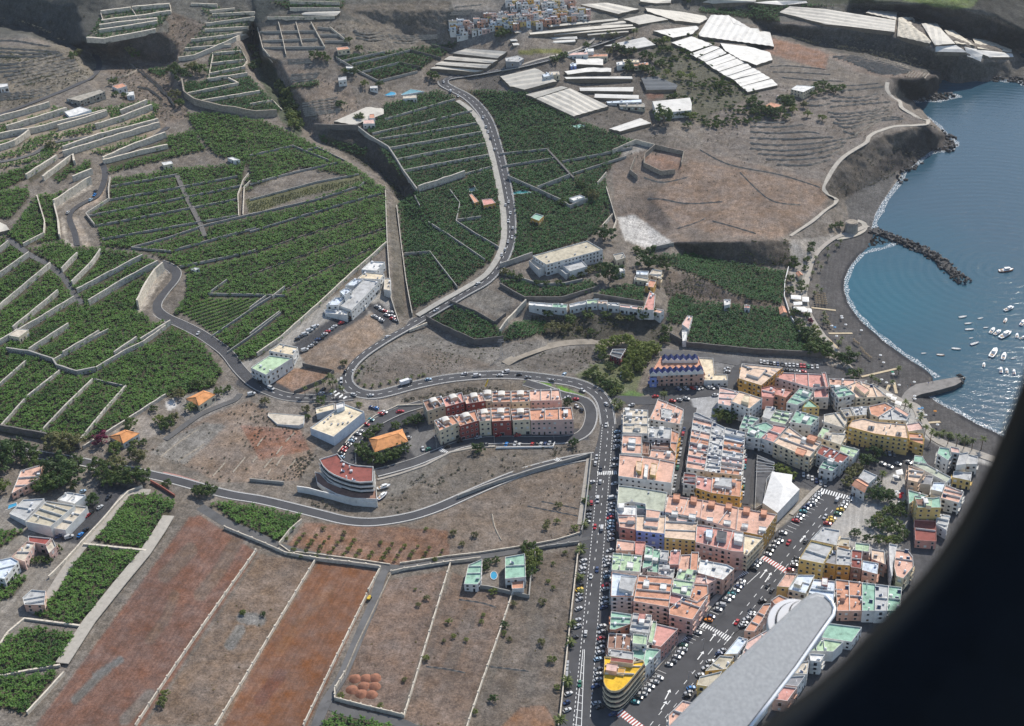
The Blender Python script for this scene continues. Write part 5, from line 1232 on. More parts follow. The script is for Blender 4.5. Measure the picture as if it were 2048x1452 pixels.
 for _ in range(n_it*6):
  if len(done)>=min(n_it,20):break
  x,y=r.uniform(min(xs),max(xs)),r.uniform(min(ys),max(ys))
  if not bool(inpoly(safe,np.array([x]),np.array([y]))[0])or any(math.hypot(x-a,y-b)<2.6 for a,b in done):continue
  k=r.choice(kinds)
  if k=='stair':
   sx,sy,sz=r.uniform(2.2,3.4),r.uniform(2.4,4.0),r.uniform(2.1,2.6)
   if not all(bool(inpoly(inset(loc,.4),np.array([x+dx]),np.array([y+dy]))[0])for dx in(-1.7,1.7)for dy in(-1.7,1.7)):continue
   m=MB();m.box((x,y,h),(sx,sy,sz),rz,0,1);m.box((x,y,h+sz+.003),(sx-.5,sy-.5,.02),rz,1)
   ca,sa=math.cos(rz),math.sin(rz)
   dy=-sy/2-.03
   m.box((x-sa*dy,y+ca*dy,h),(.8,.06,1.9),rz,2)
   m.build('stair_house',[cm(r.choice('WWW'+wall_)),cm(r.choice('W'+roof_+roof_),True),M_DOOR],root)
  else:
   o=link(k,roof_item(k),root,(x,y,h));o.rotation_euler=(0,0,rz+r.choice((0,math.pi/2)))
  done.append((x,y))
 return root
def quads(fr,q,nu,nv):
 """split a quad (tl, tr, br, bl) into nu columns, nv rows."""
 a,b,c,d=[np.array(p)for p in px(fr,q)]
 out=[]
 for v in range(nv):
  for u in range(nu):
   def pt(s,t):return tuple((a*(1-s)+b*s)*(1-t)+(d*(1-s)+c*s)*t)
   out.append([pt(u/nu,v/nv),pt((u+1)/nu,v/nv),pt((u+1)/nu,(v+1)/nv),pt(u/nu,(v+1)/nv)])
 return out
CN=dict(W='white',w='pale grey',C='cream',Y='yellow',O='ochre',S='salmon',P='pink',R='red',T='terracotta',D='dark red',B='brown',b='blue',L='pale blue',G='green',g='pale green',K='grey',k='light grey',s='sand-coloured',N='dull brown',Z='bright yellow',E='peach',A='dark grey',V='deep blue',M='maroon',q='tan',h='orange',e='grey-green',p='red-pink')
def row(fr,q,nu,nv,h,cols,where,order,group,walls_='W',**kw):
 qq=quads(fr,q,nu,nv);r=random.Random(len(where))
 for i,p in enumerate(qq):
  c=cols[i%len(cols)];w=walls_[i%len(walls_)]
  bld('PX',p,h+r.choice((-.6,0,.4,1.0)),w,c,f"{CN[c]}-roofed {CN[w]} house, {ORD[i]} {order} in {where}",group=group,**kw)
AP=dict(name='apartment_building',cat='apartments')
# the block between avenue and inner street
GA='buildings between the avenue and the inner street'
bld('K3',"400,490 605,505 605,700 395,690",10,'W','s','white block with sand-coloured roof terrace at the top of the avenue',group=GA,div=2,**AP)
bld('N4',"755,780 1060,900 1160,950 1100,1180 620,1100 700,930",8,'W','S','wedge-shaped building with salmon roof, its point towards the two street palms',group=GA,div=2,pent=[('N4',"800,915 980,950 960,1090 810,1060",.8,'W','k')],**AP)
bld('K3',"612,640 800,655 788,742 605,732",9.5,'W','k','white building with light grey roof behind the sand-coloured terrace block',group=GA,**AP)
bld('K3',"395,710 555,715 550,868 385,860",10,'W','S','square salmon-roofed block on the avenue with two roof sheds',group=GA,pent=[('K3',"445,730 505,735 500,775 443,770",2.2,'W','W'),('K3',"440,780 500,785 498,815 438,810",1.2,'W','W')],clut=2,**AP)
bld('K3',"640,745 795,758 782,818 632,802",7,'W','B','low building with brown roof and solar heaters between the salmon blocks',group=GA,items=['solar_heater'],clut=2)
bld('K3',"800,665 865,692 832,862 790,810",10,'O','T','narrow ochre building on the inner street',group=GA)
bld('K3',"560,757 622,766 612,872 556,866",6,'S','B','small dark court house wedged between the salmon blocks',group=GA,clut=1)
bld('K3',"630,832 840,850 824,925 620,892",9,'S','S','salmon terrace house above the big salmon block',group=GA)
bld('K3',"370,870 615,895 828,940 800,1110 360,1052",10,'W','S','big white block with salmon roof and two yellow roof lanterns',group=GA,items=['aerial','chimney'],clut=7,style=0,pent=[('K3',"510,925 560,930 550,1010 505,1000",2.4,'Y','E'),('K3',"632,940 680,948 670,1045 622,1035",2.4,'Y','E'),('K3',"580,950 610,955 600,1060 570,1050",1.6,'W','W')],**AP)
bld('N1',"100,70 285,90 600,140 670,155 630,380 420,350 415,290 250,260 85,300",8,'W','e','building with mossy grey-green roof below the big white block',group=GA,items=['aerial','roof_vent'],clut=4,**AP)
bld('N1',"252,225 425,240 415,345 318,335",6.5,'k','G','sunken court with green floor in the mossy roof',group=GA,par=.3,win=False,clut=0)
bld('N1',"85,305 312,315 308,425 90,412",9,'W','W','white house with shuttered roof rooms on the avenue',group=GA,clut=3)
bld('N1',"95,440 304,432 298,590 112,560",9.5,'p','S','pink corner house with arched windows on the avenue',group=GA,style=1)
bld('N1',"312,424 650,432 635,640 305,602",10.5,'b','E','blue apartment house with wrought iron windows',group=GA,style=1,clut=2,pent=[('N1',"425,345 590,370 570,450 420,440",2.6,'W','S'),('N1',"405,470 570,480 560,555 400,535",1.2,'W','S')],**AP)
bld('N1',"652,402 1030,462 1006,718 638,682",10.5,'Y','E','yellow apartment house with cream roof terrace',group=GA,clut=2,pent=[('N1',"690,400 790,405 800,450 915,470 905,490 780,480 770,430 690,420",.9,'W','P')],**AP)
for i,(q,w)in enumerate([("690,190 1085,245 1058,452 642,382",'W'),("1090,245 1498,332 1470,592 1060,458",'W'),("1504,335 1950,412 1782,662 1476,598",'O')]):
 ch=[("745,160 820,168 815,235 735,225 ",'T'),("950,188 1020,200 1015,262 945,255",'T')]
 dx=[0,410,820][i];dy=[0,75,150][i]
 bld('N1',q,12,w,'S',f"salmon-roofed section of the long apartment row, {['nearest the avenue', 'in the middle', 'at the market avenue corner'][i]}",group=GA,items=['aerial','chimney'],clut=5,trim='P' if i<2 else None,
 pent=[('N1',[(a+dx,b+dy)for a,b in((745,162),(822,170),(812,232),(738,225))],2.2,'T','T'),('N1',[(a+dx,b+dy)for a,b in((948,190),(1022,200),(1012,262),(942,255))],2.2,'T','T'),
 ('N1',[(a+dx+10,b+dy+10)for a,b in((715,350),(790,358),(780,400),(708,392))],1.5,'W','W'),('N1',[(a+dx+10,b+dy+10)for a,b in((915,385),(1000,395),(990,440),(910,430))],1.5,'W','W')],**AP)
bld('N1',"1015,532 1085,540 1560,622 1565,852 1430,842 1000,738",12,'P','p','pink apartment building with red roof terraces facing the coloured block',group=GA,style=1,div=3,clut=4,pent=[('N1',"1125,575 1205,585 1195,680 1120,665",2.4,'W','L'),('N1',"1255,590 1370,610 1360,700 1245,680",2.6,'k','A'),('N1',"1455,615 1560,630 1550,730 1450,710",2.6,'W','W')],**AP)
bld('N1',"1575,650 1788,690 1602,892 1560,880",11,'C','C','cream corner building with long balconies at the striped crossing',group=GA,style=0,bands=True,clut=3,items=['pergola','water_tank'],**AP)
# row houses beyond the inner street
GR='row houses beyond the inner street'
row('K3',"982,560 1140,600 1075,1010 922,985",1,8,7,'SkSTpSpS','the left column of the row houses','from the top',GR,'W',par=1.0,clut=3)
row('K3',"1142,602 1245,650 1200,1030 1077,1010",1,5,7.5,'kwkKw','the middle column of the row houses','from the top',GR,'W',items=['box_tank','water_tank','solar_heater','roof_vent','chimney'],clut=7)
row('K3',"1247,652 1415,692 1380,1050 1202,1030",1,8,7,'kLTTwPST','the right column of the row houses','from the top',GR,'W',par=1.0,clut=4)
bld('K3',"985,530 1010,525 1165,595 1140,600 985,560",8,'W','K','narrow white house with curved edge at the head of the row houses',group=GR)
bld('K3',"905,1022 1005,1034 1000,1130 895,1110",8,'W','D','dark red roofed house at the left end of the ochre row',group=GR,clut=1)
bld('K3',"1008,1050 1140,1070 1130,1190 1002,1150",9,'O','p','ochre house with red terrace, left of the ochre pair',group=GR,style=1)
bld('K3',"1140,1060 1385,1085 1370,1225 1132,1192",9.5,'O','T','ochre house with terracotta roof, right of the ochre pair',group=GR,style=1,div=1,pent=[('K3',"1215,1060 1300,1065 1300,1140 1150,1120",2.0,'W','k')])
# the coloured block
GC='houses of the coloured block between the two avenues'
for q,h,w,rf,lab,kw in[
("485,110 612,126 606,190 476,190",9,'S','S','salmon house at the avenue corner of the coloured block',{}),("617,124 690,128 666,222 614,212",9,'p','p','narrow red-pink roofed house behind the corner of the coloured block',dict(clut=0)),
("455,207 665,227 648,345 445,330",10,'W','g','white house with pale green roof terraces on the avenue',dict(div=2,pent=[('K1',"560,265 605,270 600,310 552,305",1.2,'W','W')])),("692,152 745,167 738,300 668,320",8,'W','G','narrow green terrace in the middle of the coloured block',{}),
("747,177 800,187 785,352 700,342",7,'W','G','sunken dark green court in the coloured block',{}),("802,187 860,192 850,262 795,252",10,'W','k','white tower with light grey roof in the coloured block',dict(clut=1)),("872,190 945,187 930,292 860,292",10,'p','p','red-pink tower with sunken roof in the coloured block',dict(clut=1)),
("950,222 1018,218 1010,332 920,332",8,'S','S','salmon house between the red-pink and orange towers',{}),("1022,200 1075,202 1065,335 1012,330",10,'W','T','orange-topped tower of the coloured block',dict(clut=1)),("788,262 905,294 890,387 783,362",8,'W','k','white terrace house full of laundry in the coloured block',dict(clut=6)),
("925,335 1060,342 1045,422 908,392",8.5,'W','g','white and green terrace house in the middle of the coloured block',dict(clut=5)),("1085,257 1280,292 1332,322 1250,402 1068,352",10,'S','W','white-roofed corner house with roof lights opposite the long crossing',dict(style=1,clut=6)),
("447,347 635,372 600,522 440,520",10.5,'W','L','white house with bluish roof and red trim on the avenue',dict(trim='T',clut=3,pent=[('K1',"512,372 625,380 592,482 497,457",2.4,'W','k')])),("640,367 885,387 858,600 603,556",11,'P','T','wide terracotta roofed apartment house in the middle of the coloured block',dict(div=3,style=1,clut=5,items=['aerial','chimney'],pent=[('K1',"680,395 720,400 715,445 672,440",1.3,'W','W'),('K1',"800,420 845,425 840,465 792,460",1.3,'W','W')])),
("895,397 1037,417 1012,522 880,492",11,'W','g','pale green roof terrace with white skylight in the coloured block',dict(pent=[('K1',"952,440 995,445 988,485 945,478",.9,'W','W')],clut=2)),("1040,432 1140,440 1142,502 1062,560 1012,532",9.5,'S','T','orange terrace house on the market avenue side of the coloured block',{}),("1062,372 1252,372 1145,432 1042,425",9,'P','P','pink terrace house on the market avenue side of the coloured block',dict(div=2)),
("868,492 955,502 945,582 862,570",10,'P','p','red roofed middle house above the salmon balconies',dict(clut=1)),("960,532 1062,562 1142,520 1030,690 860,652 866,602",10,'P','T','salmon terrace house with long white balconies at the lower corner of the coloured block',dict(style=1,clut=5))]:
 bld('K1',q,h,w,rf,lab,group=GC,**{**AP,**kw})
GD='houses of the wedge block with the yellow rounded corner'
for q,h,w,rf,lab,kw in[
("442,630 592,652 580,722 470,762 432,760",10,'T','G','green roof terrace at the upper left of the wedge block',dict(clut=2)),("600,642 735,657 715,787 576,767",10.5,'W','k','white curved penthouse of the wedge block',dict(clut=3,pent=[('K1',"645,640 690,640 680,690 635,690",2.2,'p','p')])),("742,700 772,702 745,862 708,852",9,'W','g','narrow pale green terrace in the wedge block',dict(clut=1)),
("772,720 925,757 800,887 737,872",9,'p','p','red-pink roofed house at the right tip of the wedge block',dict(clut=2,style=0)),("425,787 590,797 580,905 415,895",8,'S','B','brown roofed house on the avenue in the wedge block',dict(clut=4)),("600,790 705,802 698,872 596,862",11,'W','g','white tower with green ledge in the wedge block',dict(clut=1)),
("590,882 800,907 690,1030 675,985 600,960",8,'W','G','worn green roof beside the yellow rounded building',dict(clut=3,style=1)),("420,900 604,926 600,985 425,950",12,'W','k','row of roof sheds behind the yellow roof',dict(clut=5))]:
 bld('K1',q,h,w,rf,lab,group=GD,**{**AP,**kw})
bld('K1',"395,960 455,965 600,1000 672,985 682,1002 560,1152 530,1182 500,1200 470,1206 440,1203 415,1188 398,1165 388,1138",12.5,'C','Z','bright yellow roofed building with rounded corner where the two avenues meet',group=GD,style=0,bands='strip',clut=1,trim='Y',pent=[('K1',"412,1000 490,1012 480,1062 402,1050",2.4,'S','P'),('K1',"495,1030 545,1038 535,1085 485,1075",.9,'C','O'),('K1',"440,955 605,975 598,1005 436,985",2.4,'C','D')],**AP)
# right of the market avenue
GE='buildings right of the market avenue'
for fr,q,h,w,rf,lab,kw in[
('K2',"882,22 1010,46 985,152 800,112",12,'C','k','light grey roof with ventilation slots beside the square',dict(clut=3,items=['roof_vent'])),('K2',"800,120 962,160 890,287 715,252",11.5,'Y','k','yellow building with broad pale roof at the striped crossing',dict(clut=1,items=['roof_vent'])),('K2',"1012,97 1085,102 1075,162 990,152",9,'C','q','olive roofed house behind the yellow building',{}),
('K2',"905,182 985,192 982,292 888,275",9.5,'O','K','ochre house with dark roof terrace right of the yellow building',dict(style=1)),('K2',"990,165 1095,190 1085,300 985,292",9.5,'O','k','ochre house with laundry terrace in the ochre row',dict(style=1,clut=6)),('K2',"1097,182 1172,192 1165,322 1090,310",9,'B','D','brown house with dark red terrace in the ochre row',dict(style=1)),
('K2',"1175,262 1290,282 1280,362 1170,332",8,'S','L','house with pale blue terrace at the right end of the ochre row',dict(style=1)),('K2',"1122,132 1225,145 1220,200 1120,190",8,'W','g','pale green roof beside the garden of the square',{}),('K2',"1237,177 1330,192 1340,292 1240,252",8,'S','E','peach roof terrace between pale green roof and white wall',{}),
('K2',"1365,140 1425,152 1400,255 1385,380 1370,300",10,'W','w','tall narrow white house with curved edge',dict(clut=0)),('K5',"380,1040 480,1050 520,1100 525,1180 440,1280 385,1260 365,1180",9,'C','S','building with rounded salmon roof at the edge of the window frame',{}),
('N2',"742,232 852,242 772,372 652,362",9,'Y','S','yellow house with planted salmon terrace on the market avenue',dict(items=['pergola'],clut=2)),('N2',"856,252 1020,252 930,432 762,392",9,'C','L','house with pale grey-blue roof next to the planted terrace',dict(clut=3)),('N2',"1012,292 1220,312 1205,522 960,422",9,'W','L','bluish roof terrace with red and white stair tower',dict(clut=2,pent=[('N2',"1095,270 1150,275 1148,345 1088,340",2.6,'p','W')])),
('N2',"1082,872 1300,905 1200,1000 960,990",6,'W','g','large pale green roof below the grey metal bar',dict(clut=2,win=False)),('N2',"1150,722 1480,762 1380,905 1085,862",5,'W','G','sunken green court below the grey metal bar',dict(clut=0)),('B4',"1150,852 1290,832 1270,962 1120,952",7,'W','s','sand-coloured roof with grey shed between bar and window frame',{}),('B4',"1292,762 1440,772 1400,842 1302,832",8,'W','W','white roof between bar and window frame',{}),('B4',"1060,985 1250,975 1180,1080 1020,1060",7,'W','K','dark grey roof in the strip between bar and window frame',{}),('B4',"1010,1075 1170,1095 1080,1220 940,1200",7,'S','p','red roof in the strip between bar and window frame',{}),
('B4',"852,287 925,282 830,452 762,552 667,542",8,'S','T','long terracotta terrace left of the white disc',dict(clut=0)),('B4',"925,250 1000,200 1120,250 960,290",8,'S','T','terracotta roof behind the white disc',dict(clut=0)),('B4',"612,602 700,625 600,765 472,772",8,'W','L','pale lilac roof terrace by the dashed crossing',dict(clut=1)),('B4',"432,782 565,795 492,912 290,932",8,'Y','q','yellow-edged sand-coloured roof on the market avenue',dict(clut=3)),('B4',"240,985 450,935 380,1090 212,1065",9,'Y','q','yellow house with rounded brown terrace on the market avenue',dict(clut=3,style=1)),('B4',"-60,1350 75,1215 170,1238 60,1470 -60,1470",8,'W','S','salmon roof at the bottom end of the market avenue',dict(clut=3)),
('B4',"170,1245 400,1120 640,1120 560,1452 100,1452",7,'W','S','salmon roofs hidden by the grey metal bar',dict(clut=6)),('B4',"660,1120 900,1210 700,1452 600,1452",7,'W','k','grey roof at the tip of the dark window frame',{}),('B4',"700,640 950,500 1050,760 800,980 600,880",7,'W','P','pink roofs behind the grey metal bar',dict(clut=4))]:
 bld(fr,q,h,w,rf,lab,group=GE,**kw)
row('N2',"1225,292 1870,372 1850,600 1240,602",5,1,7,'TTGkG','the narrow row above the window frame','from the left',GE,'SSWWG',clut=5)
# seaside quarter
GS='buildings of the seaside quarter'
for fr,q,h,w,rf,lab,kw in[
('K4',"140,118 478,150 300,300 115,242",11,'O','E','ochre corner building with peach roof at the beach car park',dict(style=1,clut=6,div=1,pent=[('K4',"240,150 340,165 280,230 180,200",1.5,'W','E')])),('K4',"300,322 390,302 440,330 400,402 305,392",9,'p','p','red-pink terrace house below the peach corner roof',{}),('K4',"432,322 560,342 505,402 402,372",9.5,'T','p','orange house with red-pink roof beside the green roof',dict(style=1)),
('K4',"470,192 800,207 850,302 732,322 520,262 412,232",9,'W','p','long building with red-pink roof along the car park',dict(items=['box_tank','stair','chimney'],div=2,clut=4)),('K4',"802,190 835,192 862,312 836,317",12,'P','p','tall narrow pink stair building with red roof slots',dict(clut=0)),('K4',"862,242 1180,257 1092,302 870,302",8,'W','S','salmon roof behind the seaside palms',dict(clut=3)),
('K4',"620,322 730,352 690,412 600,462 510,442",9.5,'W','G','white house with broad green roof in the seaside quarter',dict(clut=4)),('K4',"692,412 782,482 642,482",8,'Y','G','small yellow house with triangular green roof',dict(clut=0)),('K4',"735,325 858,320 860,400 740,400",8,'W','p','white gable wall house beside the green roof',dict(clut=0)),('K4',"862,292 990,302 1080,372 940,402",11.5,'W','G','tall white house with blue awnings and green roof terraces',dict(clut=4,style=1)),
('K4',"1012,302 1110,262 1240,302 1350,392 1090,402 1062,372",10.5,'C','E','cream house with peach terraces behind the beach',dict(clut=6,div=2,pent=[('K4',"1090,265 1200,330 1160,370 1080,300",2.4,'C','S')])),('K4',"120,347 310,407 202,492 50,432",11.5,'W','E','tall white house with tan roof and round tank beside the yellow-green tree',dict(clut=1,pent=[('K4',"160,375 205,385 195,440 135,425",2.6,'C','C')])),('K3',"1200,312 1362,352 1292,472 1185,450",9.5,'W','P','white house with salmon and green roof patches at the plaza',dict(clut=4)),
('K4',"340,472 422,482 372,582 310,562",7,'W','k','low grey roof in the middle of the seaside quarter',{}),('K4',"425,502 562,522 500,622 362,592",6,'W','g','low pale green roofs in the middle of the seaside quarter',dict(div=2)),('K4',"592,507 782,562 710,632 540,602",12.5,'W','G','tallest white house with green roof in the seaside quarter',dict(clut=4,style=0,pent=[('K4',"660,540 705,550 680,590 640,580",1.4,'W','W')])),('K4',"165,542 285,572 190,662 120,650",8,'W','G','small green roof beside the blue awning',{}),
('K4',"200,642 340,602 402,642 292,742 175,722",9,'W','G','green roofed house with bright blue awning',dict(style=1)),('K4',"402,622 512,642 402,772 292,735",9,'W','p','red roofed house next to the blue awning',dict(style=1)),('K4',"532,642 640,722 800,772 702,892 580,852 402,775",10.5,'C','E','long peach roofed apartment house above the white hall',dict(style=1,clut=7,div=2,pent=[('K4',"700,700 770,720 740,760 670,735",2.2,'T','T'),('K4',"600,810 680,835 650,880 580,855",.8,'T','T')])),
('K4',"802,742 832,690 1000,702 960,792",9,'C','s','beige flat building with roof slots next to the peach apartment house',{}),('K4',"812,642 872,662 822,742 765,722",7,'W','g','small pale green roof beside the beige flat building',{}),('K4',"802,792 1030,882 960,952 755,862",9,'W','D','white building with dark red roof and white skylights',dict(clut=4,items=['box_tank','box_tank','stair'])),('K4',"842,892 970,942 890,1012 780,982",7,'W','G','white corner house with green roof pergolas at the zebra crossing',dict(clut=3)),('K4',"962,792 1115,832 1060,902 1032,885 950,842",7,'W','g','low pale green terrace behind the dark red roof',dict(clut=4)),
('K4',"1055,592 1150,572 1252,600 1500,622 1520,742 1240,702 1020,642",11.5,'Y','E','long curved ochre hotel with cream roof above the square',dict(style=0,bands=True,clut=7,trim='O',items=['chimney','aerial','stair'],name='hotel',cat='hotel')),('K4',"1522,692 1640,702 1650,792 1527,752",8,'Y','T','yellow house with terracotta terrace at the right end of the ochre hotel',dict(style=1)),('K4',"822,542 1000,512 1012,602 982,652 820,602",7,'W','s','low building with beige triangular roof left of the ochre hotel',dict(clut=0)),('K4',"952,492 1040,482 1072,552 1000,562",8.5,'C','N','narrow beige house with dull roof behind the beige triangle',dict(clut=2)),('K4',"1042,482 1180,472 1172,542 1082,552",8,'W','k','roof with white pipes behind the ochre hotel',dict(clut=7,items=['box_tank','roof_vent'])),
('K4',"1190,472 1330,442 1400,480 1270,562 1210,540",8,'W','T','white villa with terracotta roof behind the ochre hotel',dict(clut=3)),('K4',"1402,482 1532,542 1500,592 1275,582 1290,550",8,'W','k','white house with black chimney and salmon terrace facing the beach',dict(clut=5,pent=[('K4',"1420,470 1530,535 1510,555 1400,490",1.0,'W','S')])),('K4',"1502,622 1612,602 1655,662 1522,682",6.5,'W','P','pink terrace at the beach end of the ochre hotel',dict(clut=1)),
('K5',"535,257 605,267 600,312 840,442 802,482 522,332",7,'W','e','long white house with green corner roof beside the square',dict(clut=4,pent=[('K5',"535,258 600,262 640,325 530,305",.7,'W','G')])),('K5',"742,190 822,200 840,262 812,300 722,242",11,'W','G','tall white house with round windows and green roof near the beach palms',dict(clut=1)),('K5',"832,182 905,200 912,240 840,232",11,'W','P','white house with pink roof room near the beach palms',dict(clut=0)),('K5',"910,242 982,232 960,330 880,340",10,'W','k','tall plain white house left of the dark window frame',dict(clut=0,win=False)),('K5',"985,250 1060,270 1055,330 960,330",7,'W','k','white flat house under the dark window frame edge',{}),('K5',"860,390 1010,400 1000,470 850,440",6,'Y','k','yellow house with grey roof near the dark window frame',{}),
('K5',"485,342 620,392 560,482 480,462",11,'E','E','ochre and peach house with roof drum at the square',dict(clut=2)),('K5',"600,420 690,432 670,500 560,490",7,'W','K','grey walled house right of the peach house',{}),('K5',"692,482 790,482 762,562 672,542",9,'W','L','house with pale blue roof pool terrace',dict(clut=1)),('K5',"482,542 650,592 540,622 490,662",8,'C','G','green terrace behind the tall ochre house',dict(clut=1)),('K5',"532,592 690,612 745,602 755,692 560,692",13,'Y','G','tall ochre house with sunken green roof',dict(clut=2,pent=[('K5',"545,615 610,620 605,660 560,658",.8,'S','B'),('K5',"640,620 680,625 675,675 630,670",2,'C','g')])),('K5',"532,792 712,802 715,972 542,962",5,'p','D','dark red sunken terrace below the tall ochre house',dict(clut=0,div=1)),('K5',"792,502 945,562 902,652 752,612",8,'W','S','salmon roofed house right of the pale blue roof',{}),('K5',"715,740 830,760 800,880 715,830",6,'W','k','cluttered grey roof under the dark window frame',dict(clut=5))]:
 bld(fr,q,h,w,rf,lab,group=GS,**kw)
 # chapel-like hall on the square: gabled red front roof
def gable(fr,eave,h,rise,wall_,roof_,label,name='house',cat='house',group=None,over=.5,win=True,hip=0.0,z0=None):
 """eave: 4 corners; ridge runs along the first edge direction."""
 loc,base=frame_of(fr,eave,h,z0)
 root=thing(name,tuple(base),label,cat,group)
 # ridge along the longer side
 L=[(Vector(loc[(i+1)%4])-Vector(loc[i])).length for i in range(4)]
 if L[0]<L[1]:loc=loc[1:]+loc[:1]
 a,b,c,d=[Vector(p)for p in loc]
 m1,m2=(d+a)/2,(b+c)/2
 hv=(m2-m1)*hip;m1h,m2h=m1+hv,m2-hv
 ins=inset(loc,over);mb=MB();A,B,C,D=ins
 for i in range(4):mb.quad((*ins[i],-2.5),(*ins[(i+1)%4],-2.5),(*ins[(i+1)%4],h),(*ins[i],h))
 if hip==0:
  M1,M2=(Vector(D)+Vector(A))/2,(Vector(B)+Vector(C))/2
  mb.poly([(*D,h),(*A,h),(*M1,h+rise*.93)]);mb.poly([(*B,h),(*C,h),(*M2,h+rise*.93)])
 mb.build('wall',cm(wall_),root)
 rb=MB();z=h+rise;t=.18
 for dz,fl in((0,1),(-t,0)):
  rb.poly([(*a,h+dz),(*b,h+dz),(*m2h,z+dz),(*m1h,z+dz)]);rb.poly([(*c,h+dz),(*d,h+dz),(*m1h,z+dz),(*m2h,z+dz)])
  if hip:rb.poly([(*b,h+dz),(*c,h+dz),(*m2h,z+dz)]);rb.poly([(*d,h+dz),(*a,h+dz),(*m1h,z+dz)])
 for p,q in((a,b),(b,c),(c,d),(d,a)):rb.quad((*p,h-t),(*q,h-t),(*q,h),(*p,h))
 rf=rb.build('roof',cm(roof_,True),root)
 rr=MB();rr.tube([(*m1h,z+.03),(*m2h,z+.03)],.16,6)
 if hip:
  for p,q in((a,m1h),(d,m1h),(b,m2h),(c,m2h)):rr.tube([(*p,h+.05),(*q,z+.05)],.14,5)
 rr.build('ridge_tiles',cm(roof_),rf)
 if win:
  wb=MB();facade(wb,ins,base,h,3.0,0,random.Random(int(base[0])))
  if wb.f:wb.build('windows',[M_FRAME,M_GLASS,M_DOOR,cm(wall_)],root)['kind']='stuff'
 return root
bld('K5',"115,377 225,427 155,492 70,442",7,'W','k','grey flat rear part of the white hall on the square',clut=1,name='hall',cat='hall',group=GS)
gable('K5',"72,446 156,500 122,562 12,500",6.5,1.6,'W','T','white hall with red gabled roof on the square',name='hall',cat='hall',group=GS)
# white events hall with folded roof + slatted yard
loc,base=frame_of('K4',"390,1007 560,1032 552,1092 620,1152 435,1350 312,1265",7.5)
root=thing('events_hall',tuple(base),'big white events hall with folded white roof beside the slatted yard','hall',GS)
mb=MB()
for i in range(len(loc)):a,b=loc[i],loc[(i+1)%len(loc)];mb.quad((*a,-2.5),(*b,-2.5),(*b,7.3),(*a,7.3))
mb.build('wall',cm('W'),root)
c=Vector((sum(p[0]for p in loc)/len(loc),sum(p[1]for p in loc)/len(loc)));rb=MB()
for i in range(len(loc)):rb.poly([(*loc[i],7.35),(*loc[(i+1)%len(loc)],7.35),(*c,8.8)])
rb.build('roof',mat('white_sheet',(.62,.61,.585),.6,.12,.3),root)
loc,base=frame_of('K4',"268,865 412,925 398,1000 350,1060 318,1265 247,1308",3.0)
root=thing('slatted_yard',tuple(base),'dark sunken yard with white beams across, left of the events hall','yard',GS)
mb=MB();shell(mb,loc,-2,.4,2.2,.25);mb.build('wall',cm('W'),root)
rb=MB();rb.poly([(*p,.4)for p in inset(loc,.25)]);rb.build('floor',cm('A',True),root)
for k in range(5):
 a=Vector(P([1450+(262-k*2)/4.1475],[700+(895+k*28)/4.1475],[base[2]+2.6])[0]-base);b=Vector(P([1450+412/4.1475],[700+(935+k*18)/4.1475],[base[2]+2.6])[0]-base)
 m=MB();m.tube([tuple(a),tuple(b)],.22,4);m.build('beam',cm('W'),root)
 # building with rows of small blue gables
loc,base=frame_of('N4',"625,398 742,215 800,115 1388,112 1480,345 1478,360",9.0)
root=thing('gabled_apartments',tuple(base),'pink apartment building with two rows of small blue gabled roofs','apartments',GS)
mb=MB();ins=shell(mb,loc,-2.5,9.0,.6);mb.build('wall',cm('S'),root)
rb=MB();rb.poly([(*p,9.0)for p in ins]);rb.build('roof',cm('T',True),root)
wb=MB();facade(wb,loc,base,9.0,3.0,1,random.Random(5));wb.build('windows',[M_FRAME,M_GLASS,M_DOOR,cm('S')],root)['kind']='stuff'
def n4(x,y,z):return Vector(P([1220+x/7.877],[700+y/7.877],[base[2]+z])[0]-base)
for rw,(x0,y0,x1,y1,n)in enumerate([(625,350,1465,310,9),(820,140,1385,135,6)]):
 for k in range(n):
  a=n4(x0+(x1-x0)*k/n,y0+(y1-y0)*k/n,10.5);b=n4(x0+(x1-x0)*(k+1)/n,y0+(y1-y0)*(k+1)/n,10.5)
  e=(b-a);e.z=0;w=e.length;e.normalize();nn=Vector((-e.y,e.x,0));dp=5.5
  f0,f1=a-nn*dp/2,b-nn*dp/2;g0,g1=a+nn*dp/2,b+nn*dp/2;up=Vector((0,0,1));mid=lambda p,q:(p+q)/2+up*2.0
  m=MB();lo=up*-1.5
  m.quad(f0+lo,f1+lo,f1,f0,1);m.quad(g1+lo,g0+lo,g0,g1,1);m.poly([f0,f1,mid(f0,f1)],1);m.poly([g1,g0,mid(g0,g1)],1)
  m.quad(f0-e*.1,mid(f0,f1)+up*.1,mid(g0,g1)+up*.1,g0-e*.1,0);m.quad(mid(f0,f1)+up*.1,f1+e*.1,g1+e*.1,mid(g0,g1)+up*.1,0);m.quad(f1+lo,g1+lo,g1,f1,1);m.quad(g0+lo,f0+lo,f0,g0,1)
  gb=m.build('blue_gable',[cm('V'),cm('W')],root)
  m=MB()
  for p,q in((f0,mid(f0,f1)),(mid(f0,f1),f1)):m.tube([tuple(p+up*.12-nn*.05),tuple(q+up*.12-nn*.05)],.16,4)
  m.build('gable_trim',cm('W'),gb)
bld('N4',"1392,132 1622,142 1650,392 1838,392 1858,490 1482,490",4,'W','C','low white annex with cream roof beside the blue gables',name='annex',cat='building',group=GS,clut=3,items=['roof_vent'])
bld('N4',"622,425 738,425 735,450 625,455",6.5,'b','b','blue stair tower at the corner of the blue gabled building',name='stair_tower',cat='tower',group=GS,clut=0)
bld('K3',"312,0 422,-2 375,76 290,46",5,'M','A','maroon house with dark roof and white edges in the trees',group=GS,trim='W',clut=0)
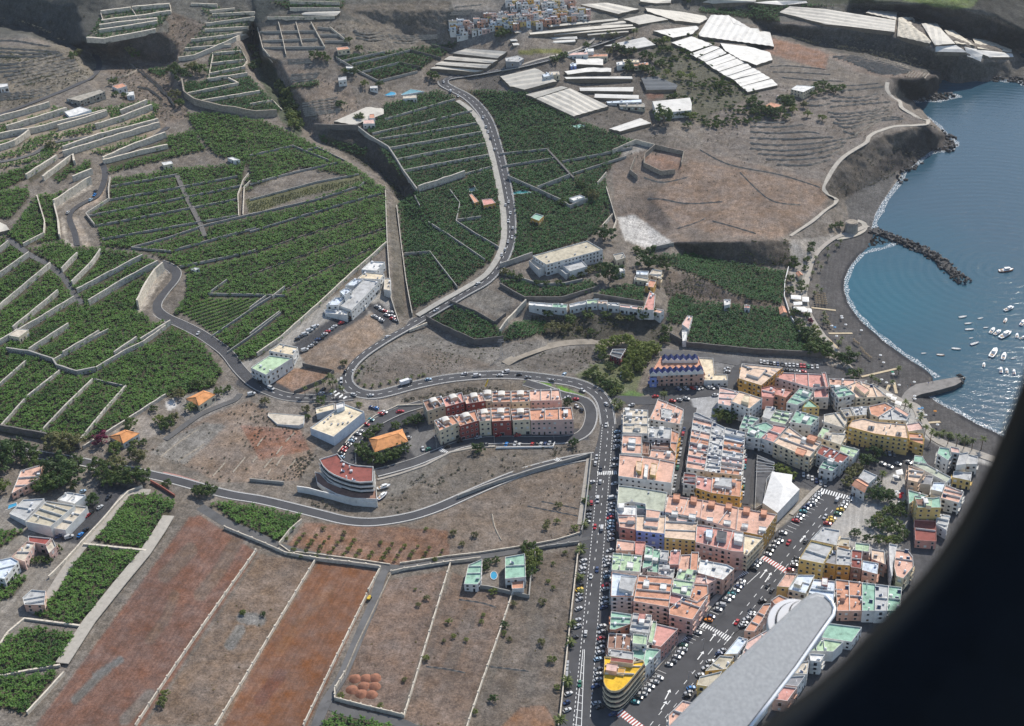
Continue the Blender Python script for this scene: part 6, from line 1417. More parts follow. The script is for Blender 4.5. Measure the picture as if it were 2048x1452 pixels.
# red and pink terraces on the loop road
GP='terraced houses on the loop road'
back=[("220,502 400,452 440,546 265,602",'q','B'),("410,472 600,417 625,511 442,562",'R','p'),("615,452 800,422 825,502 642,532",'R','S'),("803,402 885,402 890,502 828,502",'C','E'),("892,412 1070,407 1075,511 896,516",'C','T'),("1077,407 1250,402 1260,506 1082,516",'C','T'),("1256,397 1545,387 1565,496 1262,502",'P','S')]
front=[("330,692 510,642 570,712 385,792",'C','T'),("512,652 730,592 760,692 582,746",'R','T'),("745,592 880,572 880,692 768,702",'C','S'),("882,572 1060,567 1075,692 892,702",'R','T'),("1072,582 1250,572 1260,682 1092,692",'C','T'),("1256,582 1660,562 1680,682 1266,692",'P','T')]
M_VAULT=mat('white_canvas',(.62,.585,.53),.7,.08,.5)
for nm,lst in(('back',back),('front',front)):
 for i,(q,w,rf)in enumerate(lst):
  root=bld('K6',q,9.5 if nm=='back' else 10,w,rf,f"{CN[w]} terraced house, {ORD[i]} from the left in the {nm} row on the loop road",name='terraced_house',group=GP,div=2,clut=4 if i<len(lst)-1 else 8,style=0,par=.9)
  pts=px('K6',q);base=np.array(root.location);hh=9.5 if nm=='back' else 10
  w_=P([p[0]for p in pts],[p[1]for p in pts],np.full(len(pts),base[2]+hh))-base
  a,b,c,d=[Vector(p)for p in w_]
  nv=1 if i<len(lst)-1 else 0
  for k in range(nv):
   cen=(a+b)/2*.62+(c+d)/2*.38;e=(b-a).normalized();nn=Vector((-e.y,e.x,0));m=MB();W_,D_,n=4.4,4.0,8
   cen.z=hh
   m.box((cen.x,cen.y,hh),(W_-.3,D_,2.2),math.atan2(e.y,e.x),1)
   ring=[(math.cos(math.pi*t/n)*W_/2,2.2+math.sin(math.pi*t/n)*.65)for t in range(n+1)]
   for t in range(n):
    p0,p1=ring[t],ring[t+1];q_=[cen+e*p0[0]+nn*(-D_/2-.2)+Vector((0,0,p0[1])),cen+e*p1[0]+nn*(-D_/2-.2)+Vector((0,0,p1[1])),cen+e*p1[0]+nn*(D_/2+.2)+Vector((0,0,p1[1])),cen+e*p0[0]+nn*(D_/2+.2)+Vector((0,0,p0[1]))]
    m.poly(q_,0)
   m.poly([cen+e*p[0]+nn*(-D_/2-.1)+Vector((0,0,p[1]))for p in ring],1)
   m.build('vaulted_canopy',[M_VAULT,cm('E')],root)
   # curved hotel, supermarket, restaurant
bld('K7',"572,992 612,1000 690,1080 800,1125 1000,1160 1105,1085 1118,1232 900,1222 760,1185 640,1120 590,1080",4,'W','B','brown curved terrace below the white curved hotel',name='hotel_terrace',cat='terrace',clut=0,win=False,trim='W')
bld('K7',"612,882 770,832 800,870 822,896 880,922 940,935 1085,946 1078,1075 970,1082 880,1066 800,1040 740,1015 690,985 645,940",11.5,'W','D','white curved hotel with dark red roof and banded balconies',name='curved_hotel',cat='hotel',style=0,bands='strip',clut=7,items=['box_tank','roof_vent','chimney','solar_heater'],trim='W')
bld('K7',"530,606 832,396 1006,462 735,682",6,'L','C','supermarket with cream roof and pale blue walls',name='supermarket',cat='shop',clut=9,items=['roof_vent'],win=False,trim='W')
bld('K7',"580,432 742,387 746,440 586,482",4,'W','C','white framed porch at the back of the supermarket',name='porch',cat='porch',clut=0,win=False)
bld('K7',"757,395 830,372 832,418 762,440",8,'L','W','teal and white sign block beside the supermarket',name='sign_block',cat='building',clut=0,win=False)
gable('K7',"1045,692 1340,606 1392,716 1096,811",5,2.6,'E','h','restaurant with broad orange hipped roof in its garden',name='restaurant',cat='restaurant',hip=.2)
bld('K7',"162,467 480,492 470,560 430,578 240,566 156,492",1.5,'W','s','empty beige paved platform below the farm road',name='platform',cat='platform',clut=0,win=False,par=.25)
# packing plant and yards by the roundabout
GI='buildings of the packing plant'
for fr,q,h,w,rf,lab in[('M2',"712,1048 915,838 1035,860 812,1085",7,'W','k','long grey roofed hall of the packing plant'),('M2',"610,1046 682,986 762,986 706,1046",6,'W','L','pale blue roofed front hall of the packing plant'),('M2',"717,936 770,906 812,926 757,972",10,'W','L','white tower block on the packing plant'),('M2',"762,890 832,836 905,841 832,890",5,'W','L','small pale blue roof beside the long packing hall'),('M2',"862,831 922,781 1075,796 1040,841",6,'W','C','cream roofed hall at the upper end of the packing plant'),('M2',"892,761 962,696 1080,701 1012,771",6,'W','W','white roofed hall nearest the channel'),('M2',"1077,831 1125,831 1125,931 1070,921",4,'W','s','narrow beige shed along the channel wall'),('M2',"592,1080 780,1092 778,1125 600,1112",3,'W','W','white loading dock in front of the packing plant'),('PX',"538,703 560,689 596,696 586,712",6,'W','C','cream roofed yard building by the lower car park'),('PX',"502,737 540,712 584,718 532,751",7,'W','g','white building with pale green roof at the farm road bend')]:
 bld(fr,q,h,w,rf,lab,name='packing_hall',cat='hall',group=GI,clut=3,items=['roof_vent','box_tank'],win=h>5)
 # houses on the left
gable('L1',"1482,392 1628,322 1722,356 1590,446",4,2.0,'C','h','bungalow with orange hipped roof beside the big banana field',hip=.25,group='left settlement')
gable('L1',"868,692 1000,637 1116,666 985,748",4,2.0,'W','h','house with orange-red hipped roof and bougainvillea',hip=.3,group='left settlement')
GL='left settlement'
for q,h,w,rf,lab,kw in[("492,602 580,537 735,562 640,637",6,'W','W','white roofed shed at the top of the left settlement',dict(win=False)),("222,790 400,612 640,652 432,832",6.5,'W','q','workshop with striped beige roof in the left settlement',dict(div=3,win=False)),("432,842 642,652 750,664 562,862",4.5,'W','s','lean-to with sand-coloured roof beside the striped workshop',dict(win=False)),("82,722 200,602 380,592 215,780",3.5,'W','k','grey flat roof left of the striped workshop',dict(win=False)),("182,352 360,302 335,420 100,550",5,'S','S','salmon house with wood shed under the big trees',{}),("242,912 440,932 392,986 250,962",5.5,'P','R','pink house with bright red roof below the workshop',dict(clut=0)),("100,1092 230,962 300,972 212,1132",5,'P','s','sand-coloured roof left of the bright red roof',{}),("390,990 450,935 480,1000 420,1060",5,'P','s','beige roof corner right of the bright red roof',dict(clut=0)),("-20,1120 100,1095 160,1130 40,1280 -20,1270",5,'W','L','long white roof at the left edge of the settlement',dict(clut=1)),("195,1440 272,1372 392,1382 380,1500 210,1500",4.5,'S','k','pink house with grey roof and lawn court',dict(clut=0))]:
 bld('B5',q,h,w,rf,lab,group=GL,**{**dict(clut=2,items=['chimney','roof_vent','box_tank']),**kw})
 # villa with the green roof
GV='villa with pool on the plot road'
bld('B3',"676,372 802,350 808,500 676,512",6,'W','G','villa with broad green roof beside the plot road',group=GV,clut=1,name='villa')
bld('B3',"717,508 796,508 796,572 720,576",4,'W','T','terracotta tiled porch roof below the green villa',group=GV,clut=0,name='porch',cat='porch',win=False)
bld('B3',"440,422 528,385 520,520 496,548 412,545",4.5,'W','G','white pool house with small green roof',group=GV,clut=2,name='pool_house')
# cliff houses and the warehouse of the middle ground
bld('M3',"262,652 700,532 822,602 372,722",8,'W','q','long warehouse with beige corrugated roof below the plantation',name='warehouse',cat='warehouse',clut=4,items=['roof_vent'])
bld('M3',"232,692 282,677 365,737 312,762",5,'w','s','annex at the left end of the long warehouse',name='warehouse',cat='warehouse',clut=0,win=False)
bld('M3',"472,702 640,672 700,736 560,776",5,'W','k','grey roofed lower hall in front of the long warehouse',name='warehouse',cat='warehouse',clut=1,win=False)
bld('M3',"460,700 475,702 562,778 530,800 445,735",3.5,'w','k','loading canopy in front of the lower hall',name='canopy',cat='canopy',clut=0,win=False)
GH='row of houses along the cliff above the ravine'
for i,(q,w,rf)in enumerate([("232,1020 420,1035 420,1062 230,1046",'W','W'),("422,1032 540,1040 532,1068 418,1063",'W','G'),("552,1040 690,1010 700,1036 560,1063",'W','W'),("692,1005 780,1000 780,1031 697,1036",'W','g'),("785,1008 860,1010 856,1041 786,1033",'W','E'),("862,1025 955,1030 955,1056 862,1046",'W','W'),("960,1040 1145,1060 1140,1086 960,1061",'W','P'),("1146,1082 1200,932 1242,962 1230,1086",'W','p'),("1212,1066 1312,1086 1282,1112 1210,1092",'W','S')]):
 bld('M3',q,4.2,w,rf,f"{CN[rf]}-roofed white cliff house, {ORD[i]} from the left above the ravine",group=GH,clut=2)
for q,h,w,rf,lab in[("1192,802 1222,757 1296,772 1286,836",5,'C','s','beige house above the cliff row'),("1162,892 1202,842 1250,852 1226,906",5,'O','T','house with orange roof above the cliff row'),("1072,842 1082,812 1190,832 1176,856",3,'C','q','tan stable roof above the cliff row'),("247,347 287,312 350,332 312,372",4,'O','G','small green-roofed house in the right plantation'),("552,190 640,165 680,180 590,212",4,'W','W','white villa among trees in the right plantation'),("905,642 985,625 1005,665 930,690",4,'C','N','ruined roofless house behind the big round trees'),("940,740 985,745 1000,770 960,780",4,'W','W','small white house between the big round trees'),("1090,770 1190,775 1180,805 1090,800",4,'W','L','pale blue yard roof between the big round trees'),("1455,1200 1500,1130 1540,1135 1510,1240",4,'W','P','chain of white sheds on the bank of the seaside plantation'),("1455,1250 1500,1245 1490,1330 1460,1335",4,'W','W','lowest white shed on the bank of the seaside plantation'),("1790,1000 1845,1002 1840,1040 1795,1050",4,'W','W','lone white shed above the seaside plantation'),("1955,1045 2000,1048 1998,1070 1955,1068",3,'W','p','small pink roofed hut above the seaside plantation')]:
 bld('M3',q,h,w,rf,lab,clut=1)
for fr,q,h,w,rf,lab in[('M2',"1855,198 1935,190 1965,225 1870,245",4,'O','p','orange house with red roof beside the highway field'),('M2',"1755,160 1775,152 1830,212 1795,225",3,'O','T','long orange shed beside the highway field'),('T2',"910,962 990,957 1000,990 905,992",4,'W','P','house with pink roof beside the tan greenhouse'),('T2',"955,915 995,912 1000,945 955,948",4,'W','T','house with orange roof tile beside the tan greenhouse'),('T2',"705,622 770,612 772,640 708,646",4,'W','k','white farm shed above the bare terraces'),('T2',"690,382 780,372 800,392 700,404",3.5,'C','T','farmhouse with terracotta roof above the small upper field'),('T2',"768,532 822,535 820,548 770,546",3.5,'W','W','white hut at the corner of the small upper field'),('T2',"1225,770 1330,760 1335,785 1225,790",3.5,'W','s','long low shed below the blue pond'),('T2',"960,690 1020,688 1020,705 960,706",3,'W','W','white shed beside the round blue pool'),
('T1',"895,690 985,665 1015,690 940,712",4,'W','T','white house with red roof on the upper left hillside'),('T1',"1010,740 1070,732 1072,762 1015,768",3.5,'W','W','white annex beside the hillside house with red roof'),('T1',"515,895 640,855 730,880 600,925 555,935",4,'L','W','white tent-like roof on the upper left slope'),('T1',"530,790 800,715 840,735 640,810",4.5,'N','N','long stone reservoir building on the upper left hillside'),('T1',"0,672 60,670 65,690 0,702",4,'W','W','white hut at the left edge of the hillside'),('T1',"1820,1265 1860,1258 1920,1280 1870,1285",3,'W','W','white pump house in the central plantation'),('T1',"1290,1302 1370,1290 1385,1310 1310,1325",3.5,'C','W','white hut at the head of the drainage channel'),('M1',"1525,755 1560,742 1595,748 1560,765",2.5,'W','W','small white hut beside the farm road bend'),('M1',"70,1285 135,1230 230,1240 150,1300",4,'C','s','beige flat roofed store in the left banana slope'),
('T4',"90,800 160,765 240,785 185,815",4,'C','T','villa with terracotta roof among trees above the terraces'),('T4',"305,668 350,637 485,647 400,690",5,'C','W','pale square storehouse above the headland terraces'),('T4',"200,712 250,705 262,720 215,726",3,'W','P','small pink and white hut near the pale storehouse')]:
 bld(fr,q,h,w,rf,lab,name='farm_building' if 'house ' not in lab else 'house',cat='building',clut=0,par=.3)
 # pools and ponds
M_POOL=mat('pool_water',(.05,.30,.48),.08,.1,1,spec=.6);M_POND=mat('pond_water',(.16,.32,.36),.1,.15,.3,spec=.6)
def pool(fr,q,label,m=M_POOL,rim=.5,name='swimming_pool',cat='pool'):
 loc,base=frame_of(fr,q,.4);root=thing(name,tuple(base),label,cat)
 mb=MB();shell(mb,inset(loc,-rim),-1,.1,.35,rim);mb.build('rim',cm('W'),root)
 rb=MB();rb.poly([(*p,.25)for p in loc]);rb.build('water',m,root)
def ell(cx,cy,rx,ry,n=14,rot=0):return[(cx+rx*math.cos(2*math.pi*k/n),cy+ry*math.sin(2*math.pi*k/n))for k in range(n)]
pool('B3',ell(603,484,21,26),'oval blue swimming pool beside the green villa')
pool('T2',ell(1112,748,56,16),'round bright blue pool between the upper fields')
pool('T2',"1200,740 1240,705 1390,730 1215,760",'large angular pond between the upper fields',M_POND,name='pond',cat='pond')
pool('T3',"565,1000 600,985 690,1005 620,1025",'small turquoise pond at the edge of the right plantation',mat('turquoise_water',(.25,.45,.38),.15,.1,.5),name='pond',cat='pond')
pool('B5',"42,650 140,620 145,645 48,682",'blue swimming pool of the left settlement')
pool('M2',"1725,105 1790,82 1815,120 1765,135",'dark walled pond beside the highway field',mat('dark_pond',(.02,.045,.06),.1,.2,.5),.8,'pond','pond')
pool('M3',"85,135 190,120 260,140 95,155",'green pool of the villa beside the highway',mat('green_pool',(.05,.2,.2),.1,.2,.5))
pool('K4',ell(1290,100,1,1),'tiny',M_POOL)if False else None
# GREENHOUSES
M_GH=mat('greenhouse_sheet',(.49,.455,.39),.6,.16,.12)
M_GHW=mat('greenhouse_white',(.53,.515,.48),.55,.14,.12)
M_GHN=mat('greenhouse_net',(.17,.14,.105),.9,.2,.3)
def greenhouse(fr,q,label,h=2.4,m=None,span=6.0,group='greenhouses of the upper plain',net=None):
 pp=px(fr,q);zz=Zp([p[0]for p in pp],[p[1]+h*1.9 for p in pp]);w=P([p[0]for p in pp],[p[1]for p in pp],zz+h);base=w.mean(0);base[2]=zz.min()
 loc3=[tuple(p-base)for p in w]
 if ccw([p[:2]for p in loc3])[0]!=loc3[0][:2]:loc3=loc3[::-1]
 loc=[p[:2]for p in loc3];ko_poly(pp)
 root=thing('greenhouse',tuple(base),label,'greenhouse',group)
 mb=MB()
 for i in range(len(loc)):
  a,b=loc3[i],loc3[(i+1)%len(loc)];mb.quad((a[0],a[1],a[2]-h-1.5),(b[0],b[1],b[2]-h-1.5),b,a)
 mb.build('side_net',net or M_GHN,root)
 L0=max(range(len(loc)),key=lambda i:(Vector(loc[(i+1)%len(loc)])-Vector(loc[i])).length)
 a,b=Vector(loc[L0]),Vector(loc[(L0+1)%len(loc)]);e=(b-a).normalized();nn=Vector((-e.y,e.x));L=(b-a).length
 # sheet roof: shallow ridges, cut to the outline
 bm=bmesh.new();f=bm.faces.new([bm.verts.new((p[0],p[1],p[2]+.02))for p in loc3]);bmesh.ops.triangulate(bm,faces=[f])
 dmax=max((Vector(p)-a).dot(nn)for p in loc);k=1
 while k*span/2<dmax:
  p=a+nn*k*span/2
  bmesh.ops.bisect_plane(bm,geom=bm.verts[:]+bm.edges[:]+bm.faces[:],plane_co=(p.x,p.y,0),plane_no=(nn.x,nn.y,0));k+=1
 for v in bm.verts:
  d=(Vector(v.co.xy)-a).dot(nn);s=int(round(d/(span/2)))
  if abs(d-s*span/2)<.05 and s%2==1:v.co.z+=.42
 me=bpy.data.meshes.new('roof');bm.to_mesh(me);bm.free();me.materials.append(m or M_GH);link('roof',me,root)
 return root
def ghs(fr,lst,where,order='from the left',**kw):
 for i,q in enumerate(lst):
  kk=dict(kw)
  if isinstance(q,tuple):q,ex=q;kk.update(ex)
  greenhouse(fr,q,f"white-sheeted greenhouse, {ORD[i]} {order} {where}",**kk)
ghs('T3',["645,37 860,22 1115,72 950,112","1160,62 1440,92 1640,127 1660,150 1600,186 1400,166 1180,92","985,152 1170,112 1345,156 1110,196"],'right of the hill village')
ghs('T3',["385,202 940,146 946,161 392,216","105,247 1000,166 1010,186 122,263","235,262 850,201 1060,196 1065,207 242,276","420,269 1080,216 1085,229 432,281","695,271 1025,244 1030,259 702,283"],'in the stack below the hill village','from the top',m=M_GH,h=2.2)
ghs('T3',["80,316 615,291 620,311 86,331","96,346 600,316 605,336 106,363"],'of the pair above the canal','from the top',m=M_GHW,h=2.2)
ghs('T3',["830,367 1150,297 1245,361 1080,391","1225,247 1570,206 1590,226 1540,271 1385,301","1370,342 1530,291 1700,356 1530,411"],'among the trees right of the canal',m=M_GHW)
ghs('T3',["1520,431 1700,366 1760,381 1570,461","1580,463 1762,386 1812,426 1640,496","1640,501 1830,431 1890,466 1690,536","1690,541 1900,467 1962,501 1750,571","1752,576 1972,503 2012,541 1810,611","1812,613 2022,543 2092,581 1870,636","1872,641 2092,583 2162,626 1925,691","1927,693 2172,631 2222,681 1980,736"],'of the stepped diagonal row','from the top',m=M_GHW,h=2.2)
greenhouse('PX',"1397,68 1422,30 1457,31 1467,47 1500,56 1516,57 1520,63 1540,64 1548,93 1521,88 1500,85 1400,73",'huge white greenhouse above the stepped diagonal row',m=M_GHW)
greenhouse('PX',"1440,86 1496,93 1540,105 1545,120 1513,130 1480,119 1450,101",'white greenhouse with a notch behind the stepped diagonal row',m=M_GHW)
greenhouse('T3',"0,611 280,546 335,571 455,651 195,716 80,691",'cream greenhouse with torn slots beside the right plantation')
greenhouse('T3',"207,756 480,691 545,701 280,786",'narrow cream greenhouse between the two large ones')
greenhouse('T3',"290,790 560,706 870,851 590,931",'large cream greenhouse at the corner of the right plantation')
ghs('T3',["515,571 700,541 890,546 890,576 690,576 540,596","515,616 1055,611 1060,631 530,631","635,701 1070,696 1065,731 640,726","760,751 1110,761 1110,791 755,781"],'of the stack beside the walled dark yard','from the top',m=M_GHW)
greenhouse('T3',"870,1031 1120,946 1210,986 960,1051",'white sawtooth shed at the tip of the right plantation',m=M_GHW,span=4)
greenhouse('T3',"605,471 825,466 825,521 610,516",'short white greenhouse behind the stack',m=M_GHW)
greenhouse('T3',"1220,811 1520,781 1535,831 1530,881 1250,906",'big white warehouse with two roof slopes above the bare yard',m=M_GHW,h=6,span=26,net=cm('W'))
greenhouse('T3',"1130,625 1250,612 1290,690 1420,680 1410,715 1170,720",'dark shaded net house in the walled yard',m=mat('dark_net',(.10,.11,.12),.8,.15,.2))
ghs('T2',["1620,426 1730,389 2060,413 1980,466","1550,476 1600,449 1985,481 1940,506","1480,516 1530,491 1930,516 1890,546","1440,547 1500,531 1870,566 1800,577"],'of the stack at the highway bend','from the top',m=M_GH)
greenhouse('T2',"670,971 930,856 1070,871 1070,911 830,1001",'tan greenhouse at the head of the middle ravine')
greenhouse('T2',"410,110 440,97 725,88 720,103 690,125 420,122",'long pale greenhouse in the topmost fields')
ghs('T4',["220,92 300,47 560,67 1090,151 1080,238 560,181","865,96 890,76 1100,91 1092,149",("1110,131 1215,126 1355,311 1340,326 1100,271",dict(m=mat('torn_net',(.50,.45,.36),.8,.35,.25))),"1282,176 1400,176 1450,241 1535,326 1385,340 1352,291"],'on the far plateau above the cliff',m=M_GH)
ghs('T4',[("1452,226 1520,226 1680,340 1542,326",dict(m=mat('torn_net',(.5,.45,.36)))),"1386,351 1540,336 1620,391 1386,386","1602,351 1960,401 1970,426 1790,430 1740,406 1725,461 1625,421",("1662,286 1800,311 1955,371 1955,391 1702,361",dict(m=mat('torn_net',(.5,.45,.36))))],'on the tip of the far headland',m=M_GHW,h=2.2)
ghs('T4',["30,20 200,5 420,8 430,22 250,38"],'at the upper edge of the far plantation',m=M_GHW)
greenhouse('T3',"1120,-5 1370,-8 1365,22 1250,26 1120,14",'pale greenhouse at the very top edge',m=M_GH)
greenhouse('T3',"1620,20 1700,-8 2048,-8 2045,18 1700,30",'long white greenhouse at the top edge above the far fields',m=M_GH)
greenhouse('M1',"-40,380 0,378 50,400 75,440 0,455 -40,455",'curved cream greenhouse at the left edge',m=M_GH,h=2.2)
for q,h,w,rf,lab in[("520,426 700,415 705,436 525,446",3.5,'W','P','long pink roofed farm shed behind the stack of greenhouses'),("702,436 860,433 862,452 706,455",3.5,'C','T','orange roofed farm shed behind the stack of greenhouses'),("682,392 750,388 752,412 684,415",4,'W','W','white storehouse with rounded roof behind the canal'),("930,500 990,488 1000,515 936,525",4,'W','W','white house among the trees above the dark net house'),("982,476 1110,479 1115,500 986,498",4,'C','C','cream house among the trees above the dark net house'),("1066,511 1185,499 1190,520 1076,530",3.5,'C','T','terracotta roofed house among the trees above the dark net house'),("42,466 140,446 190,470 150,496 48,491",4,'K','k','grey workshop beside the strips at the highway bend'),("335,592 400,580 430,604 352,616",3.5,'W','L','pale blue shed between the cream greenhouses'),("390,575 470,572 480,598 400,600",3.5,'C','s','sand-coloured shed between the cream greenhouses'),("850,812 1130,796 1135,818 860,826",3,'w','L','pale workshop roofs below the stack of greenhouses'),("950,830 1150,826 1160,856 960,852",3,'q','N','dull shed roof below the stack of greenhouses'),("560,512 610,505 612,530 565,532",3,'b','L','small blue shed beside the short white greenhouse')]:
 bld('T3',q,h,w,rf,lab,name='farm_building',cat='building',clut=2,par=.25,items=['roof_vent','box_tank'])
 # HILL VILLAGE
GVI='houses of the hill village'
rv=random.Random(4)
zones=[("140,215 520,195 560,330 200,420 125,330",24,'the lower left cluster'),("480,150 980,90 1000,250 600,300",32,'the centre'),("980,90 1330,60 1350,230 1000,290",26,'the middle right'),("1320,60 1680,50 1700,170 1350,230",18,'the right end'),("720,-20 1520,-20 1500,50 800,60",22,'the top edge')]
for zp,n,where in zones:
 poly=np.array([tuple(float(c)for c in s.split(','))for s in zp.split()]);pts=[]
 for _ in range(4000):
  if len(pts)>=n:break
  x,y=rv.uniform(poly[:,0].min(),poly[:,0].max()),rv.uniform(poly[:,1].min(),poly[:,1].max())
  if inpoly(poly,np.array([x]),np.array([y]))[0]and all(abs(x-a)>54 or abs(y-b)>19 for a,b in pts):pts.append((x,y))
 pts.sort()
 for i,(x,y)in enumerate(pts):
  w,d=rv.uniform(24,50),rv.uniform(8,15);sk=rv.uniform(-10,10)
  wc=rv.choice('WWWWwCLSOPTY');rc=rv.choice('WwkkSTPLB')
  bld('N3',[(x-w,y+sk*.3),(x+w*.9,y-sk*.3),(x+w,y+d),(x-w*.9,y+d+4)],rv.choice((2.8,3.0,3.2,3.5,5,5.6)),wc,rc,f"{CN[wc]} house with {CN[rc]} roof, {ORD[i]} from left, {where}, hill village",group=GVI,clut=rv.choice((0,1,2)),par=.5)
  # TREES
def crown_mesh(seed,m,R=1.0,H=1.0,nclump=30,nleaf=34,leaf=.11):
 """unit crown: leafy clumps spread through an uneven volume, gaps between them."""
 r=random.Random(seed);mb=MB()
 for c in range(nclump):
  a=r.uniform(0,6.283);el=math.asin(r.uniform(-.25,1));rr=r.uniform(.38,.95)
  cc=Vector((math.cos(a)*math.cos(el)*rr*R,math.sin(a)*math.cos(el)*rr*R,math.sin(el)*rr*H));cr=r.uniform(.13,.33)
  for i in range(nleaf):
   d=Vector((r.gauss(0,1),r.gauss(0,1),r.gauss(0,1))).normalized()*cr*r.uniform(.55,1.05);d.z*=.75
   p=cc+d;n=(d.normalized()+Vector((r.uniform(-.6,.6),r.uniform(-.6,.6),r.uniform(-.1,.9)))).normalized();u=n.orthogonal().normalized();v=n.cross(u);t=r.uniform(0,6.28)
   u,v=u*math.cos(t)+v*math.sin(t),v*math.cos(t)-u*math.sin(t);s=leaf*r.uniform(.6,1.2)
   mb.quad(p-u*s,p-v*s*.55,p+u*s,p+v*s*.55)
 return mb.mesh('crown',m)
def trunk_mesh(seed,h=1.0):
 r=random.Random(seed);mb=MB();mb.tube([(0,0,-.15),(.02,.01,h*.5),(0,.03,h)],[.085,.06,.045],7)
 for k in range(5):
  a=k*1.26+r.uniform(-.3,.3);mb.tube([(0,.02,h*.75),(math.cos(a)*.3,math.sin(a)*.3,h+.25),(math.cos(a)*.5,math.sin(a)*.5,h+.5)],[.04,.025,.012],5)
 return mb.mesh('trunk',M_BARK)
CROWN={k:[crown_mesh(s+10*i,m)for s in range(3)]for i,(k,m)in enumerate(dict(tree=M_TREE,light=M_TREEL,dark=M_TREED,olive=M_OLIVE,flower=M_BOUG).items())}
TRUNK=[trunk_mesh(s,.55)for s in range(3)]
TN=[0]
def tree(p,r,kind,label,group=None,name=None,hf=.9):
 name=name or('bush' if 'bush' in label else 'orchard_tree' if 'orchard' in label else 'garden_tree' if 'garden' in label else None)
 TN[0]+=1;i=TN[0]%3;w=G1(*p)
 o=thing(name or{'flower':'flowering_shrub'}.get(kind,'leafy_tree'),w,label,'tree' if kind!='flower' else 'shrub',group,rz=TN[0]*1.7)
 t=link('trunk',TRUNK[i],o);t.scale=(r,r,r)
 c=link('crown',CROWN[kind][i],o,(0,0,r*.62));c.scale=(r,r,r*hf)
 return o
def arrange(lst,order):
 """count along one clear direction of the picture."""
 if 'row by row' in order:return lst,order
 k=1 if 'top' in order or 'down' in order else 0
 return sorted(lst,key=lambda q:q[k]),('from the top' if k else 'from the left')
def trees(fr,lst,what,order,group,kind='tree',r=3.5,hf=.9):
 lst,order=arrange(lst,order)
 for i,q in enumerate(lst):
  rr=q[2]if len(q)>2 else r;kk=q[3]if len(q)>3 else kind
  tree(px(fr,[q[:2]])[0],rr,kk,f"{what}, {ORD[i]} {order}" if len(lst)>1 else what,group,hf=hf)
trees('M3',[(840,520,8.5),(890,850,10),(1190,735,10.5)],'big round dark tree in the middle ground','from the left','big round trees','dark')
trees('M3',[(1330,760,5),(1300,700,4),(1090,625,4),(720,695,4.5),(800,675,3.5),(1170,1150,7),(1330,1270,5),(1320,1340,4),(740,200,6,'olive'),(700,160,4),(640,100,4),(500,240,4),(1140,640,3)],'tree between warehouse, villa and cliff houses','outwards from the round trees','middle ground trees','tree')
trees('M3',[(40,800,4,'olive'),(90,820,4),(160,840,3.5),(300,880,3),(370,882,3),(470,880,3),(580,845,3),(650,815,3),(710,790,4,'olive'),(770,770,4),(810,750,4)],'small tree along the curved wall of the long warehouse','from the left','warehouse hedge trees','tree',3,.8)
trees('M3',[(430,1250,6,'olive'),(520,1260,5,'olive'),(380,1130,4),(560,1180,5),(700,1150,5),(850,1140,4),(960,1160,4,'olive'),(1050,1170,4),(640,1250,3,'olive'),(730,1270,3)],'bush tree on the bank below the cliff houses','from the left','cliff bank trees','tree',4,.7)
trees('K3',[(130,215,3.6),(180,240,3.8),(210,290,4.2),(260,320,4.2,'dark'),(320,330,4),(170,185,3,'light'),(350,360,3,'light'),(90,225,3),(240,240,3,'light'),(290,290,3.6),(380,340,3),(310,380,3),(240,80,4.2),(290,150,3.6),(300,180,3)],'tree of the green corner inside the highway bend','counted from the lawn','park trees at the highway bend','tree',5,.8)
trees('K3',[(440,70),(460,110),(430,150),(420,200),(415,240),(470,40),(500,80),(520,20),(550,60),(580,25),(610,50),(640,15),(670,40),(540,120,4),(560,165,4),(530,180,3.5),(500,130),(600,95),(460,250,3)],'tree of the small wood behind the blue gables','counted from the maroon house','small wood by the ravine','light',4.2,1.1)
trees('M3',[(820,1400),(870,1380),(920,1360),(970,1350),(1030,1345),(1060,1390),(1100,1400),(1150,1410),(1200,1400),(1240,1420),(800,1440),(1120,1440),(1180,1445)],'feathery light green tree above the maroon house','from the left','light trees by the ravine','light',5,.8)
trees('L1',[(60,880,11,'dark'),(180,860,9,'dark'),(20,950,9,'dark'),(260,900,6),(480,800,9,'olive'),(590,810,8,'olive'),(510,980,9,'dark'),(440,1020,9,'dark'),(560,1060,9,'dark'),(380,1110,8),(470,1110,8,'dark'),(350,1140,6),(610,950,6),(790,980,7,'tree'),(860,1020,7),(930,960,7,'olive'),(1010,1050,7),(1090,1060,7),(1150,1050,6),(880,1090,5),(960,1060,5),(1110,900,6,'olive'),(930,830,5),(740,1230,5,'dark'),(30,1130,5,'light'),(300,960,5)],'large tree of the left settlement','counted from the left edge','settlement trees','tree',6,.75)
trees('L1',[(1050,620,5),(1080,770,3,'light'),(1150,760,3),(1060,820,3),(930,800,4,'light'),(1430,380,5,'olive'),(1750,360,4),(1830,330,3),(1350,610,5,'tree'),(1280,590,4,'light'),(1400,570,4,'olive'),(1320,640,4),(1640,1160,5.5),(1580,1150,4),(1700,1150,4),(1340,1085,3),(1560,300,4),(1640,400,3),(1680,390,3),(1230,490,3)],'garden tree around the two orange-roofed houses','counted from the lower house','garden trees','tree',4,.8)
tree(px('L1',[(820,750)])[0],6,'flower','large purple bougainvillea beside the orange-roofed house',hf=.7)
trees('K7',[(980,800,4.5),(1000,850,5),(1050,880,5,'dark'),(1100,900,5),(1150,900,4.5,'dark'),(1200,890,5),(1250,870,5),(1290,850,5),(1330,820,5),(1365,790,4),(1040,690,4),(1090,640,3.5),(1140,610,3),(1280,600,3.5),(1380,570,3),(1480,550,4.5,'dark'),(1430,545,3.5)],'garden tree round the orange-roofed restaurant','clockwise from its left corner','restaurant garden trees','tree',4,.8)
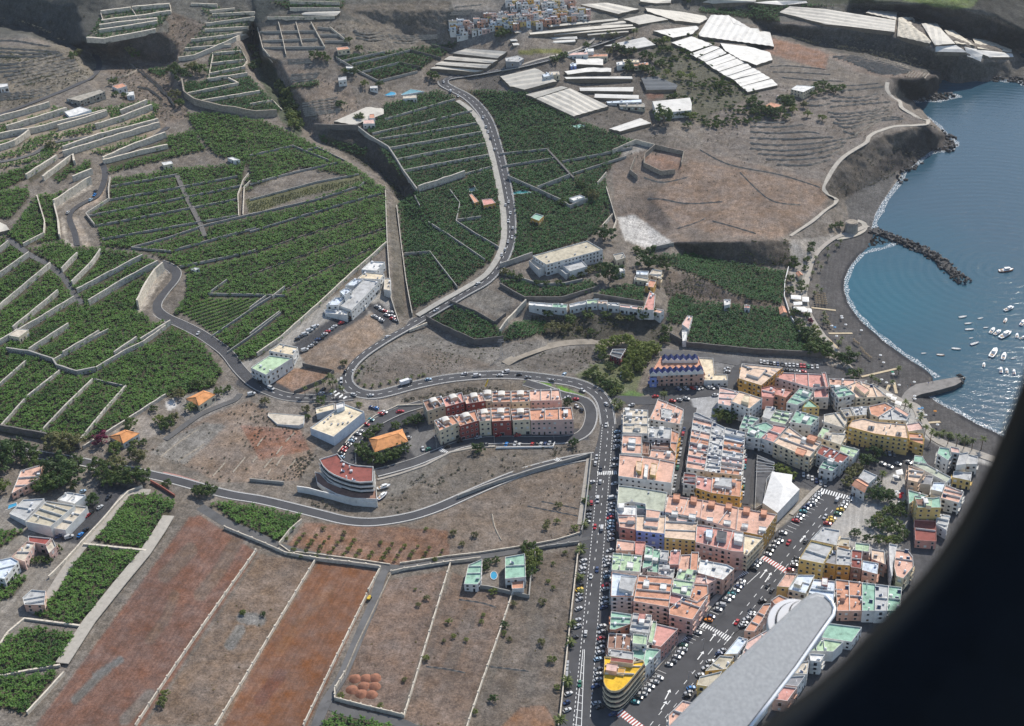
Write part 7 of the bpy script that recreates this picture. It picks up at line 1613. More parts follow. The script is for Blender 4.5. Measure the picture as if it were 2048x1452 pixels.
trees('K7',[(630,385,4),(620,485,3,'dark'),(500,450,3,'olive'),(130,390,3.5,'olive'),(510,520,2.5),(830,50,3,'olive'),(960,410,2.5,'light')],'small tree around the supermarket','in a ring from the roundabout','supermarket trees','tree',3,.8)
trees('K6',[(755,990,4.5,'dark'),(1685,925,3.5,'dark'),(1625,530,3.5,'dark')],'single tree beside the loop road','from the left','loop road trees','dark',4,.9)
trees('K4',[(-10,560,6,'tree'),(40,590,5,'tree'),(-35,590,5,'light')],'tree in the courtyard of the tall white house','from the top','courtyard trees','tree')
trees('K4',[(1180,955,5.5,'dark'),(1240,890,6,'dark'),(1020,1120,4.5,'olive'),(1055,1050,4.5,'olive'),(1090,1005,4,'olive'),(1225,1230,5.5,'dark'),(1290,1235,6,'dark'),(1350,1245,5.5,'dark'),(1250,1120,3.5),(1400,1340,4),(450,1000,3.5,'light'),(500,1030,4,'light'),(560,1065,3.5,'light')],'shade tree around the square','counted from the ochre hotel','square trees','dark',5,.7)
trees('K5',[(180,840,4,'dark'),(225,785,3,'light'),(255,760,3),(320,830,4),(315,890,5.5),(400,860,4),(260,840,3.5,'olive'),(420,760,4),(350,740,3.5),(240,980,4),(320,985,4,'light'),(380,975,3.5),(140,960,3,'dark'),(40,920,3.5,'dark'),(430,920,4),(300,730,3,'light'),(440,700,4,'dark')],'garden tree in the planted half of the square','counted from the paving','square garden trees','tree',4,.75)
trees('B6',[(70,120,6),(110,240,7),(200,260,7),(160,200,6,'dark'),(240,275,5),(400,320,7,'dark'),(440,435,5,'dark'),(20,70,5)],'broad tree at the landward side of the lower promenade','from the left','promenade trees','tree',5,.8)
trees('K8',[(160,350,4.5),(150,300,3.5),(130,465,4),(120,560,4),(215,500,3.5),(215,550,3.5),(250,370,3),(265,300,3),(290,225,3),(160,750,4.5),(200,840,5,'dark'),(250,930,6,'dark'),(260,760,3),(290,810,3,'flower'),(320,870,3.5,'light'),(350,920,3.5,'light'),(430,1000,3.5),(330,1010,6),(520,1100,3.5),(470,30,3),(530,20,4),(300,180,3.5,'dark')],'small tree along the upper promenade','counted from the cliff end','upper promenade trees','tree',3.5,.8)
trees('T1',[(1400,600,8),(1460,640,8,'dark'),(1540,580,7,'olive'),(1600,590,7),(1410,790,6,'olive'),(1440,850,5),(640,450,5,'olive'),(590,470,5),(910,680,5),(400,1190,5,'olive'),(1000,780,3.5),(930,770,3.5),(1090,470,6),(1050,420,5,'olive')],'tree of the upper left gullies','counted from the gully bend','gully trees','tree',5,.8)
rg=random.Random(8)
trees('T2',[(rg.uniform(225,300)+k*3.4,700+k*9.5,rg.uniform(3.5,5.5),rg.choice(('tree','dark','tree','light')))for k in range(36)],'tree of the dense strip filling the narrow gully','from the top','narrow gully trees','tree',5,.9)
trees('T2',[(30,560,6,'dark'),(60,480,6,'dark'),(20,420,6,'dark'),(90,520,5),(520,470,6),(580,470,5),(620,490,4),(870,405,4),(760,590,4),(830,600,5,'dark'),(1040,690,4,'dark'),(880,960,5),(920,690,4,'light'),(1450,620,5),(1480,640,5),(730,860,5,'dark'),(2010,300,6),(790,340,4)],'tree among the upper farms','counted from the dark gully','upper farm trees','tree',5,.8)
trees('T3',[(1310,990,10,'tree'),(1290,920,7),(1310,360,6,'light'),(930,400,5),(970,430,6,'dark'),(1020,450,5,'dark'),(1060,430,5),(1160,470,6,'dark'),(1220,480,5),(1280,530,5),(1030,530,5,'dark'),(1040,570,5),(1140,570,5),(1190,590,6),(1240,620,5),(1330,600,4,'light'),(1440,630,5,'light'),(1530,640,5,'light'),(1540,960,5,'light'),(1420,930,5),(1480,940,5),(1440,880,4),(510,470,5),(440,500,5),(880,430,4,'olive'),(1500,1020,4),(1510,20,6),(40,290,6),(1250,350,4),(1350,420,5),(1290,410,4),(690,380,4)],'tree scattered between the greenhouses','counted from the lone big one','greenhouse trees','tree',5,.8)
trees('T4',[(20,780,6),(60,820,6,'dark'),(30,860,5),(120,850,6),(170,870,6,'dark'),(230,850,5),(260,800,6,'dark'),(300,810,6),(320,840,4,'light'),(240,760,5),(290,760,5),(490,670,5),(540,650,5),(590,680,5),(640,690,5),(690,670,4),(470,720,4),(530,700,4),(270,890,4),(430,870,4,'light'),(540,900,4,'light'),(400,800,4,'olive')],'tree round the villa above the headland terraces','counted from the left','headland villa trees','tree',5,.8)
trees('B3',[(830,340,5),(860,390,5,'light'),(880,410,4),(850,440,4.5,'light'),(840,480,4),(800,325,3,'olive'),(560,420,3,'dark'),(620,400,2.5),(550,450,2.5)],'garden tree beside the green-roofed villa','from the top','villa garden trees','tree',4,.9)
trees('B3',[(605,605,2.6,'light'),(600,1290,2.6,'dark'),(905,925,2.4,'olive'),(975,1040,2.6,'light'),(670,815,2.6,'dark'),(670,865,1.8,'light'),(705,900,1.6,'olive'),(342,885,1.6,'light'),(285,912,1.4,'olive'),(425,905,1.4,'light'),(537,745,1.4,'light'),(525,790,1.6,'light'),(170,640,2,'olive'),(120,680,1.8,'olive'),(170,1030,2,'light'),(480,1370,1.8,'light'),(1010,1215,2,'light'),(920,665,2.4,'olive'),(735,675,2,'olive'),(315,790,2,'light'),(950,530,1.5,'light'),(985,570,1.5,'light'),(1060,345,1.6,'light'),(985,415,1.4,'light'),(30,1165,1.6,'olive'),(100,580,1,'light'),(945,155,2.4,'olive'),(940,190,2.4,'olive'),(1010,145,2,'light'),(1125,195,2.6,'light'),(1015,45,2.6,'olive'),(485,235,2.4,'olive'),(345,225,2.4,'olive'),(400,290,2,'olive')],'lone bush standing on the dry plots beside the avenue','counted from the villa','bushes on the dry plots','light',2,.7)
trees('B1',[(1762,640,1.8,'light'),(1180,1300,3,'light'),(1200,1230,2.4,'light'),(430,180,2.5),(300,265,3),(350,265,3),(250,265,2.5)],'bush beside the red earth plot','from the right','bushes on the left plots','tree',2,.7)
trees('B2',[(130,640,1.8,'dark'),(280,650,1.8,'dark'),(845,1245,2,'light'),(1135,1315,1.8,'light'),(715,30,1.8,'olive'),(870,60,1.8,'olive'),(1460,30,1.5,'light')],'bush on the middle bottom plots','from the left','bushes on the middle plots','light',2,.7)
# young orchard in straight rows
orch=[]
for i in range(13):
 for j in range(6):
  x,y=480+i*92+j*-26,60+i*10+j*36
  if 440<x<1620 and(x>560 or y>80)and y<255+(x-1000)*.02 and not(1000<x<1100 and y<180):orch.append((x+rg.uniform(-8,8),y+rg.uniform(-5,5),rg.uniform(1.1,1.7)))
trees('B2',sorted(orch)[:40],'small green tree of the young orchard','from the left','young orchard trees','light',1.4,.9)
trees('B2',[(q[0],q[1],q[2])for q in sorted(orch)[40:80]],'small green tree in the right half of the young orchard','from the left','young orchard trees','light',1.4,.9)
# palms
def palm_parts(seed,h):
 r=random.Random(seed);t=MB();lean=r.uniform(-.4,.4)
 pts=[(lean*(k/6)**2,0,-.3+(h+.3)*k/6)for k in range(7)];t.tube(pts,[.3,.24,.21,.2,.19,.19,.24],7)
 c=MB();n=26
 for i in range(n):strip_leaf(c,(0,0,0),i*2.39996,r.uniform(-.25,1.25),r.uniform(2.1,2.9),r.uniform(.45,.6),r.uniform(1.0,1.8),5)
 return t.mesh('trunk',M_BARK),c.mesh('crown',M_PALM),lean,h
PALM={'tall':[palm_parts(s,7.0)for s in range(3)],'mid':[palm_parts(s+5,4.2)for s in range(3)],'short':[palm_parts(s+9,1.8)for s in range(3)]}
def palms(fr,lst,what,order,group,kind='mid',s=1.0):
 lst,order=arrange(lst,order)
 for i,q in enumerate(lst):
  tm,cmh,lean,h=PALM[kind][i%3]
  o=thing('palm_tree',G1(*px(fr,[q[:2]])[0],.1),f"{what}, {ORD[i]} {order}" if len(lst)>1 else what,'palm',group,rz=i*1.9)
  k=s*(q[2]if len(q)>2 else 1)
  a=link('trunk',tm,o);a.scale=(k,)*3;b=link('crown',cmh,o,(lean*k,0,h*k));b.scale=(k*1.05,)*3
palms('B6',[(1028,940),(1080,972),(1225,992),(1295,1012),(1358,1027),(1424,1042),(1503,1034)],'tall palm of the beach palm row','from the left','beach palm row','tall',1.1)
palms('B6',[(490,437,1.1),(315,195),(400,248),(870,690),(480,280,.8),(590,470,.8),(620,490,.8),(650,500,.7),(760,515,.8),(1000,790,.9),(990,820,.8),(910,720,.9)],'palm standing at the back of the dark beach','counted from the promenade','beach palms','mid',1.1)
palms('B6',[(1130,920),(1170,925),(1185,915),(1240,930),(1260,945),(1345,975),(1350,985),(1390,985)],'low yellowish palm below the beach palm row','from the left','low beach palms','short',1.0)
palms('K8',[(330,300),(350,345),(375,380),(310,430),(430,230),(435,290),(505,200),(540,165),(345,540),(375,570),(320,590),(400,760),(410,800),(430,840),(395,830),(545,970),(600,1050),(680,1100),(260,540)],'palm along the sandy side of the upper promenade','counted from the cliff end','upper beach palms','mid',.85)
palms('K7',[(730,240,1.3),(700,215,1.1),(655,260),(590,285),(487,320),(735,345),(800,310),(825,325),(765,260),(600,330),(720,280,1.2)],'palm on the traffic islands of the roundabout','counted from the tallest','roundabout palms','tall',.85)
palms('K7',[(990,70),(960,110),(935,150),(960,200),(1010,235),(1080,240),(1150,225),(1230,205),(1300,190),(1360,180),(1420,165),(1490,155),(1530,140)],'small palm along the inner kerb of the highway bend','from the left','highway kerb palms','short',.7)
palms('K3',[(720,410),(745,415)],'street palm in front of the wedge-shaped building','from the left','street palms','mid',1.0)
palms('K3',[(330,460,1.1),(380,465,1.1),(360,490),(340,500,.8),(160,180,1.5),(190,240,1.5),(340,300,1.5)],'spreading palm at the avenue top island','from the left','island palms','short',1.2)
palms('B3',[(1165,345,1.3),(1157,515),(1105,820),(1095,935,1.1),(1075,1190,1.2),(1030,1440,1.2),(1187,175,.9),(1185,15,.8),(1163,600,.7)],'palm between avenue parking and the pale wall','counted downwards','avenue palms','short',1.25)
palms('K3',[(115,1155,.9),(100,1290,.8),(90,1440,.8)],'small palm on the upper avenue pavement','from the top','avenue palms','short',1)
palms('L1',[(1520,490,1.2),(1560,470,1),(1690,400),(1620,290,.9),(1660,270,.8),(1700,280),(590,1110,1),(1760,190,.7),(1300,1090,.6)],'palm beside the orange-roofed bungalow','from the front','bungalow palms','short',1.3)
palms('K4',[(1300,1085,1.2),(1440,200,1)],'palm of the square','from the hall','square palms','mid',1)
palms('T3',[(1010,570),(1020,350),(1310,660),(1530,720),(870,300),(820,330),(900,320),(930,310),(1070,290),(1090,285)],'distant palm between the greenhouses','from the lowest','distant palms','mid',1.2)
# VEHICLES
CARC=dict(w=('white',(.52,.52,.51)),s=('silver',(.42,.43,.44)),g=('grey',(.17,.175,.18)),k=('black',(.012,.012,.014)),b=('dark blue',(.02,.045,.13)),B=('bright blue',(.03,.20,.52)),r=('red',(.42,.018,.02)),G=('green',(.02,.16,.09)),y=('yellow',(.68,.45,.03)),o=('orange',(.62,.20,.02)),t=('teal',(.03,.22,.25)),l=('pale blue',(.32,.45,.56)))
def car_paint(k):
 n,c=CARC[k]
 return mat('car_paint_'+n.replace(' ','_'),c,.28,.04,.5,spec=.5,coat=.6)
M_TYRE=mat('tyre',(.012,.012,.013),.8,.2,3);M_CGL=mat('car_glass',(.012,.016,.02),.06,.2,2,spec=.7)
def car_meshes(van=False):
 """body lofted from side profile sections; glasshouse as its own part."""
 L,Wd,Hh=(5.0,1.9,2.05)if van else(4.25,1.76,1.47)
 # stations along x: (x, half width, sill, belt)
 st=[(-L/2,.70,.42,.82),(-L/2+.15,.84,.28,.92),(-L/2+.9,.88,.24,.95),(0,.88,.22,.94),(L/2-1.1,.88,.24,.92),(L/2-.35,.84,.27,.80),(L/2,.66,.40,.62)]
 if van:st=[(x*L/4.25 if abs(x)<2.2 else x,w*1.07,a,b+(.15 if x<1.4 else.1))for x,w,a,b in st]
 mb=MB()
 for x,w,a,b in st:mb.v+=[(x,-w*.94,a),(x,-w,(a+b)/2),(x,-w*.93,b),(x,w*.93,b),(x,w,(a+b)/2),(x,w*.94,a)]
 for i in range(len(st)-1):
  for k in range(5):mb.f.append((6*i+k,6*i+6+k,6*i+7+k,6*i+k+1));mb.m.append(0)
  mb.f.append((6*i+5,6*i+11,6*i+6,6*i));mb.m.append(1)
 mb.f+=[tuple(range(6)),tuple(range(6*len(st)-1,6*len(st)-7,-1))];mb.m+=[0,0]
 bz=.93 if not van else 1.07
 if van:r0=[(-L/2+.12,.86),(L/2-1.15,.86),(L/2-1.9,.78),(-L/2+.2,.78)]
 else:r0=[(-L/2+.35,.80),(L/2-1.25,.80),(L/2-2.0,.66),(-L/2+.95,.66)]
 # roof slab
 zr=Hh;xa,xb,w=r0[3][0],r0[2][0],r0[2][1]
 mb.v+=[(xa,-w,zr-.04),(xb,-w,zr-.04),(xb,w,zr-.04),(xa,w,zr-.04),(xa+.1,-w*.85,zr),(xb-.1,-w*.85,zr),(xb-.1,w*.85,zr),(xa+.1,w*.85,zr)]
 n=len(mb.v)-8
 for a,b,c,d in((4,5,6,7),(0,1,5,4),(1,2,6,5),(2,3,7,6),(3,0,4,7)):mb.f.append((n+a,n+b,n+c,n+d));mb.m.append(0)
 # pillars
 for sy in(-1,1):
  for(p,q)in(((r0[0][0],sy*r0[0][1],bz),(xa,sy*w,zr-.03)),((r0[1][0],sy*r0[1][1],bz),(xb,sy*w,zr-.03)),((-.15,sy*.8,bz),(-.15,sy*w,zr-.03))):mb.tube([p,q],.055,4)
 for x in(-L/2+.82,L/2-.85):
  for s in(-1,1):
   k=len(mb.v);m=10
   for yy in(s*.72,s*.90):mb.v+=[(x+.31*math.cos(2*math.pi*t/m),yy,.31+.31*math.sin(2*math.pi*t/m))for t in range(m)]
   for t in range(m):mb.f.append((k+t,k+(t+1)%m,k+m+(t+1)%m,k+m+t));mb.m.append(1)
   mb.f.append(tuple(k+m+t for t in range(m)));mb.m.append(1)
 body=mb.mesh('car_body',[car_paint('w'),M_TYRE])
 g=MB();z1=zr-.05;(x0,w0),(x1,w1),(x2,w2),(x3,w3)=r0
 A=[(x0,-w0,bz),(x1,-w1,bz),(x1,w1,bz),(x0,w0,bz)];B=[(x3,-w3,z1),(x2,-w2,z1),(x2,w2,z1),(x3,w3,z1)]
 for i in range(4):g.quad(A[i],A[(i+1)%4],B[(i+1)%4],B[i])
 if van:  # closed sides behind the cab
  for s in(-1,1):g.quad((x0,s*.885,bz),(x1-1.3,s*.885,bz),(x1-1.3,s*.80,z1),(x0,s*.80,z1),1)
  g.quad((x0-.02,-w0,bz),(x0-.02,w0,bz),(x3-.02,w3,z1),(x3-.02,-w3,z1),1)
 return body,g.mesh('windows',[M_CGL,car_paint('w')])
CARM,VANM=car_meshes(False),car_meshes(True)
CN_=[0]
def car(w,heading,ck,label,group,van=False,moving=False):
 CN_[0]+=1
 body,win=VANM if van else CARM
 o=link(('parked_van' if van else 'parked_car')if ' parked' in label or 'nose' in label or 'bays' in label else 'van' if van else 'car',body,None,w);o.rotation_euler=(0,0,heading)
 o.material_slots[0].link='OBJECT';o.material_slots[0].material=car_paint(ck)
 tag(o,label,'van' if van else 'car',group)
 g=link('windows',win,o)
 if van:g.material_slots[1].link='OBJECT';g.material_slots[1].material=car_paint(ck)
 if CN_[0]%7==3 and not van:o.scale=(.9,.95,1.03)
 if CN_[0]%5==1 and not van:o.scale=(1.06,1.02,1.12)
 return o
def cars(fr,lst,axis,where,order,group,up=.31):
 """lst: 'x,y,colour[v]' in the close-up; axis: image direction of the car in the close-up."""
 ox,oy,s=FR[fr];lst=lst.split()
 if 'bottom' in order:lst=sorted(lst,key=lambda q:-float(q.split(',')[1]))
 else:
  k=1 if 'top' in order or 'down' in order else 0;order=('from the top' if k else 'from the left');lst=sorted(lst,key=lambda q:float(q.split(',')[k]))
 for i,q in enumerate(lst):
  a=q.split(',');x,y=ox+float(a[0])/s,oy+float(a[1])/s;ck=a[2][0];van=a[2].endswith('v')
  ax=axis if len(a)<5 else(float(a[3]),float(a[4]))
  n=math.hypot(*ax);d=(ax[0]/n*4,ax[1]/n*4)
  # the measured spot is the middle of the car's outline, a little above the ground
  p0,p1=G1(x-d[0],y-d[1]+1.5,up),G1(x+d[0],y+d[1]+1.5,up);c=(p0+p1)/2;e=p1-p0
  car(c,math.atan2(e.y,e.x)+(math.pi if i%3==1 else 0),ck,f"{CARC[ck][0]} {'van' if van else 'car'} {where}, {ORD[i]} {order}" if len(lst)>1 else f"{CARC[ck][0]} {'van' if van else 'car'} {where}",group,van)
cars('K1',"440,20,l 442,48,s 440,75,w 440,106,w 433,187,w 416,240,w 414,262,s 414,290,w 412,345,s 412,377,l 402,438,r 400,465,w 393,532,w 393,565,s 390,597,b 376,735,w 373,775,s 370,822,r 368,852,g 365,888,s 362,925,w 347,972,l 350,1045,g 348,1080,w 348,1118,w 330,1168,b 338,1290,s 360,1320,k 455,1370,b",(60,-16),'parked on the building side of the lower avenue','from the top','cars on the building side of the avenue')
cars('K3',"352,680,l 350,720,s 348,757,w 346,800,s 340,818,g 335,908,s 330,960,w 328,1112,w 312,1228,wv 306,1282,s 302,1312,g 300,1342,w 296,1372,b 292,1395,r 300,1425,l 298,1448,s",(60,-12),'parked on the building side of the upper avenue','from the top','cars on the building side of the avenue')
cars('K1',"242,262,w 240,298,w 236,320,w 232,355,g 218,440,k 213,470,y 213,505,w 212,540,s 208,607,w 199,690,s 198,737,w 182,815,k 135,1222,w 120,1287,b 125,1340,w",(55,-22),'parked by the lower avenue palms','from the top','cars on the wall side of the avenue')
cars('K3',"180,892,w,-8,60 170,942,w,-8,60 140,1098,w 100,1232,G,-10,60 137,1270,r,0,60 110,1338,k 110,1370,g 106,1400,g 100,1430,w",(60,-18),'parked on the wall side of the upper avenue','from the top','cars on the wall side of the avenue')
cars('K1',"295,375,w 340,325,b 258,785,w 215,1150,G 325,15,r 375,25,wv",(-6,60),'driving on the lower avenue','from the top','cars driving on the avenue')
cars('K3',"258,625,w 210,1095,w 215,990,k 188,1245,wv 260,450,w,30,40 62,337,w,50,30",(-6,60),'driving on the upper avenue','counted from the junction down and back','cars driving on the avenue')
cars('K1',"790,1108,w 757,1135,w 727,1168,w 697,1195,s 670,1225,w 647,1250,k 617,1282,t",(60,14),'parked beside the yellow rounded building on the market avenue','from the top','cars parked on the market avenue')
cars('K1',"965,870,G 962,900,w 937,928,s 915,955,w 887,985,g 860,1010,w",(60,14),'parked below the dashed crossing on the market avenue','from the top','cars parked on the market avenue')
cars('K1',"1385,408,s 1376,430,w 1360,450,b 1340,475,w 1312,500,t 1306,520,w 1277,543,w 1235,580,sv 1215,612,w 1165,665,b 1145,690,o",(60,14),'parked beside the coloured block on the market avenue','from the top','cars parked on the market avenue')
cars('K2',"600,60,w 570,95,k 578,115,s 548,130,w 525,157,w 506,185,k 490,212,w 430,262,w 416,275,w 400,297,w 385,320,k",(60,16),'parked beside the cream corner building','from the top','cars parked on the market avenue')
cars('K4',"785,1190,w 770,1207,s 755,1227,w 735,1250,w 720,1275,w 692,1292,b 667,1315,b 647,1340,t 630,1375,s 607,1400,s 585,1418,r",(58,14),'parked below the events hall','from the top','cars parked on the market avenue')
cars('K4',"1030,1245,s 1005,1262,w 990,1282,w 975,1305,w 955,1327,y 935,1360,G 890,1397,y 872,1417,y 850,1442,r",(58,10),'parked at the edge of the square','from the top','cars parked on the market avenue')
cars('K4',"650,1037,w 687,1052,s 722,1067,w 757,1087,b 793,1102,w 830,1122,g",(6,50),'parked in the shade of the long peach building','from the left','cars parked in the shade')
cars('K1',"1070,780,w,60,12 1348,1210,r,40,-50",(60,10),'crossing the market avenue','from the left','cars driving on the market avenue')
cars('K2',"640,130,r 763,120,k 490,440,k 520,475,k 265,705,r",(36,-50),'driving on the market avenue','from the top','cars driving on the market avenue')
cars('K4',"935,1242,wv 830,1387,s",(36,-46),'driving towards the zebra crossing','from the top','cars driving on the market avenue')
cars('K2',"702,245,k 686,270,w 680,291,w 652,327,r",(60,8),'parked beside the yellow building','from the top','cars parked on the market avenue')
cars('B4',"840,255,k 735,345,k 740,370,s 735,390,w 690,425,w 665,470,w 650,490,s 450,730,s 425,760,b 340,835,w 300,895,w 240,965,s 155,1090,B 130,1135,w 115,1165,k",(60,-10),'parked on the right of the market avenue','from the top','cars parked on the market avenue')
cars('N4',"875,640,k 1060,620,b 1085,615,w 1200,610,w 1300,602,r 1375,612,s 1432,600,g 1545,590,w 1610,602,s 1715,592,w",(60,34),'parked below the blue gables','from the left','cars below the blue gables')
cars('N4',"715,735,r,80,-6 340,872,w,70,-10 985,805,r,70,10 1092,787,w,60,20 1205,770,w,70,16 1660,712,w,60,-4 1842,298,w,70,-6 1846,342,w,70,-6 185,395,wv,-20,80",(60,10),'standing in the streets around the blue gables','from the red one','cars below the blue gables')
cars('K4',"298,98,w 325,102,w 352,106,w 380,110,k 408,113,w 437,118,b 475,122,k 505,124,w 535,126,w 568,128,w 600,130,w 630,132,r 657,133,r 690,138,G 722,142,w 765,140,w",(6,40),'parked along the beach car park wall','from the left','cars in the beach car park')
cars('K4',"520,172,k 548,176,g 602,180,w 650,182,r",(50,6),'in the second row of the beach car park','from the left','cars in the beach car park')
cars('K6',"1030,915,B 1115,910,w 1155,920,w 1280,915,r 1315,920,k 1365,912,w 1405,915,b 1447,905,s",(26,-50),'in the marked bays of the loop road','from the left','cars in the marked bays')
cars('K6',"455,937,k 580,887,k 757,850,s 950,828,r 1140,828,r 825,920,g 1620,462,w 1700,480,r 1710,547,w,40,30 1757,580,k,30,40 10,600,r",(60,-8),'standing along the loop road','from the zebra crossing','cars on the loop road')
cars('K6',"275,287,l 625,233,w 747,250,wv 970,247,w 1240,268,g 1470,297,g,50,14 1590,237,l,40,-30 1770,394,w,50,30 1025,215,wv 1155,240,k",(60,-4),'driving on the highway bend','from the left','cars on the highway')
cars('K7',"912,307,w,50,26 1065,313,w,60,-4 912,98,w,40,-30 805,187,wv,0,50 840,100,k,20,-40 187,252,wv,50,26 15,302,wv,50,-10 645,262,k,50,-24 630,295,s,50,-12 85,195,k,50,26",(50,10),'driving round the roundabout','from the exit to the highway','cars on the roundabout')
cars('K7',"1183,460,w 1152,475,r 1318,457,r,60,-10 1108,427,B 1075,420,b 1067,527,t 1030,570,r 977,630,w 950,652,s 912,692,s 890,713,l 868,738,g 850,755,k 832,778,r 820,798,r 806,828,k 804,857,l",(58,16),'parked in the lane above the curved hotel','from the top','cars in the hotel lane')
cars('K7',"1387,652,k,10,50 1522,782,w,16,50 1570,787,G,50,-20 1390,685,w",(50,4),'in the yard of the restaurant','from the top','cars at the restaurant')
cars('M2',"382,1312,k 408,1292,g 442,1275,wv 477,1247,wv 502,1226,wv 530,1207,w",(44,-12),'parked left in the packing plant yard','from the bottom','cars at the packing plant')
cars('M2',"440,1402,wv 487,1370,w 520,1347,g 545,1317,b 572,1306,k 600,1276,w 622,1255,r 652,1233,w 677,1213,w 732,1185,r",(44,-12),'parked right in the packing plant yard','from the bottom','cars at the packing plant')
cars('M2',"1020,1055,s 1048,1077,w 1080,1090,r 1095,1122,w 1130,1100,w 1140,1130,w 1142,1152,r 990,1130,w 1020,1145,s 1050,1165,w 1160,1165,g 905,1062,wv",(36,14),'in the small yard beside the channel','from the top','cars at the packing plant')
cars('M3',"70,215,w 45,240,w 85,305,w 68,370,w 103,425,w 98,500,w 65,535,w 42,595,w 15,640,w",(-6,34),'driving on the straight upper highway beside the right plantation','from the top','cars on the upper highway',up=.35)
cars('T2',"1550,655,w 1605,730,wv 1665,768,w 1865,940,s 1890,1015,w 1905,1055,w 1957,1195,w 1925,1110,k",(8,34),'driving on the far upper highway','from the top','cars on the upper highway',up=.35)
cars('M2',"1490,1085,w,50,-24 1097,1297,s,40,-24 1825,870,w,50,-26 2015,640,w,20,-40",(40,-24),'driving on the highway near the bridge','from the left','cars on the highway',up=.35)
cars('M1',"765,130,k 758,160,B 727,200,l 545,300,w 1588,1268,w",(30,-34),'on the winding farm road','from the top','cars on the farm roads')
cars('T1',"1055,1175,w",(40,-18),'on the upper bend of the winding farm road','','cars on the farm roads')
cars('B5',"930,577,k,40,-36 857,662,w,40,-30 785,702,k,40,-36 710,527,l,50,-16 592,917,wv,50,-16 500,915,b,50,-16 745,735,r,40,-30 735,855,k,40,-30 690,900,B,40,-36",(40,-30),'in the lane of the left settlement','counted downwards','cars in the left settlement')
cars('K5',"270,323,w,50,20 330,347,w,50,20 400,325,w,50,20 327,240,s,10,40 292,238,g,10,40 365,248,g,10,40 490,312,w 690,435,w,50,6",(40,20),'on the square near the ochre hotel','from the kerb','cars on the square')
cars('K3',"905,662,b 896,697,r 888,735,k 882,772,g 876,832,s 871,867,s 857,932,s 851,977,G 833,1057,w 826,1112,g 816,1167,s",(-8,40),'parked in the narrow inner street','from the top','cars in the inner street')
cars('K3',"1416,882,w 1412,925,r 1407,970,t 1400,1087,w 1396,1140,G 1392,1195,w",(-4,40),'parked in the street beside the slatted yard','from the top','cars in the yard street')
# lorry on the highway
def lorry(fr,q,axis,label):
 ox,oy,s=FR[fr];x,y=ox+q[0]/s,oy+q[1]/s;p0,p1=G1(x-axis[0]/10,y-axis[1]/10+1.5,.31),G1(x+axis[0]/10,y+axis[1]/10+1.5,.31);e=p1-p0
 o=thing('lorry',(p0+p1)/2,label,'lorry',rz=math.atan2(e.y,e.x));b=MB();b.box((-.9,0,.9),(6.0,2.4,2.5));b.build('cargo_box',M_TANK,o)
 b=MB();b.prism([(2.3,-1.15),(4.0,-1.1),(4.0,1.1),(2.3,1.15)],.6,2.6,bottom=True);cb=b.build('cab',car_paint('g'),o);g=MB();g.quad((4.02,-1,1.5),(4.02,1,1.5),(4.02,.9,2.4),(4.02,-.9,2.4));g.build('windscreen',M_CGL,cb)
 b=MB();b.box((0,0,.55),(7.6,1.0,.3));b.build('chassis',M_TYRE,o);w=MB();w.tube([(0,-.14,.45),(0,.14,.45)],.45,12);wm=w.mesh('wheel',M_TYRE)
 for xx in(-2.8,-1.7,3.1):
  for yy in(-1.0,1.0):link('wheel',wm,o,(xx,yy,0))
lorry('K6',(60,325),(60,-14),'white box lorry driving on the highway bend')
lorry('M2',(990,965),(30,-20),'white lorry at the packing plant ramp')
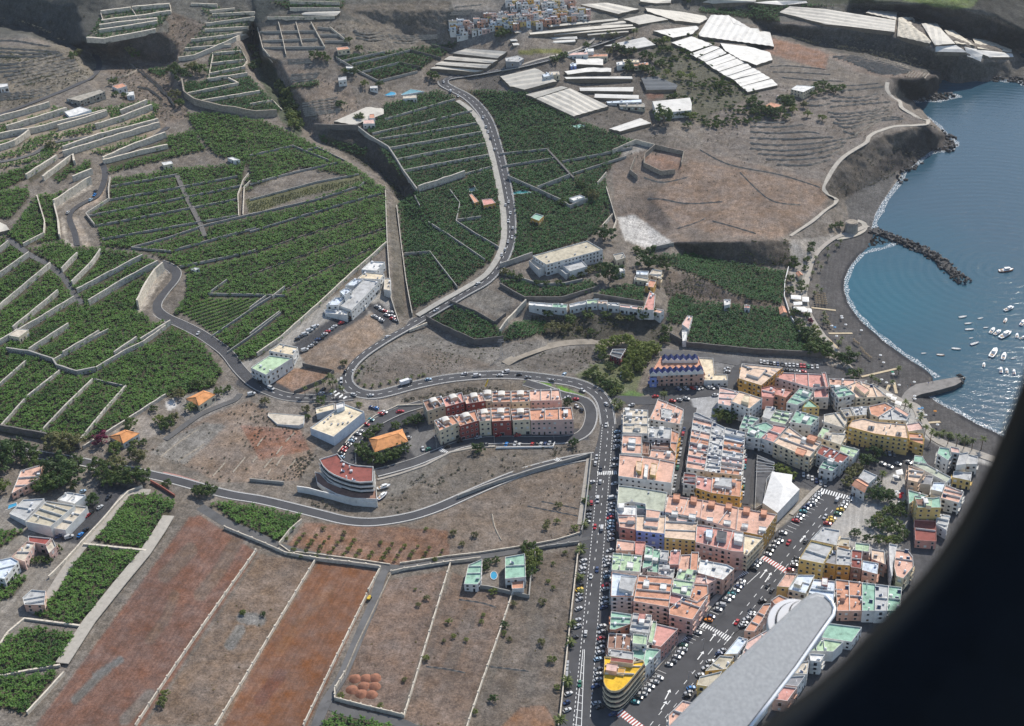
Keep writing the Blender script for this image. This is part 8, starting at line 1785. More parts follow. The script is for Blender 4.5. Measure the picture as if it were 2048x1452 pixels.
# HARBOUR AND BEACH
M_HULL=mat('boat_white',(.78,.78,.76),.35,.06,1);M_HULLB=mat('boat_blue',(.03,.09,.35),.35,.1,1);M_HULLR=mat('boat_orange',(.62,.22,.08),.4,.1,1);M_DECK=mat('boat_deck',(.42,.30,.20),.7,.2,1)
def boat(fr,q,L,hd,label,hull=M_HULL,cabin=True,mast=False):
 x,y=px(fr,[q])[0];w=P([x],[y],[0.15])[0]
 o=thing('boat',tuple(w),label,'boat','boats moored in the bay',rz=hd);W_=L*.34;b=MB();st=[(-.5,.80,.5),(-.3,.95,.5),(0,1.0,.55),(.25,.8,.62),(.42,.4,.72),(.5,.03,.8)]
 for t,ww,z in st:b.v+=[(t*L,-W_/2*ww,z*L*.16),(t*L*.95,-W_/2*ww*.6,-.25),(t*L*.95,W_/2*ww*.6,-.25),(t*L,W_/2*ww,z*L*.16)]
 for i in range(len(st)-1):
  for k in range(3):b.f.append((4*i+k,4*i+4+k,4*i+5+k,4*i+k+1));b.m.append(0)
 b.f.append((0,1,2,3));b.m.append(0);b.build('hull',hull,o)
 d=MB()
 for i in range(len(st)-1):z0,z1=st[i][2]*L*.16-.12,st[i+1][2]*L*.16-.12;d.quad((st[i][0]*L,-W_/2*st[i][1]*.9,z0),(st[i+1][0]*L,-W_/2*st[i+1][1]*.9,z1),(st[i+1][0]*L,W_/2*st[i+1][1]*.9,z1),(st[i][0]*L,W_/2*st[i][1]*.9,z0))
 d.build('deck',mat('boat_inside',(.50,.50,.48),.7,.1,1)if not cabin else M_HULL,o)
 if cabin:
  c=MB();h=L*.16;c.prism([(-.12*L,-W_*.3),(.2*L,-W_*.26),(.28*L,0),(.2*L,W_*.26),(-.12*L,W_*.3)],L*.06,L*.06+h,bottom=True);cc=c.build('cabin',M_HULL,o)
  g=MB();g.prism([(-.10*L,-W_*.305),(.2*L,-W_*.265),(.283*L,0),(.2*L,W_*.265),(-.10*L,W_*.305)],L*.06+h*.45,L*.06+h*.8);g.build('windows',M_CGL,cc)
  s=MB();s.box((-.32*L,0,L*.075),(.14*L,W_*.5,.35));s.build('bench',M_DECK if L>5 else M_HULLB,o)
 else:
  for t in(-.25,.05):s=MB();s.box((t*L,0,L*.07),(.18,W_*.85,.08));s.build('bench',M_HULL,o)
 if mast:m=MB();m.tube([(.1*L,0,.3),(.1*L,0,L*1.2)],.06,6);m.build('mast',M_METAL,o)
for q,L,hd,lab,kw in[((1900,375),11,.1,'orange boat with white deck moored beyond the breakwater',dict(hull=M_HULLR)),((1925,692),9,.5,'white motor boat alone in the sun glitter',{}),((1545,757),6,.2,'small white boat nearest the breakwater tip',dict(cabin=False)),((1895,787),6,1.0,'small orange and white boat above the cluster',dict(hull=M_HULLR)),((2035,808),8,.9,'dark hulled boat at the right edge',dict(hull=M_HULLB)),((1590,811),5,.1,'tiny white dinghy, upper of two',dict(cabin=False)),((1600,860),6,.0,'tiny white dinghy, lower of two',dict(cabin=False)),((1787,872),8,.9,'white motor boat at the left end of the cluster',{}),((1830,888),8,.7,'white motor boat second in the cluster',{}),((1895,908),12,.6,'largest white motor boat in the middle of the cluster',{}),((1990,912),6,1.2,'white boat right of the largest one',{}),((2040,930),6,.4,'white boat at the right end of the cluster',{}),((1615,930),3,.2,'tiny buoy boat above the mast boat',dict(cabin=False)),((1642,977),7,.4,'small sailing boat with bare mast',dict(hull=M_HULLB,cabin=False,mast=True)),((1492,1020),6,-.3,'white rowing boat left of the mast boat',dict(cabin=False)),((1798,1055),12,.95,'big white cabin cruiser below the cluster',{}),((1882,1082),9,1.1,'white cabin boat right of the big cruiser',{}),((1717,1152),5.5,1.2,'small white boat below the big cruiser',{}),((1858,1196),7,1.3,'blue and white boat, left of the lowest three',dict(hull=M_HULLB)),((1905,1202),6,1.3,'white boat, middle of the lowest three',{}),((1966,1212),6,1.3,'blue boat, right of the lowest three',dict(hull=M_HULLB)),((1225,1056),3.5,.0,'tiny white float near the breaking waves',dict(cabin=False)),((1362,1070),5,-.3,'dark kayak in the bay',dict(hull=M_HULLR,cabin=False)),((1962,1097),3.5,.2,'tiny white tender beside the cabin boat',dict(cabin=False)),((1690,768),4,.2,'small pale dinghy between breakwater tip and cluster',dict(cabin=False)),((1735,845),3.5,.1,'tiny pale float left of the cluster',dict(cabin=False))]:
 boat('K8',q,L,hd,lab,**kw)
 # breakwater of boulders
BOU=[rock_mesh(s,M_BASALT)for s in(1,4,7,9)]+[rock_mesh(12,mat('pale_basalt',(.13,.125,.12),.85,.35,.5,.1))]
def boulders(parent,line,wid,n,smin,smax,zmax,seed):
 r=random.Random(seed);c=np.array(resample(line,60));wl=P(c[:,0],c[:,1],np.zeros(60));base=np.array(parent.location)
 d=np.r_[0,np.cumsum(np.linalg.norm(np.diff(wl,axis=0),axis=1))];t=np.gradient(wl[:,:2],axis=0);t/=np.linalg.norm(t,axis=1)[:,None]
 for k in range(n):
  s=r.random()*d[-1];i=min(59,int(np.searchsorted(d,s)));off=r.uniform(-1,1);p=wl[i]+np.array([t[i][1],-t[i][0],0])*off*wid/2
  z=zmax*(1-abs(off)**2)*r.uniform(.5,1.0);o=link('boulder',BOU[r.choice((0,1,2,3,0,1,4))],parent,tuple(np.array([p[0],p[1],z])-base));sc=r.uniform(smin,smax);o.scale=(sc,sc*r.uniform(.8,1.2),sc);o.rotation_euler=(r.uniform(-.5,.5),r.uniform(-.5,.5),r.uniform(0,6.28))
def core(parent,line,wid,zt,m):
 c=np.array(resample(line,30));wl=P(c[:,0],c[:,1],np.zeros(30))-np.array(parent.location)
 ribbon_mesh(offset(wl,-wid/2),offset(wl,wid/2),zt,4.0).build('core',m,parent)
BW=PP("1745,460 1769,471 1805,484 1842,499 1873,516 1895,536 1914,554 1932,566")
o=thing('breakwater',tuple(P([1745],[462],[0])[0]),'curved breakwater of dark boulders closing the round bay','breakwater');core(o,BW[:-1],7,1.2,M_BASALT);boulders(o,BW,12,290,.6,1.5,2.5,2)
for nm,ln,n,lab in(('a',PP("1880,263 1905,283 1895,300 1865,300"),60,'black rocks at the foot of the headland cliff'),('b',PP("1835,198 1870,196 1912,189"),60,'black rocks at the mouth of the dark cove'),('c',PP("1835,322 1810,340 1800,356 1790,370"),30,'black rocks on the shingle beach'),('d',PP("1975,160 2005,157 2036,160 2060,170"),60,'black rocks below the far headland')):
 o=thing('shore_rocks',tuple(G1(*ln[0])),lab,'rocks');boulders(o,ln,12,n,.8,2.4,2.2,len(ln)+n)
 # pier
deck=px('B6',"842,600 870,555 915,518 965,490 1120,462 1290,432 1330,440 1340,470 1290,500 1180,532 1090,555 1010,572 965,590 938,620 925,660 925,700 862,700 850,650")
w=P([q[0]for q in deck],[q[1]for q in deck],np.full(len(deck),3.4));base=w.mean(0);base[2]=0;loc=ccw([(q[0]-base[0],q[1]-base[1])for q in w])
o=thing('pier',tuple(base),'curved concrete pier dividing the two beaches','pier');b=MB()
for i in range(len(loc)):a_,b_=loc[i],loc[(i+1)%len(loc)];b.quad((*a_,-5),(*b_,-5),(*b_,3.35),(*a_,3.35))
b.build('sea_wall',mat('pier_wall',(.085,.08,.075),.9,.3,.4,.05),o);b=MB();b.poly([(*p,3.4)for p in loc]);b.build('deck',mat('pier_deck',(.22,.205,.19),.9,.2,.25),o)
boulders(o,px('B6',"1300,440 1335,445 1340,475 1310,495"),5,40,.7,1.5,3.5,5)
# boardwalks
M_WOOD=mat('boardwalk_wood',(.48,.39,.26),.9,.15,.8)
for i,(fr,s,lab)in enumerate([('K8',"300,682 500,705",'wooden boardwalk beside the thatched parasols'),('K8',"440,894 636,893",'wooden boardwalk in the middle of the beach'),('K8',"400,905 520,1020",'wooden boardwalk along the promenade wall'),('B6',"510,432 825,360",'long wooden boardwalk near the pier'),('B6',"1010,818 1165,806",'wooden boardwalk on the small beach'),('B6',"780,480 800,570",'short wooden boardwalk beside the white awnings'),('B6',"740,500 715,560",'pale ramp beside the white awnings')]):
 q=resample(px(fr,s),24);wl=G(q[:,0],q[:,1]);o=ribbon_mesh(offset(wl,-.9)-wl[0],offset(wl,.9)-wl[0],.35,.2).build('boardwalk',M_WOOD,None,wl[0]);tag(o,lab,'boardwalk','boardwalks on the beach')
 # parasols and awnings
def parasol_mesh(m,r=1.0,h=2.1):
 b=MB();n=10;b.v.append((0,0,h+.55));b.v+=[(r*math.cos(2*math.pi*k/n),r*math.sin(2*math.pi*k/n),h)for k in range(n)];b.v+=[(r*math.cos(2*math.pi*k/n),r*math.sin(2*math.pi*k/n),h-.15)for k in range(n)]
 for k in range(n):b.f+=[(0,1+k,1+(k+1)%n),(1+k,1+n+k,1+n+(k+1)%n,1+(k+1)%n)];b.m+=[0,0]
 return b.mesh('canopy',m)
pole=MB();pole.tube([(0,0,-.3),(0,0,2.3)],.05,6);POLE=pole.mesh('pole',M_DOOR)
CAN={k:parasol_mesh(m)for k,m in dict(t=mat('thatch',(.20,.155,.10),.95,.3,3),w=mat('parasol_white',(.70,.69,.66),.8,.1,1),g=mat('parasol_green',(.05,.28,.16),.8,.1,1),r=mat('parasol_red',(.5,.03,.03),.8,.1,1),o=mat('parasol_orange',(.6,.25,.05),.8,.1,1),b=mat('parasol_blue',(.12,.3,.5),.8,.1,1)).items()}
def parasols(fr,lst,where,order,group):
 lst,order=arrange(lst,order)
 for i,(x,y,k)in enumerate(lst):
  o=thing('parasol',G1(*px(fr,[(x,y)])[0],.1),f"{dict(t='thatched', w='white', g='green', r='red', o='orange', b='blue')[k]} parasol {where}, {ORD[i]} {order}",'parasol',group);link('canopy',CAN[k],o);link('pole',POLE,o)
parasols('K8',[(325+26*(i%4)+(i//4)*3,575+17*(i//4)+(i%4)*3,'t')for i in range(24)],'of the thatched block beside the awnings','row by row','thatched parasols')
parasols('K8',[(400,735,'t'),(415,755,'t'),(430,775,'t'),(425,800,'t'),(440,815,'t'),(450,835,'t'),(465,850,'w'),(490,862,'b'),(545,770,'w'),(550,785,'w'),(580,840,'w'),(505,935,'w'),(645,960,'t'),(655,975,'t'),(670,985,'t'),(685,995,'t'),(705,1030,'t'),(715,1045,'t'),(725,1060,'t'),(740,1075,'t'),(755,1085,'t'),(770,1100,'t'),(785,1110,'t'),(890,1152,'w'),(865,1092,'w'),(708,887,'w')],'scattered along the round beach','from the top','beach parasols')
parasols('B6',[(765,412,'g'),(770,428,'w'),(675,475,'w'),(715,500,'w'),(770,510,'w'),(820,520,'w'),(945,495,'w'),(948,612,'w'),(950,635,'w'),(985,718,'b'),(1010,712,'b'),(1000,740,'w'),(1118,738,'o'),(1040,770,'w'),(970,798,'w'),(1138,850,'w')],'near the pier','from the top','beach parasols')
parasols('K5',[(385,575,'w'),(400,590,'w'),(375,600,'w'),(415,600,'r'),(430,590,'r'),(420,615,'r'),(408,665,'w'),(372,685,'w'),(415,625,'r')],'of the cafe beside the shade trees','from the left','cafe parasols')
def awning(fr,q,h,label):
 loc,base=frame_of(fr,q,h);o=thing('awning',tuple(base),label,'awning','awnings on the promenade');b=MB();c=(sum(p[0]for p in loc)/len(loc),sum(p[1]for p in loc)/len(loc))
 for i in range(len(loc)):b.poly([(*loc[i],h),(*loc[(i+1)%len(loc)],h),(*c,h+.5)]);b.quad((*loc[i],h-.25),(*loc[(i+1)%len(loc)],h-.25),(*loc[(i+1)%len(loc)],h),(*loc[i],h))
 b.build('canopy',mat('awning_white',(.74,.72,.68),.7,.08,.6),o)
 for p in inset(loc,.2):m=MB();m.tube([(*p,-1),(*p,h)],.07,5);m.build('post',M_METAL,o)
for fr,q,lab in[('K8',"130,575 212,580 215,612 132,605",'large white awning at the top of the beach bar'),('K8',"222,590 278,592 280,632 225,628",'white awning next to the promenade at the beach bar'),('K8',"150,632 222,630 225,655 155,660",'middle white awning of the beach bar'),('K8',"152,672 240,672 268,690 262,715 160,708",'lowest white awning of the beach bar'),('K8',"265,685 300,688 305,720 272,718",'small white awning at the boardwalk start'),('B6',"715,565 770,575 760,600 712,590",'upper white awning of the terrace above the pier'),('B6',"760,590 805,600 795,625 752,615",'middle white awning of the terrace above the pier'),('B6',"795,625 850,640 835,670 785,650",'lower white awning of the terrace above the pier'),('K4',"1415,1000 1470,985 1480,1030 1425,1035",'white market awning on the square, upper'),('K4',"1395,1030 1450,1045 1440,1065 1390,1050",'white market awning on the square, lower')]:
 awning(fr,q,2.8,lab)
gable('K8',"170,395 205,383 232,410 195,425",3,1.2,'C','T','kiosk with orange roof on the promenade',name='kiosk',cat='kiosk',win=False)
gable('K8',"30,678 80,672 100,720 40,735",3,1.2,'C','T','orange-roofed hut between plantation and promenade',name='hut',cat='hut',win=False)
# watch tower on the point
o=thing('round_tower',G1(1702,462,0),'squat stone tower on the rocky point above the breakwater','tower');b=MB();b.tube([(0,0,-2),(0,0,6),(0,0,7.5)],[5.5,4.6,4.8],16);b.build('wall',mat('tower_stone',(.30,.27,.23),.95,.2,.4,.05),o);b=MB();b.tube([(0,0,7.5),(0,0,8.0)],[4.2,4.2],16);b.build('parapet',M_STONE,o)
# people: one continuous skinned body, copied
def person_mesh():
 V=[(0,0,.92),(0,0,1.18),(0,0,1.42),(0,0,1.52),(0,.01,1.66),(.0,0,1.74),(-.19,0,1.40),(-.25,.02,1.12),(-.27,.08,.86),(.19,0,1.40),(.25,.02,1.12),(.27,.1,.88),(-.09,0,.86),(-.1,.04,.48),(-.1,0,.06),(-.1,.13,.03),(.09,0,.86),(.11,.12,.48),(.11,.05,.06),(.11,.18,.03)]
 E=[(0,1),(1,2),(2,3),(3,4),(4,5),(2,6),(6,7),(7,8),(2,9),(9,10),(10,11),(0,12),(12,13),(13,14),(14,15),(0,16),(16,17),(17,18),(18,19)]
 R=[.15,.14,.15,.055,.1,.07,.065,.048,.04,.065,.048,.04,.09,.065,.045,.04,.09,.065,.045,.04]
 me=bpy.data.meshes.new('person');me.from_pydata(V,E,[]);o=bpy.data.objects.new('tmp',me);col.objects.link(o);md=o.modifiers.new('s','SKIN')
 for i,s in enumerate(me.skin_vertices[0].data):s.radius=(R[i],R[i]*.8);s.use_root=i==0
 o.modifiers.new('u','SUBSURF').levels=1
 dg=bpy.context.evaluated_depsgraph_get();m2=bpy.data.meshes.new_from_object(o.evaluated_get(dg));bpy.data.objects.remove(o);m2.materials.clear()
 for m in(mat('skin',(.42,.25,.17),.6,.1,3),mat('shirt',(.6,.6,.62),.9,.1,3),mat('trousers',(.04,.05,.09),.9,.1,3),mat('hair',(.03,.02,.015),.8,.1,5)):m2.materials.append(m)
 for p in m2.polygons:z=p.center.z;x=abs(p.center.x);p.material_index=3 if z>1.70 else 0 if(z>1.47 or x>.235 and z<1.2)else 1 if z>.93 else 2
 return m2
try:
 PM=person_mesh()
 SHIRT=[('white',(.7,.7,.7)),('red',(.45,.04,.04)),('blue',(.08,.15,.45)),('black',(.02,.02,.02)),('yellow',(.6,.45,.08)),('green',(.06,.25,.1)),('pale',(.5,.45,.4)),('orange',(.55,.2,.05))]
 for i,(fr,q,z,where)in enumerate([('B6',(890,520),3.4,'at the shore end of the pier'),('B6',(915,510),3.4,'beside the pier wall'),('B6',(1065,490),3.4,'in the middle of the pier'),('B6',(1100,485),3.4,'further out on the pier'),('B6',(870,640),3.4,'on the promenade below the pier'),('K1',(1195,745),None,'on the dashed zebra crossing'),('B6',(640,300),None,'on the dark sand'),('B6',(690,325),None,'on the dark sand nearer the pier')]):
  x,y=px(fr,[q])[0];w=Vector(P([x],[y],[z])[0])if z else G1(x,y,.35)
  o=link('person',PM,None,w);o.rotation_euler=(0,0,i*1.3);o.material_slots[1].link='OBJECT';o.material_slots[1].material=mat('shirt_'+SHIRT[i][0],SHIRT[i][1],.9,.1,3);tag(o,f"person in a {SHIRT[i][0]} shirt {where}",'person')
except Exception as ex:
 print('person',ex)
 # STREET FURNITURE AND SMALL THINGS
lm=MB();lm.tube([(0,0,-.3),(0,0,7.2)],[.10,.06],6);LPOLE=lm.mesh('pole',M_METAL);lm=MB();lm.tube([(0,0,7.1),(.7,0,7.45),(1.5,0,7.5)],.045,5);lm.box((1.6,0,7.42),(.7,.26,.12));LARM=lm.mesh('lamp_head',M_TANKG)
def lamps(fr,lst,where,order='from the left'):
 lst,order=arrange(lst,order)
 for i,(x,y)in enumerate(lst):o=thing('street_lamp',G1(*px(fr,[(x,y)])[0],.2),f"grey street lamp {where}, {ORD[i]} {order}",'street lamp','street lamps',rz=i*.9+1.2);link('pole',LPOLE,o);link('lamp_head',LARM,o)
lamps('K6',[(395,325),(440,320),(845,285),(1075,380),(915,905),(1490,890),(65,1050),(355,950),(1345,300),(1640,410)],'along the highway and loop road')
lamps('K7',[(1140,450),(1380,880),(1410,275),(1090,985)],'between supermarket and restaurant')
lamps('K1',[(330,120),(215,640),(145,1130),(1260,640),(1000,1140),(1110,900)],'beside the two avenues','from the top')
lamps('K3',[(255,600),(330,560),(200,900),(150,1300)],'at the top of the avenue','from the top')
for i,(x,y,k)in enumerate([(128,1005,'w'),(126,1030,'G'),(124,1055,'G'),(122,1080,'w'),(121,1100,'w')]):
 o=thing('waste_container',G1(*px('K1',[(x,y)])[0],.2),f"{'green' if k == 'G' else 'white'} waste container beside the avenue wall, {ORD[i]} from the top",'container','waste containers',rz=1.4);b=MB();b.prism([(-.9,-.6),(.9,-.6),(.9,.6),(-.9,.6)],.15,1.3,bottom=True);b.build('bin',car_paint(k),o);b=MB();b.prism([(-.92,-.62),(.92,-.62),(.8,.5),(-.8,.5)],1.3,1.5);b.build('lid',M_TANKG,o)
 # earth heaps on the plot, flag mast, yellow machine, boats ashore
M_HEAP=mat('red_earth',(.26,.12,.075),.95,.25,.5,.1)
for i,(x,y)in enumerate([(940,1110),(1020,1110),(1085,1105),(920,1190),(1005,1165),(1080,1165),(985,1220),(1060,1225)]):
 b=MB();n=12;r=random.Random(i);b.v.append((0,0,1.7));rings=[(1.2,1.35),(2.4,.55),(3.3,-.2)]
 for rr,z in rings:b.v+=[(rr*math.cos(2*math.pi*k/n)*r.uniform(.9,1.1),rr*math.sin(2*math.pi*k/n)*r.uniform(.9,1.1),z+r.uniform(-.1,.1))for k in range(n)]
 for k in range(n):
  b.f.append((0,1+k,1+(k+1)%n));b.m.append(0)
  for q in range(2):b.f.append((1+q*n+k,1+(q+1)*n+k,1+(q+1)*n+(k+1)%n,1+q*n+(k+1)%n));b.m.append(0)
 tag(b.build('earth_heap',M_HEAP,None,G1(*px('B2',[(x,y)])[0]),True),f"heap of red earth on the walled plot, {ORD[i]} from the top left",'heap','earth heaps')
o=thing('flag_mast',G1(*px('K6',[(850,400)])[0]),'leaning mast with long yellow flag behind the terraced houses','flag');b=MB();b.tube([(0,0,0),(1.2,0,9)],.08,6);b.build('pole',M_METAL,o);b=MB()
for k in range(6):b.quad((1.2-k*.35,.05*math.sin(k),9-k*.9),(1.2-k*.35-1.0,.2,8.8-k*.9),(1.2-(k+1)*.35-1.0,.2,8.8-(k+1)*.9),(1.2-(k+1)*.35,.05*math.sin(k+1),9-(k+1)*.9))
b.build('flag',mat('flag_yellow',(.7,.55,.06),.8,.1,1),o)
o=thing('dumper',G1(*px('B2',[(1048,535)])[0],.3),'small yellow building machine on the gravel lane','machine',rz=1.2);b=MB();b.prism([(-1.3,-.7),(.4,-.8),(.4,.8),(-1.3,.7)],.8,1.5,bottom=True);b.box((.9,0,.7),(1.0,1.1,.9));b.build('body',car_paint('y'),o);w=MB();w.tube([(0,-.15,.45),(0,.15,.45)],.45,10);wm=w.mesh('wheel',M_TYRE)
for xx in(-.8,.9):
 for yy in(-.8,.8):link('wheel',wm,o,(xx,yy,0))
for q,hd,lab,hl in[((1180,1130),.4,'white boat standing ashore right of the curved hotel',M_HULL),((1168,1210),.9,'blue boat standing ashore below the white one',M_HULLB)]:
 x,y=px('K7',[q])[0];n0=len(bpy.data.objects);boat('K7',q,8,hd,lab,hull=hl);ob=[o for o in col.objects if o.get('label')==lab][0];ob.location=G1(x,y,.9);ob['group']='boats ashore'
 b=MB();b.box((-1.5,0,-1.2),(.3,1.8,.95));b.box((1.5,0,-1.2),(.3,1.6,.95));b.build('cradle',M_DOOR,ob)
 # bridge side of the highway over the channel
o=thing('road_bridge',G1(*px('M2',[(1330,1225)])[0]),'concrete bridge carrying the highway over the ravine','bridge');b=MB();A=P([px('M2',[(1275,1250)])[0][0],px('M2',[(1420,1190)])[0][0]],[px('M2',[(1275,1250)])[0][1],px('M2',[(1420,1190)])[0][1]],[19.3,19.3])-np.array(o.location);a_,b_=Vector(A[0]),Vector(A[1]);e=(b_-a_).normalized();nn=Vector((-e.y,e.x,0))
b.prism([tuple((p).xy)for p in(a_,b_,b_+nn*.7,a_+nn*.7)],a_.z-.9,a_.z+1.0,bottom=True);b.build('deck_edge',M_WALLP,o)
for t in(.1,.5,.9):m=MB();p=a_.lerp(b_,t)+nn*2;m.tube([(p.x,p.y,-7),(p.x,p.y,a_.z)],.5,8);m.build('pillar',M_WALLP,o)
# white spoil blocks, pylon
o=thing('lattice_pylon',G1(1003,715),'slender lattice pylon in the ravine bed','pylon');b=MB()
for sx,sy in((-1,-1),(1,-1),(1,1),(-1,1)):b.tube([(sx*1.0,sy*1.0,-.5),(sx*.25,sy*.25,14)],.07,4)
for k in range(7):
 z=k*2;r0=1.0-.75*z/14;r1=1.0-.75*(z+2)/14
 for(ax,ay),(bx_,by)in(((-1,-1),(1,-1)),((1,-1),(1,1)),((1,1),(-1,1)),((-1,1),(-1,-1))):b.tube([(ax*r0,ay*r0,z),(bx_*r1,by*r1,z+2)],.05,4)
b.build('frame',M_METAL,o);b=MB();b.box((0,0,12),(4,.15,.15));b.box((0,0,13.5),(3,.15,.15));b.build('cross_arm',M_METAL,o)
# AIRCRAFT: window surround and strut outside it
def cam_pt(x,y,d):a=(x-PW/2)/FOC;b=-(y-PH/2)/FOC;return CC+(CF+a*CR+b*CU)*d
def ray_plane(x,y,p0,n):a=(x-PW/2)/FOC;b=-(y-PH/2)/FOC;d=CF+a*CR+b*CU;return CC+d*(np.dot(p0-CC,n)/np.dot(d,n))
ring=PP("2075,620 2048,730 2012,830 1972,925 1925,1020 1868,1110 1800,1192 1736,1258 1680,1318 1622,1368 1560,1414 1480,1470 1300,1600 1050,1720 700,1780 200,1780 -200,1650 -420,1300 -480,700 -440,200 -300,-250 0,-480 500,-580 1100,-600 1600,-560 1900,-420 2060,-150 2110,200 2100,450")
ring=[tuple(q)for q in smooth_line(ring+[ring[0]],4)[:-1]]
M_TRIM=mat('window_surround',(.003,.004,.006),.5,.3,30,spec=.2)
b=MB();n=len(ring);D0=.9;secs=[]
cx,cy=900.0,600.0
base=cam_pt(cx,cy,D0)
for i,(x,y)in enumerate(ring):
 dx,dy=x-cx,y-cy;L=math.hypot(dx,dy);ux,uy=dx/L,dy/L
 # section: outer pane side, rounded lip, then the lining running outwards and towards the cabin
 secs.append([cam_pt(x+ux*6,y+uy*6,D0+.05),cam_pt(x+ux*7,y+uy*7,D0),cam_pt(x+ux*60,y+uy*60,D0-.03),cam_pt(x+ux*200,y+uy*200,D0-.05),cam_pt(x+ux*900,y+uy*900,D0-.06),cam_pt(x+ux*900,y+uy*900,D0+.05)])
k=len(secs[0])
for s in secs:b.v+=[tuple(p-base)for p in s]
for i in range(n):
 j=(i+1)%n
 for t in range(k):t2=(t+1)%k;b.f.append((i*k+t,j*k+t,j*k+t2,i*k+t2));b.m.append(0)
tag(b.build('aircraft_window_frame',M_TRIM,None,base,True),'dark rounded aircraft window surround, out of focus at the lower right','window frame')
nrm=-.42*CF+.85*np.array([0,0,1.0])+.16*CR;nrm/=np.linalg.norm(nrm)
p0=cam_pt(1570,1310,6.0)
out=PP("1240,1560 1350,1445 1400,1393 1470,1328 1549,1255 1600,1208 1618,1193 1634,1187 1650,1191 1662,1202 1669,1216 1667,1230 1640,1268 1594,1334 1540,1404 1500,1455 1420,1565")
top=[ray_plane(x,y,p0,nrm)for x,y in out]
M_STRUT=bpy.data.materials.new('strut_metal');M_STRUT.use_nodes=True
_N,_L=M_STRUT.node_tree.nodes,M_STRUT.node_tree.links;_p=_N['Principled BSDF'];_p.inputs['Roughness'].default_value=.55;_p.inputs['Metallic'].default_value=.1
_g=_N.new('ShaderNodeNewGeometry');_n=_N.new('ShaderNodeTexNoise');_n.inputs['Scale'].default_value=60;_n.inputs['Detail'].default_value=5;_r=_N.new('ShaderNodeValToRGB');_r.color_ramp.elements[0].position=.35;_r.color_ramp.elements[0].color=(.27,.28,.285,1);_r.color_ramp.elements[1].position=.7;_r.color_ramp.elements[1].color=(.345,.355,.36,1)
_L.new(_g.outputs['Position'],_n.inputs['Vector']);_L.new(_n.outputs['Fac'],_r.inputs['Fac']);_L.new(_r.outputs['Color'],_p.inputs['Base Color'])
base=top[4];strut=thing('aircraft_strut',tuple(base),'grey metal strut with rounded end outside the aircraft window','strut')
bm=bmesh.new();dv=CF*.03;vt=[bm.verts.new(p-base)for p in top];f=bm.faces.new(vt)
ex=bmesh.ops.extrude_face_region(bm,geom=[f]);bmesh.ops.translate(bm,verts=[v for v in ex['geom']if isinstance(v,bmesh.types.BMVert)],vec=dv);bmesh.ops.recalc_face_normals(bm,faces=bm.faces[:])
bmesh.ops.bevel(bm,geom=[e for e in bm.edges if all(any(abs((v.co-x.co).length)<1e-7 for x in vt)for v in e.verts)],offset=.012,segments=3,affect='EDGES')
me=bpy.data.meshes.new('bar');bm.to_mesh(me);bm.free();me.materials.append(M_STRUT);link('bar',me,strut)
tb=MB();tb.tube([tuple(p-base)for p in top[8:16]],.009,6);tb.build('edge_highlight',mat('highlight_white',(.9,.9,.9),.3,.03,20,metal=.3),strut,None,True)  # near-white tube added along the right edge as its bright highlight
# white round fitting behind the end of the bar
M_DISC=mat('fitting_white',(.80,.79,.78),.5,.03,20)
q0=ray_plane(1592,1245,p0,nrm)+CF*.13;nd=nrm*.9-.1*CR;nd/=np.linalg.norm(nd)
cen=ray_plane(1592,1247,q0,nd);ex_=ray_plane(1592-56,1247,q0,nd)-cen;ey_=np.cross(ex_,nd)
disc=thing('strut_fitting',tuple(cen),'white round fitting with dark grooves behind the end of the grey strut','fitting')
def plate(r,z0,z1,off,m,name,par):
 b=MB();nn_=40;o2=ex_*off[0]+ey_*off[1]
 for z in(z0,z1):b.v+=[tuple(o2+(ex_*math.cos(2*math.pi*t/nn_)+ey_*1.0*math.sin(2*math.pi*t/nn_))*r+nd*z)for t in range(nn_)]
 for t in range(nn_):b.f.append((t,(t+1)%nn_,nn_+(t+1)%nn_,nn_+t));b.m.append(0)
 b.f.append(tuple(range(nn_,2*nn_)));b.m.append(0);b.f.append(tuple(range(nn_-1,-1,-1)));b.m.append(0)
 return b.build(name,m,par)
plate(1.0,-.05,.0,(0,0),M_DISC,'base_plate',disc)
plate(.86,0.0,.004,(-.12,.02),M_TRIM,'groove',disc)
plate(.83,0.0,.016,(-.14,.0),M_DISC,'inner_plate',disc)
plate(.5,.016,.019,(-.27,.33),M_TRIM,'groove',disc)
plate(.5,.016,.03,(-.30,.28),M_DISC,'hub_plate',disc)
plate(.09,.0,.045,(-.45,.72),M_TRIM,'bolt',disc)
# PLANTING
for c,w in EXC:ko_line(c,w)
BN=dict(upleft2='on the walled strips of the upper left slope',left='on the left terraces below the farm road',upleft='on the plots beside the upper winding road',upmid='on the long-row field with the drainage channel',centre='in the great central plantation',terr1='on the walled terrace beside the gully',terr2='on the small stepped terraces',terr3='on the steep right terraces',terr4='on the promontory terraces',mid1='in the small upper field',mid2='left of the straight highway',mid3='between channel and highway curve',mid4='right of the straight highway',low1='in front of the long warehouse',low2='in the sunken fields below the highway',shore1='below the brown plateau',shore2='in the seaside plantation',near1='on the two near plots of the left settlement',near2='at the lower left corner',near3='in the corner below the lower road',far1='on the far plateau')
for k,polys in BAN.items():
 dark=k in('mid1','mid2','mid3','mid4','low1','low2','shore1','shore2','terr1','terr2','terr3','terr4','far1')
 pts=[planting(PP(p),2.25 if k.startswith('near')else 2.35,.34,ang=.35)for p in polys];pts=np.concatenate(pts)
 if k in('terr3','terr4'):pts=pts[rng.random(len(pts))<.6]
 if not len(pts):continue
 sel=rng.integers(0,3,len(pts))
 for v in range(3):
  q=pts[sel==v]
  if len(q):scatter('banana_plants',f"{['denser', 'taller', 'paler'][v]} share of the banana plants {BN[k]}",'banana plants',q,('band' if dark else 'ban')+str(v),.62,1.22,v+3)
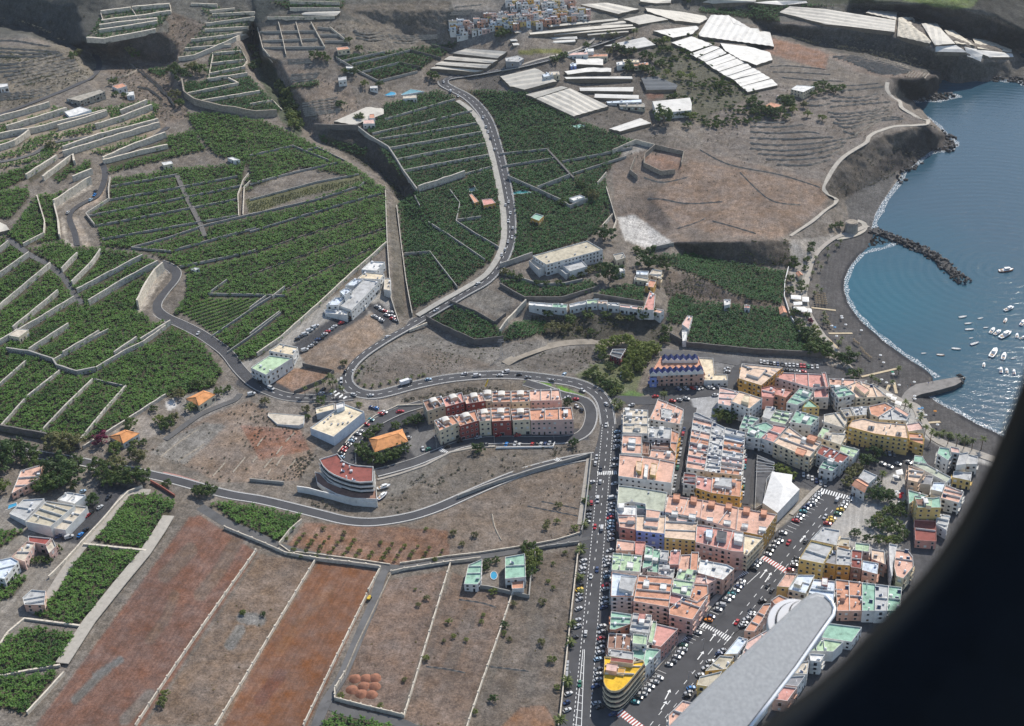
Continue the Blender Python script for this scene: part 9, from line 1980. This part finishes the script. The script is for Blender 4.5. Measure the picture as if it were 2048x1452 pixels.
q=planting(PP("362,625 417,592 535,597 430,668"),1.6,.1,ang=.62,row=3.6);scatter('banana_plants','young banana plants in straight rows beside the farm road','banana plants',q,'young',.7,1.0,7)
q=planting(PP("490,400 600,375 722,349 732,364 600,395 500,430"),1.8,.3);scatter('low_crop','low dull green crop in the curved central field','crop',q,'shrubg',.5,.9,8)
def shr(polys,step,keep,pr,a,b,name,label,cat,seed):
 q=np.concatenate([planting(PP(p),step,.5,keep=keep)for p in polys])
 if len(q):scatter(name,label,cat,q,pr,a,b,seed)
shr(["760,1000 880,930 990,900 1140,890 1175,905 1000,960 900,1000 780,1030","600,990 640,1000 700,1030 640,1020","640,900 600,960 560,960 600,890"],1.7,0.95,'shrub',0.35,1.15,'scrub','grey scrub on the stony slope below the loop road','scrub',1)
shr(["800,800 900,778 1050,772 1062,790 860,803 840,830"],1.6,0.95,'shrub',0.4,1.2,'scrub','grey scrub between highway and terraced houses','scrub',2)
shr(["820,1050 960,980 1180,920 1165,1075 900,1110 900,1060"],2.88,0.42,'shrub',0.22,0.81,'scrub','scattered scrub on the field beside the upper avenue','scrub',3)
shr(["300,900 420,830 500,800 640,880 600,960 440,965"],2.45,0.45,'shrub',0.28,0.99,'scrub','grey shrubs on the abandoned plot left of the hotel','scrub',4)
shr(["700,760 730,715 830,665 1000,690 1080,680 1340,690 1300,705 1150,745 900,745"],2.30,0.4,'shrubg',0.22,0.87,'scrub','green scrub in the ravine bed','scrub',5)
shr(["1060,632 1320,634 1340,690 1100,680 1060,665","630,260 735,264 836,388 800,400 760,350 690,310","1330,535 1420,560 1460,588 1560,612 1400,605 1330,600","1340,488 1580,480 1590,535 1480,530 1400,515"],1.87,0.7,'shrubg',0.33,1.12,'scrub','green scrub on the ravine banks','scrub',6)
shr(["1300,80 1400,60 1520,190 1560,240 1420,260 1330,200"],3.2,.7,'crown_shrub',.8,2.4,'scrub','green bushes on the slope between the greenhouses','scrub',7)
shr(["1420,230 1560,170 1780,190 1850,248 1745,262 1690,308 1640,360 1500,330 1400,300","890,140 1250,90 1420,120 1300,330 1000,200"],3.60,0.25,'shrub',0.33,0.9,'scrub','dry scrub of the headland terraces','scrub',8)
shr(["1735,280 1858,246 1880,262 1860,300 1790,350 1700,392 1662,405 1645,372 1690,312","1500,30 1560,52 1800,66 1870,106 1870,150 1790,120 1610,88 1540,68"],2.45,0.6,'shrub',0.39,1.24,'scrub','dark scrub on the sea cliffs','scrub',9)
shr(["200,110 330,130 380,230 330,260 250,210","-60,110 120,92 195,112 200,150 60,215 -60,235","330,20 420,50 360,125 330,130","-60,5 170,15 165,95 60,60 -60,55"],3.02,0.55,'shrub',0.39,1.24,'scrub','dry scrub on the upper left hills','scrub',10)
shr(["545,120 700,170 740,260 640,262 590,200","550,30 700,40 900,80 880,90 760,110 680,105 640,60"],3.24,0.5,'shrub',0.33,1.05,'scrub','dry scrub on the slopes below the hill village','scrub',11)
shr(["290,1452 520,1108 630,1125 450,1452","690,1360 775,1160 895,1140 800,1435","805,1440 905,1145 1030,1190 920,1470","925,1470 1025,1190 1050,1120 1160,1090 1120,1470"],5,.2,'straw',.25,.7,'dry_grass','dry grass tufts on the bottom plots','grass',12)
shr(["760,1035 850,1015 950,975 1060,935 1120,915 1125,922 1060,945 950,985 850,1025 770,1042","390,968 480,988 600,1010 700,1035 690,1040 560,1008 400,975"],1.8,.8,'straw',.5,1.1,'dry_grass','strip of dry yellow grass along the lower road','grass',13)
shr(["35,172 100,140 160,118 165,132 110,152 45,180","0,150 60,135 130,115 125,125 60,145 0,160","0,100 90,100 120,110 60,125 0,128"],2.6,.8,'shrubg',.5,1.3,'scrub','olive green strips on the hill at the upper left edge','scrub',21)
shr(["1300,400 1380,320 1640,370 1655,395 1600,450 1560,475 1440,470 1360,450"],4.32,0.25,'shrub',0.22,0.62,'scrub','thin scrub on the brown plateau','scrub',14)
shr(["760,1000 880,930 990,900 1140,890 1175,905 1000,960 900,1000 780,1030","740,720 830,690 920,710 1000,735 860,750","800,800 900,778 1050,772 860,803"],1.9,0.6,'stone',0.2,0.75,'field_stones','loose stones on the slope below the loop road and in the ravine','stones',15)
shr(["1235,435 1270,430 1345,485 1300,500 1250,480","1780,345 1745,366 1704,436 1744,455 1772,395 1797,358"],2.16,0.5,'stone',0.14,0.56,'field_stones','stones on the white spoil field and the shingle','stones',16)
shr(["820,1050 960,980 1180,920 1165,1075 900,1110","300,900 420,830 500,800 640,880 600,960 440,965"],2.88,0.3,'stone',0.08,0.31,'field_stones','small stones on the dry fields','stones',17)
build_terrain()
# HAZE: the air over the whole place
def build_haze():
 b=MB();b.prism([(-3600,-500),(3600,-500),(3600,5200),(-3600,5200)],-9.0,520.0,bottom=True)
 m=bpy.data.materials.new('haze_air');m.use_nodes=True;N=m.node_tree.nodes;N.remove(N['Principled BSDF'])
 v=N.new('ShaderNodeVolumePrincipled');v.inputs['Color'].default_value=(.80,.88,1.0,1);v.inputs['Density'].default_value=.000028;v.inputs['Anisotropy'].default_value=.2
 m.node_tree.links.new(v.outputs[0],N['Material Output'].inputs['Volume'])
 o=b.build('haze',m);o['kind']='stuff';tag(o,'thin bluish haze over the whole coast','haze')
build_haze()
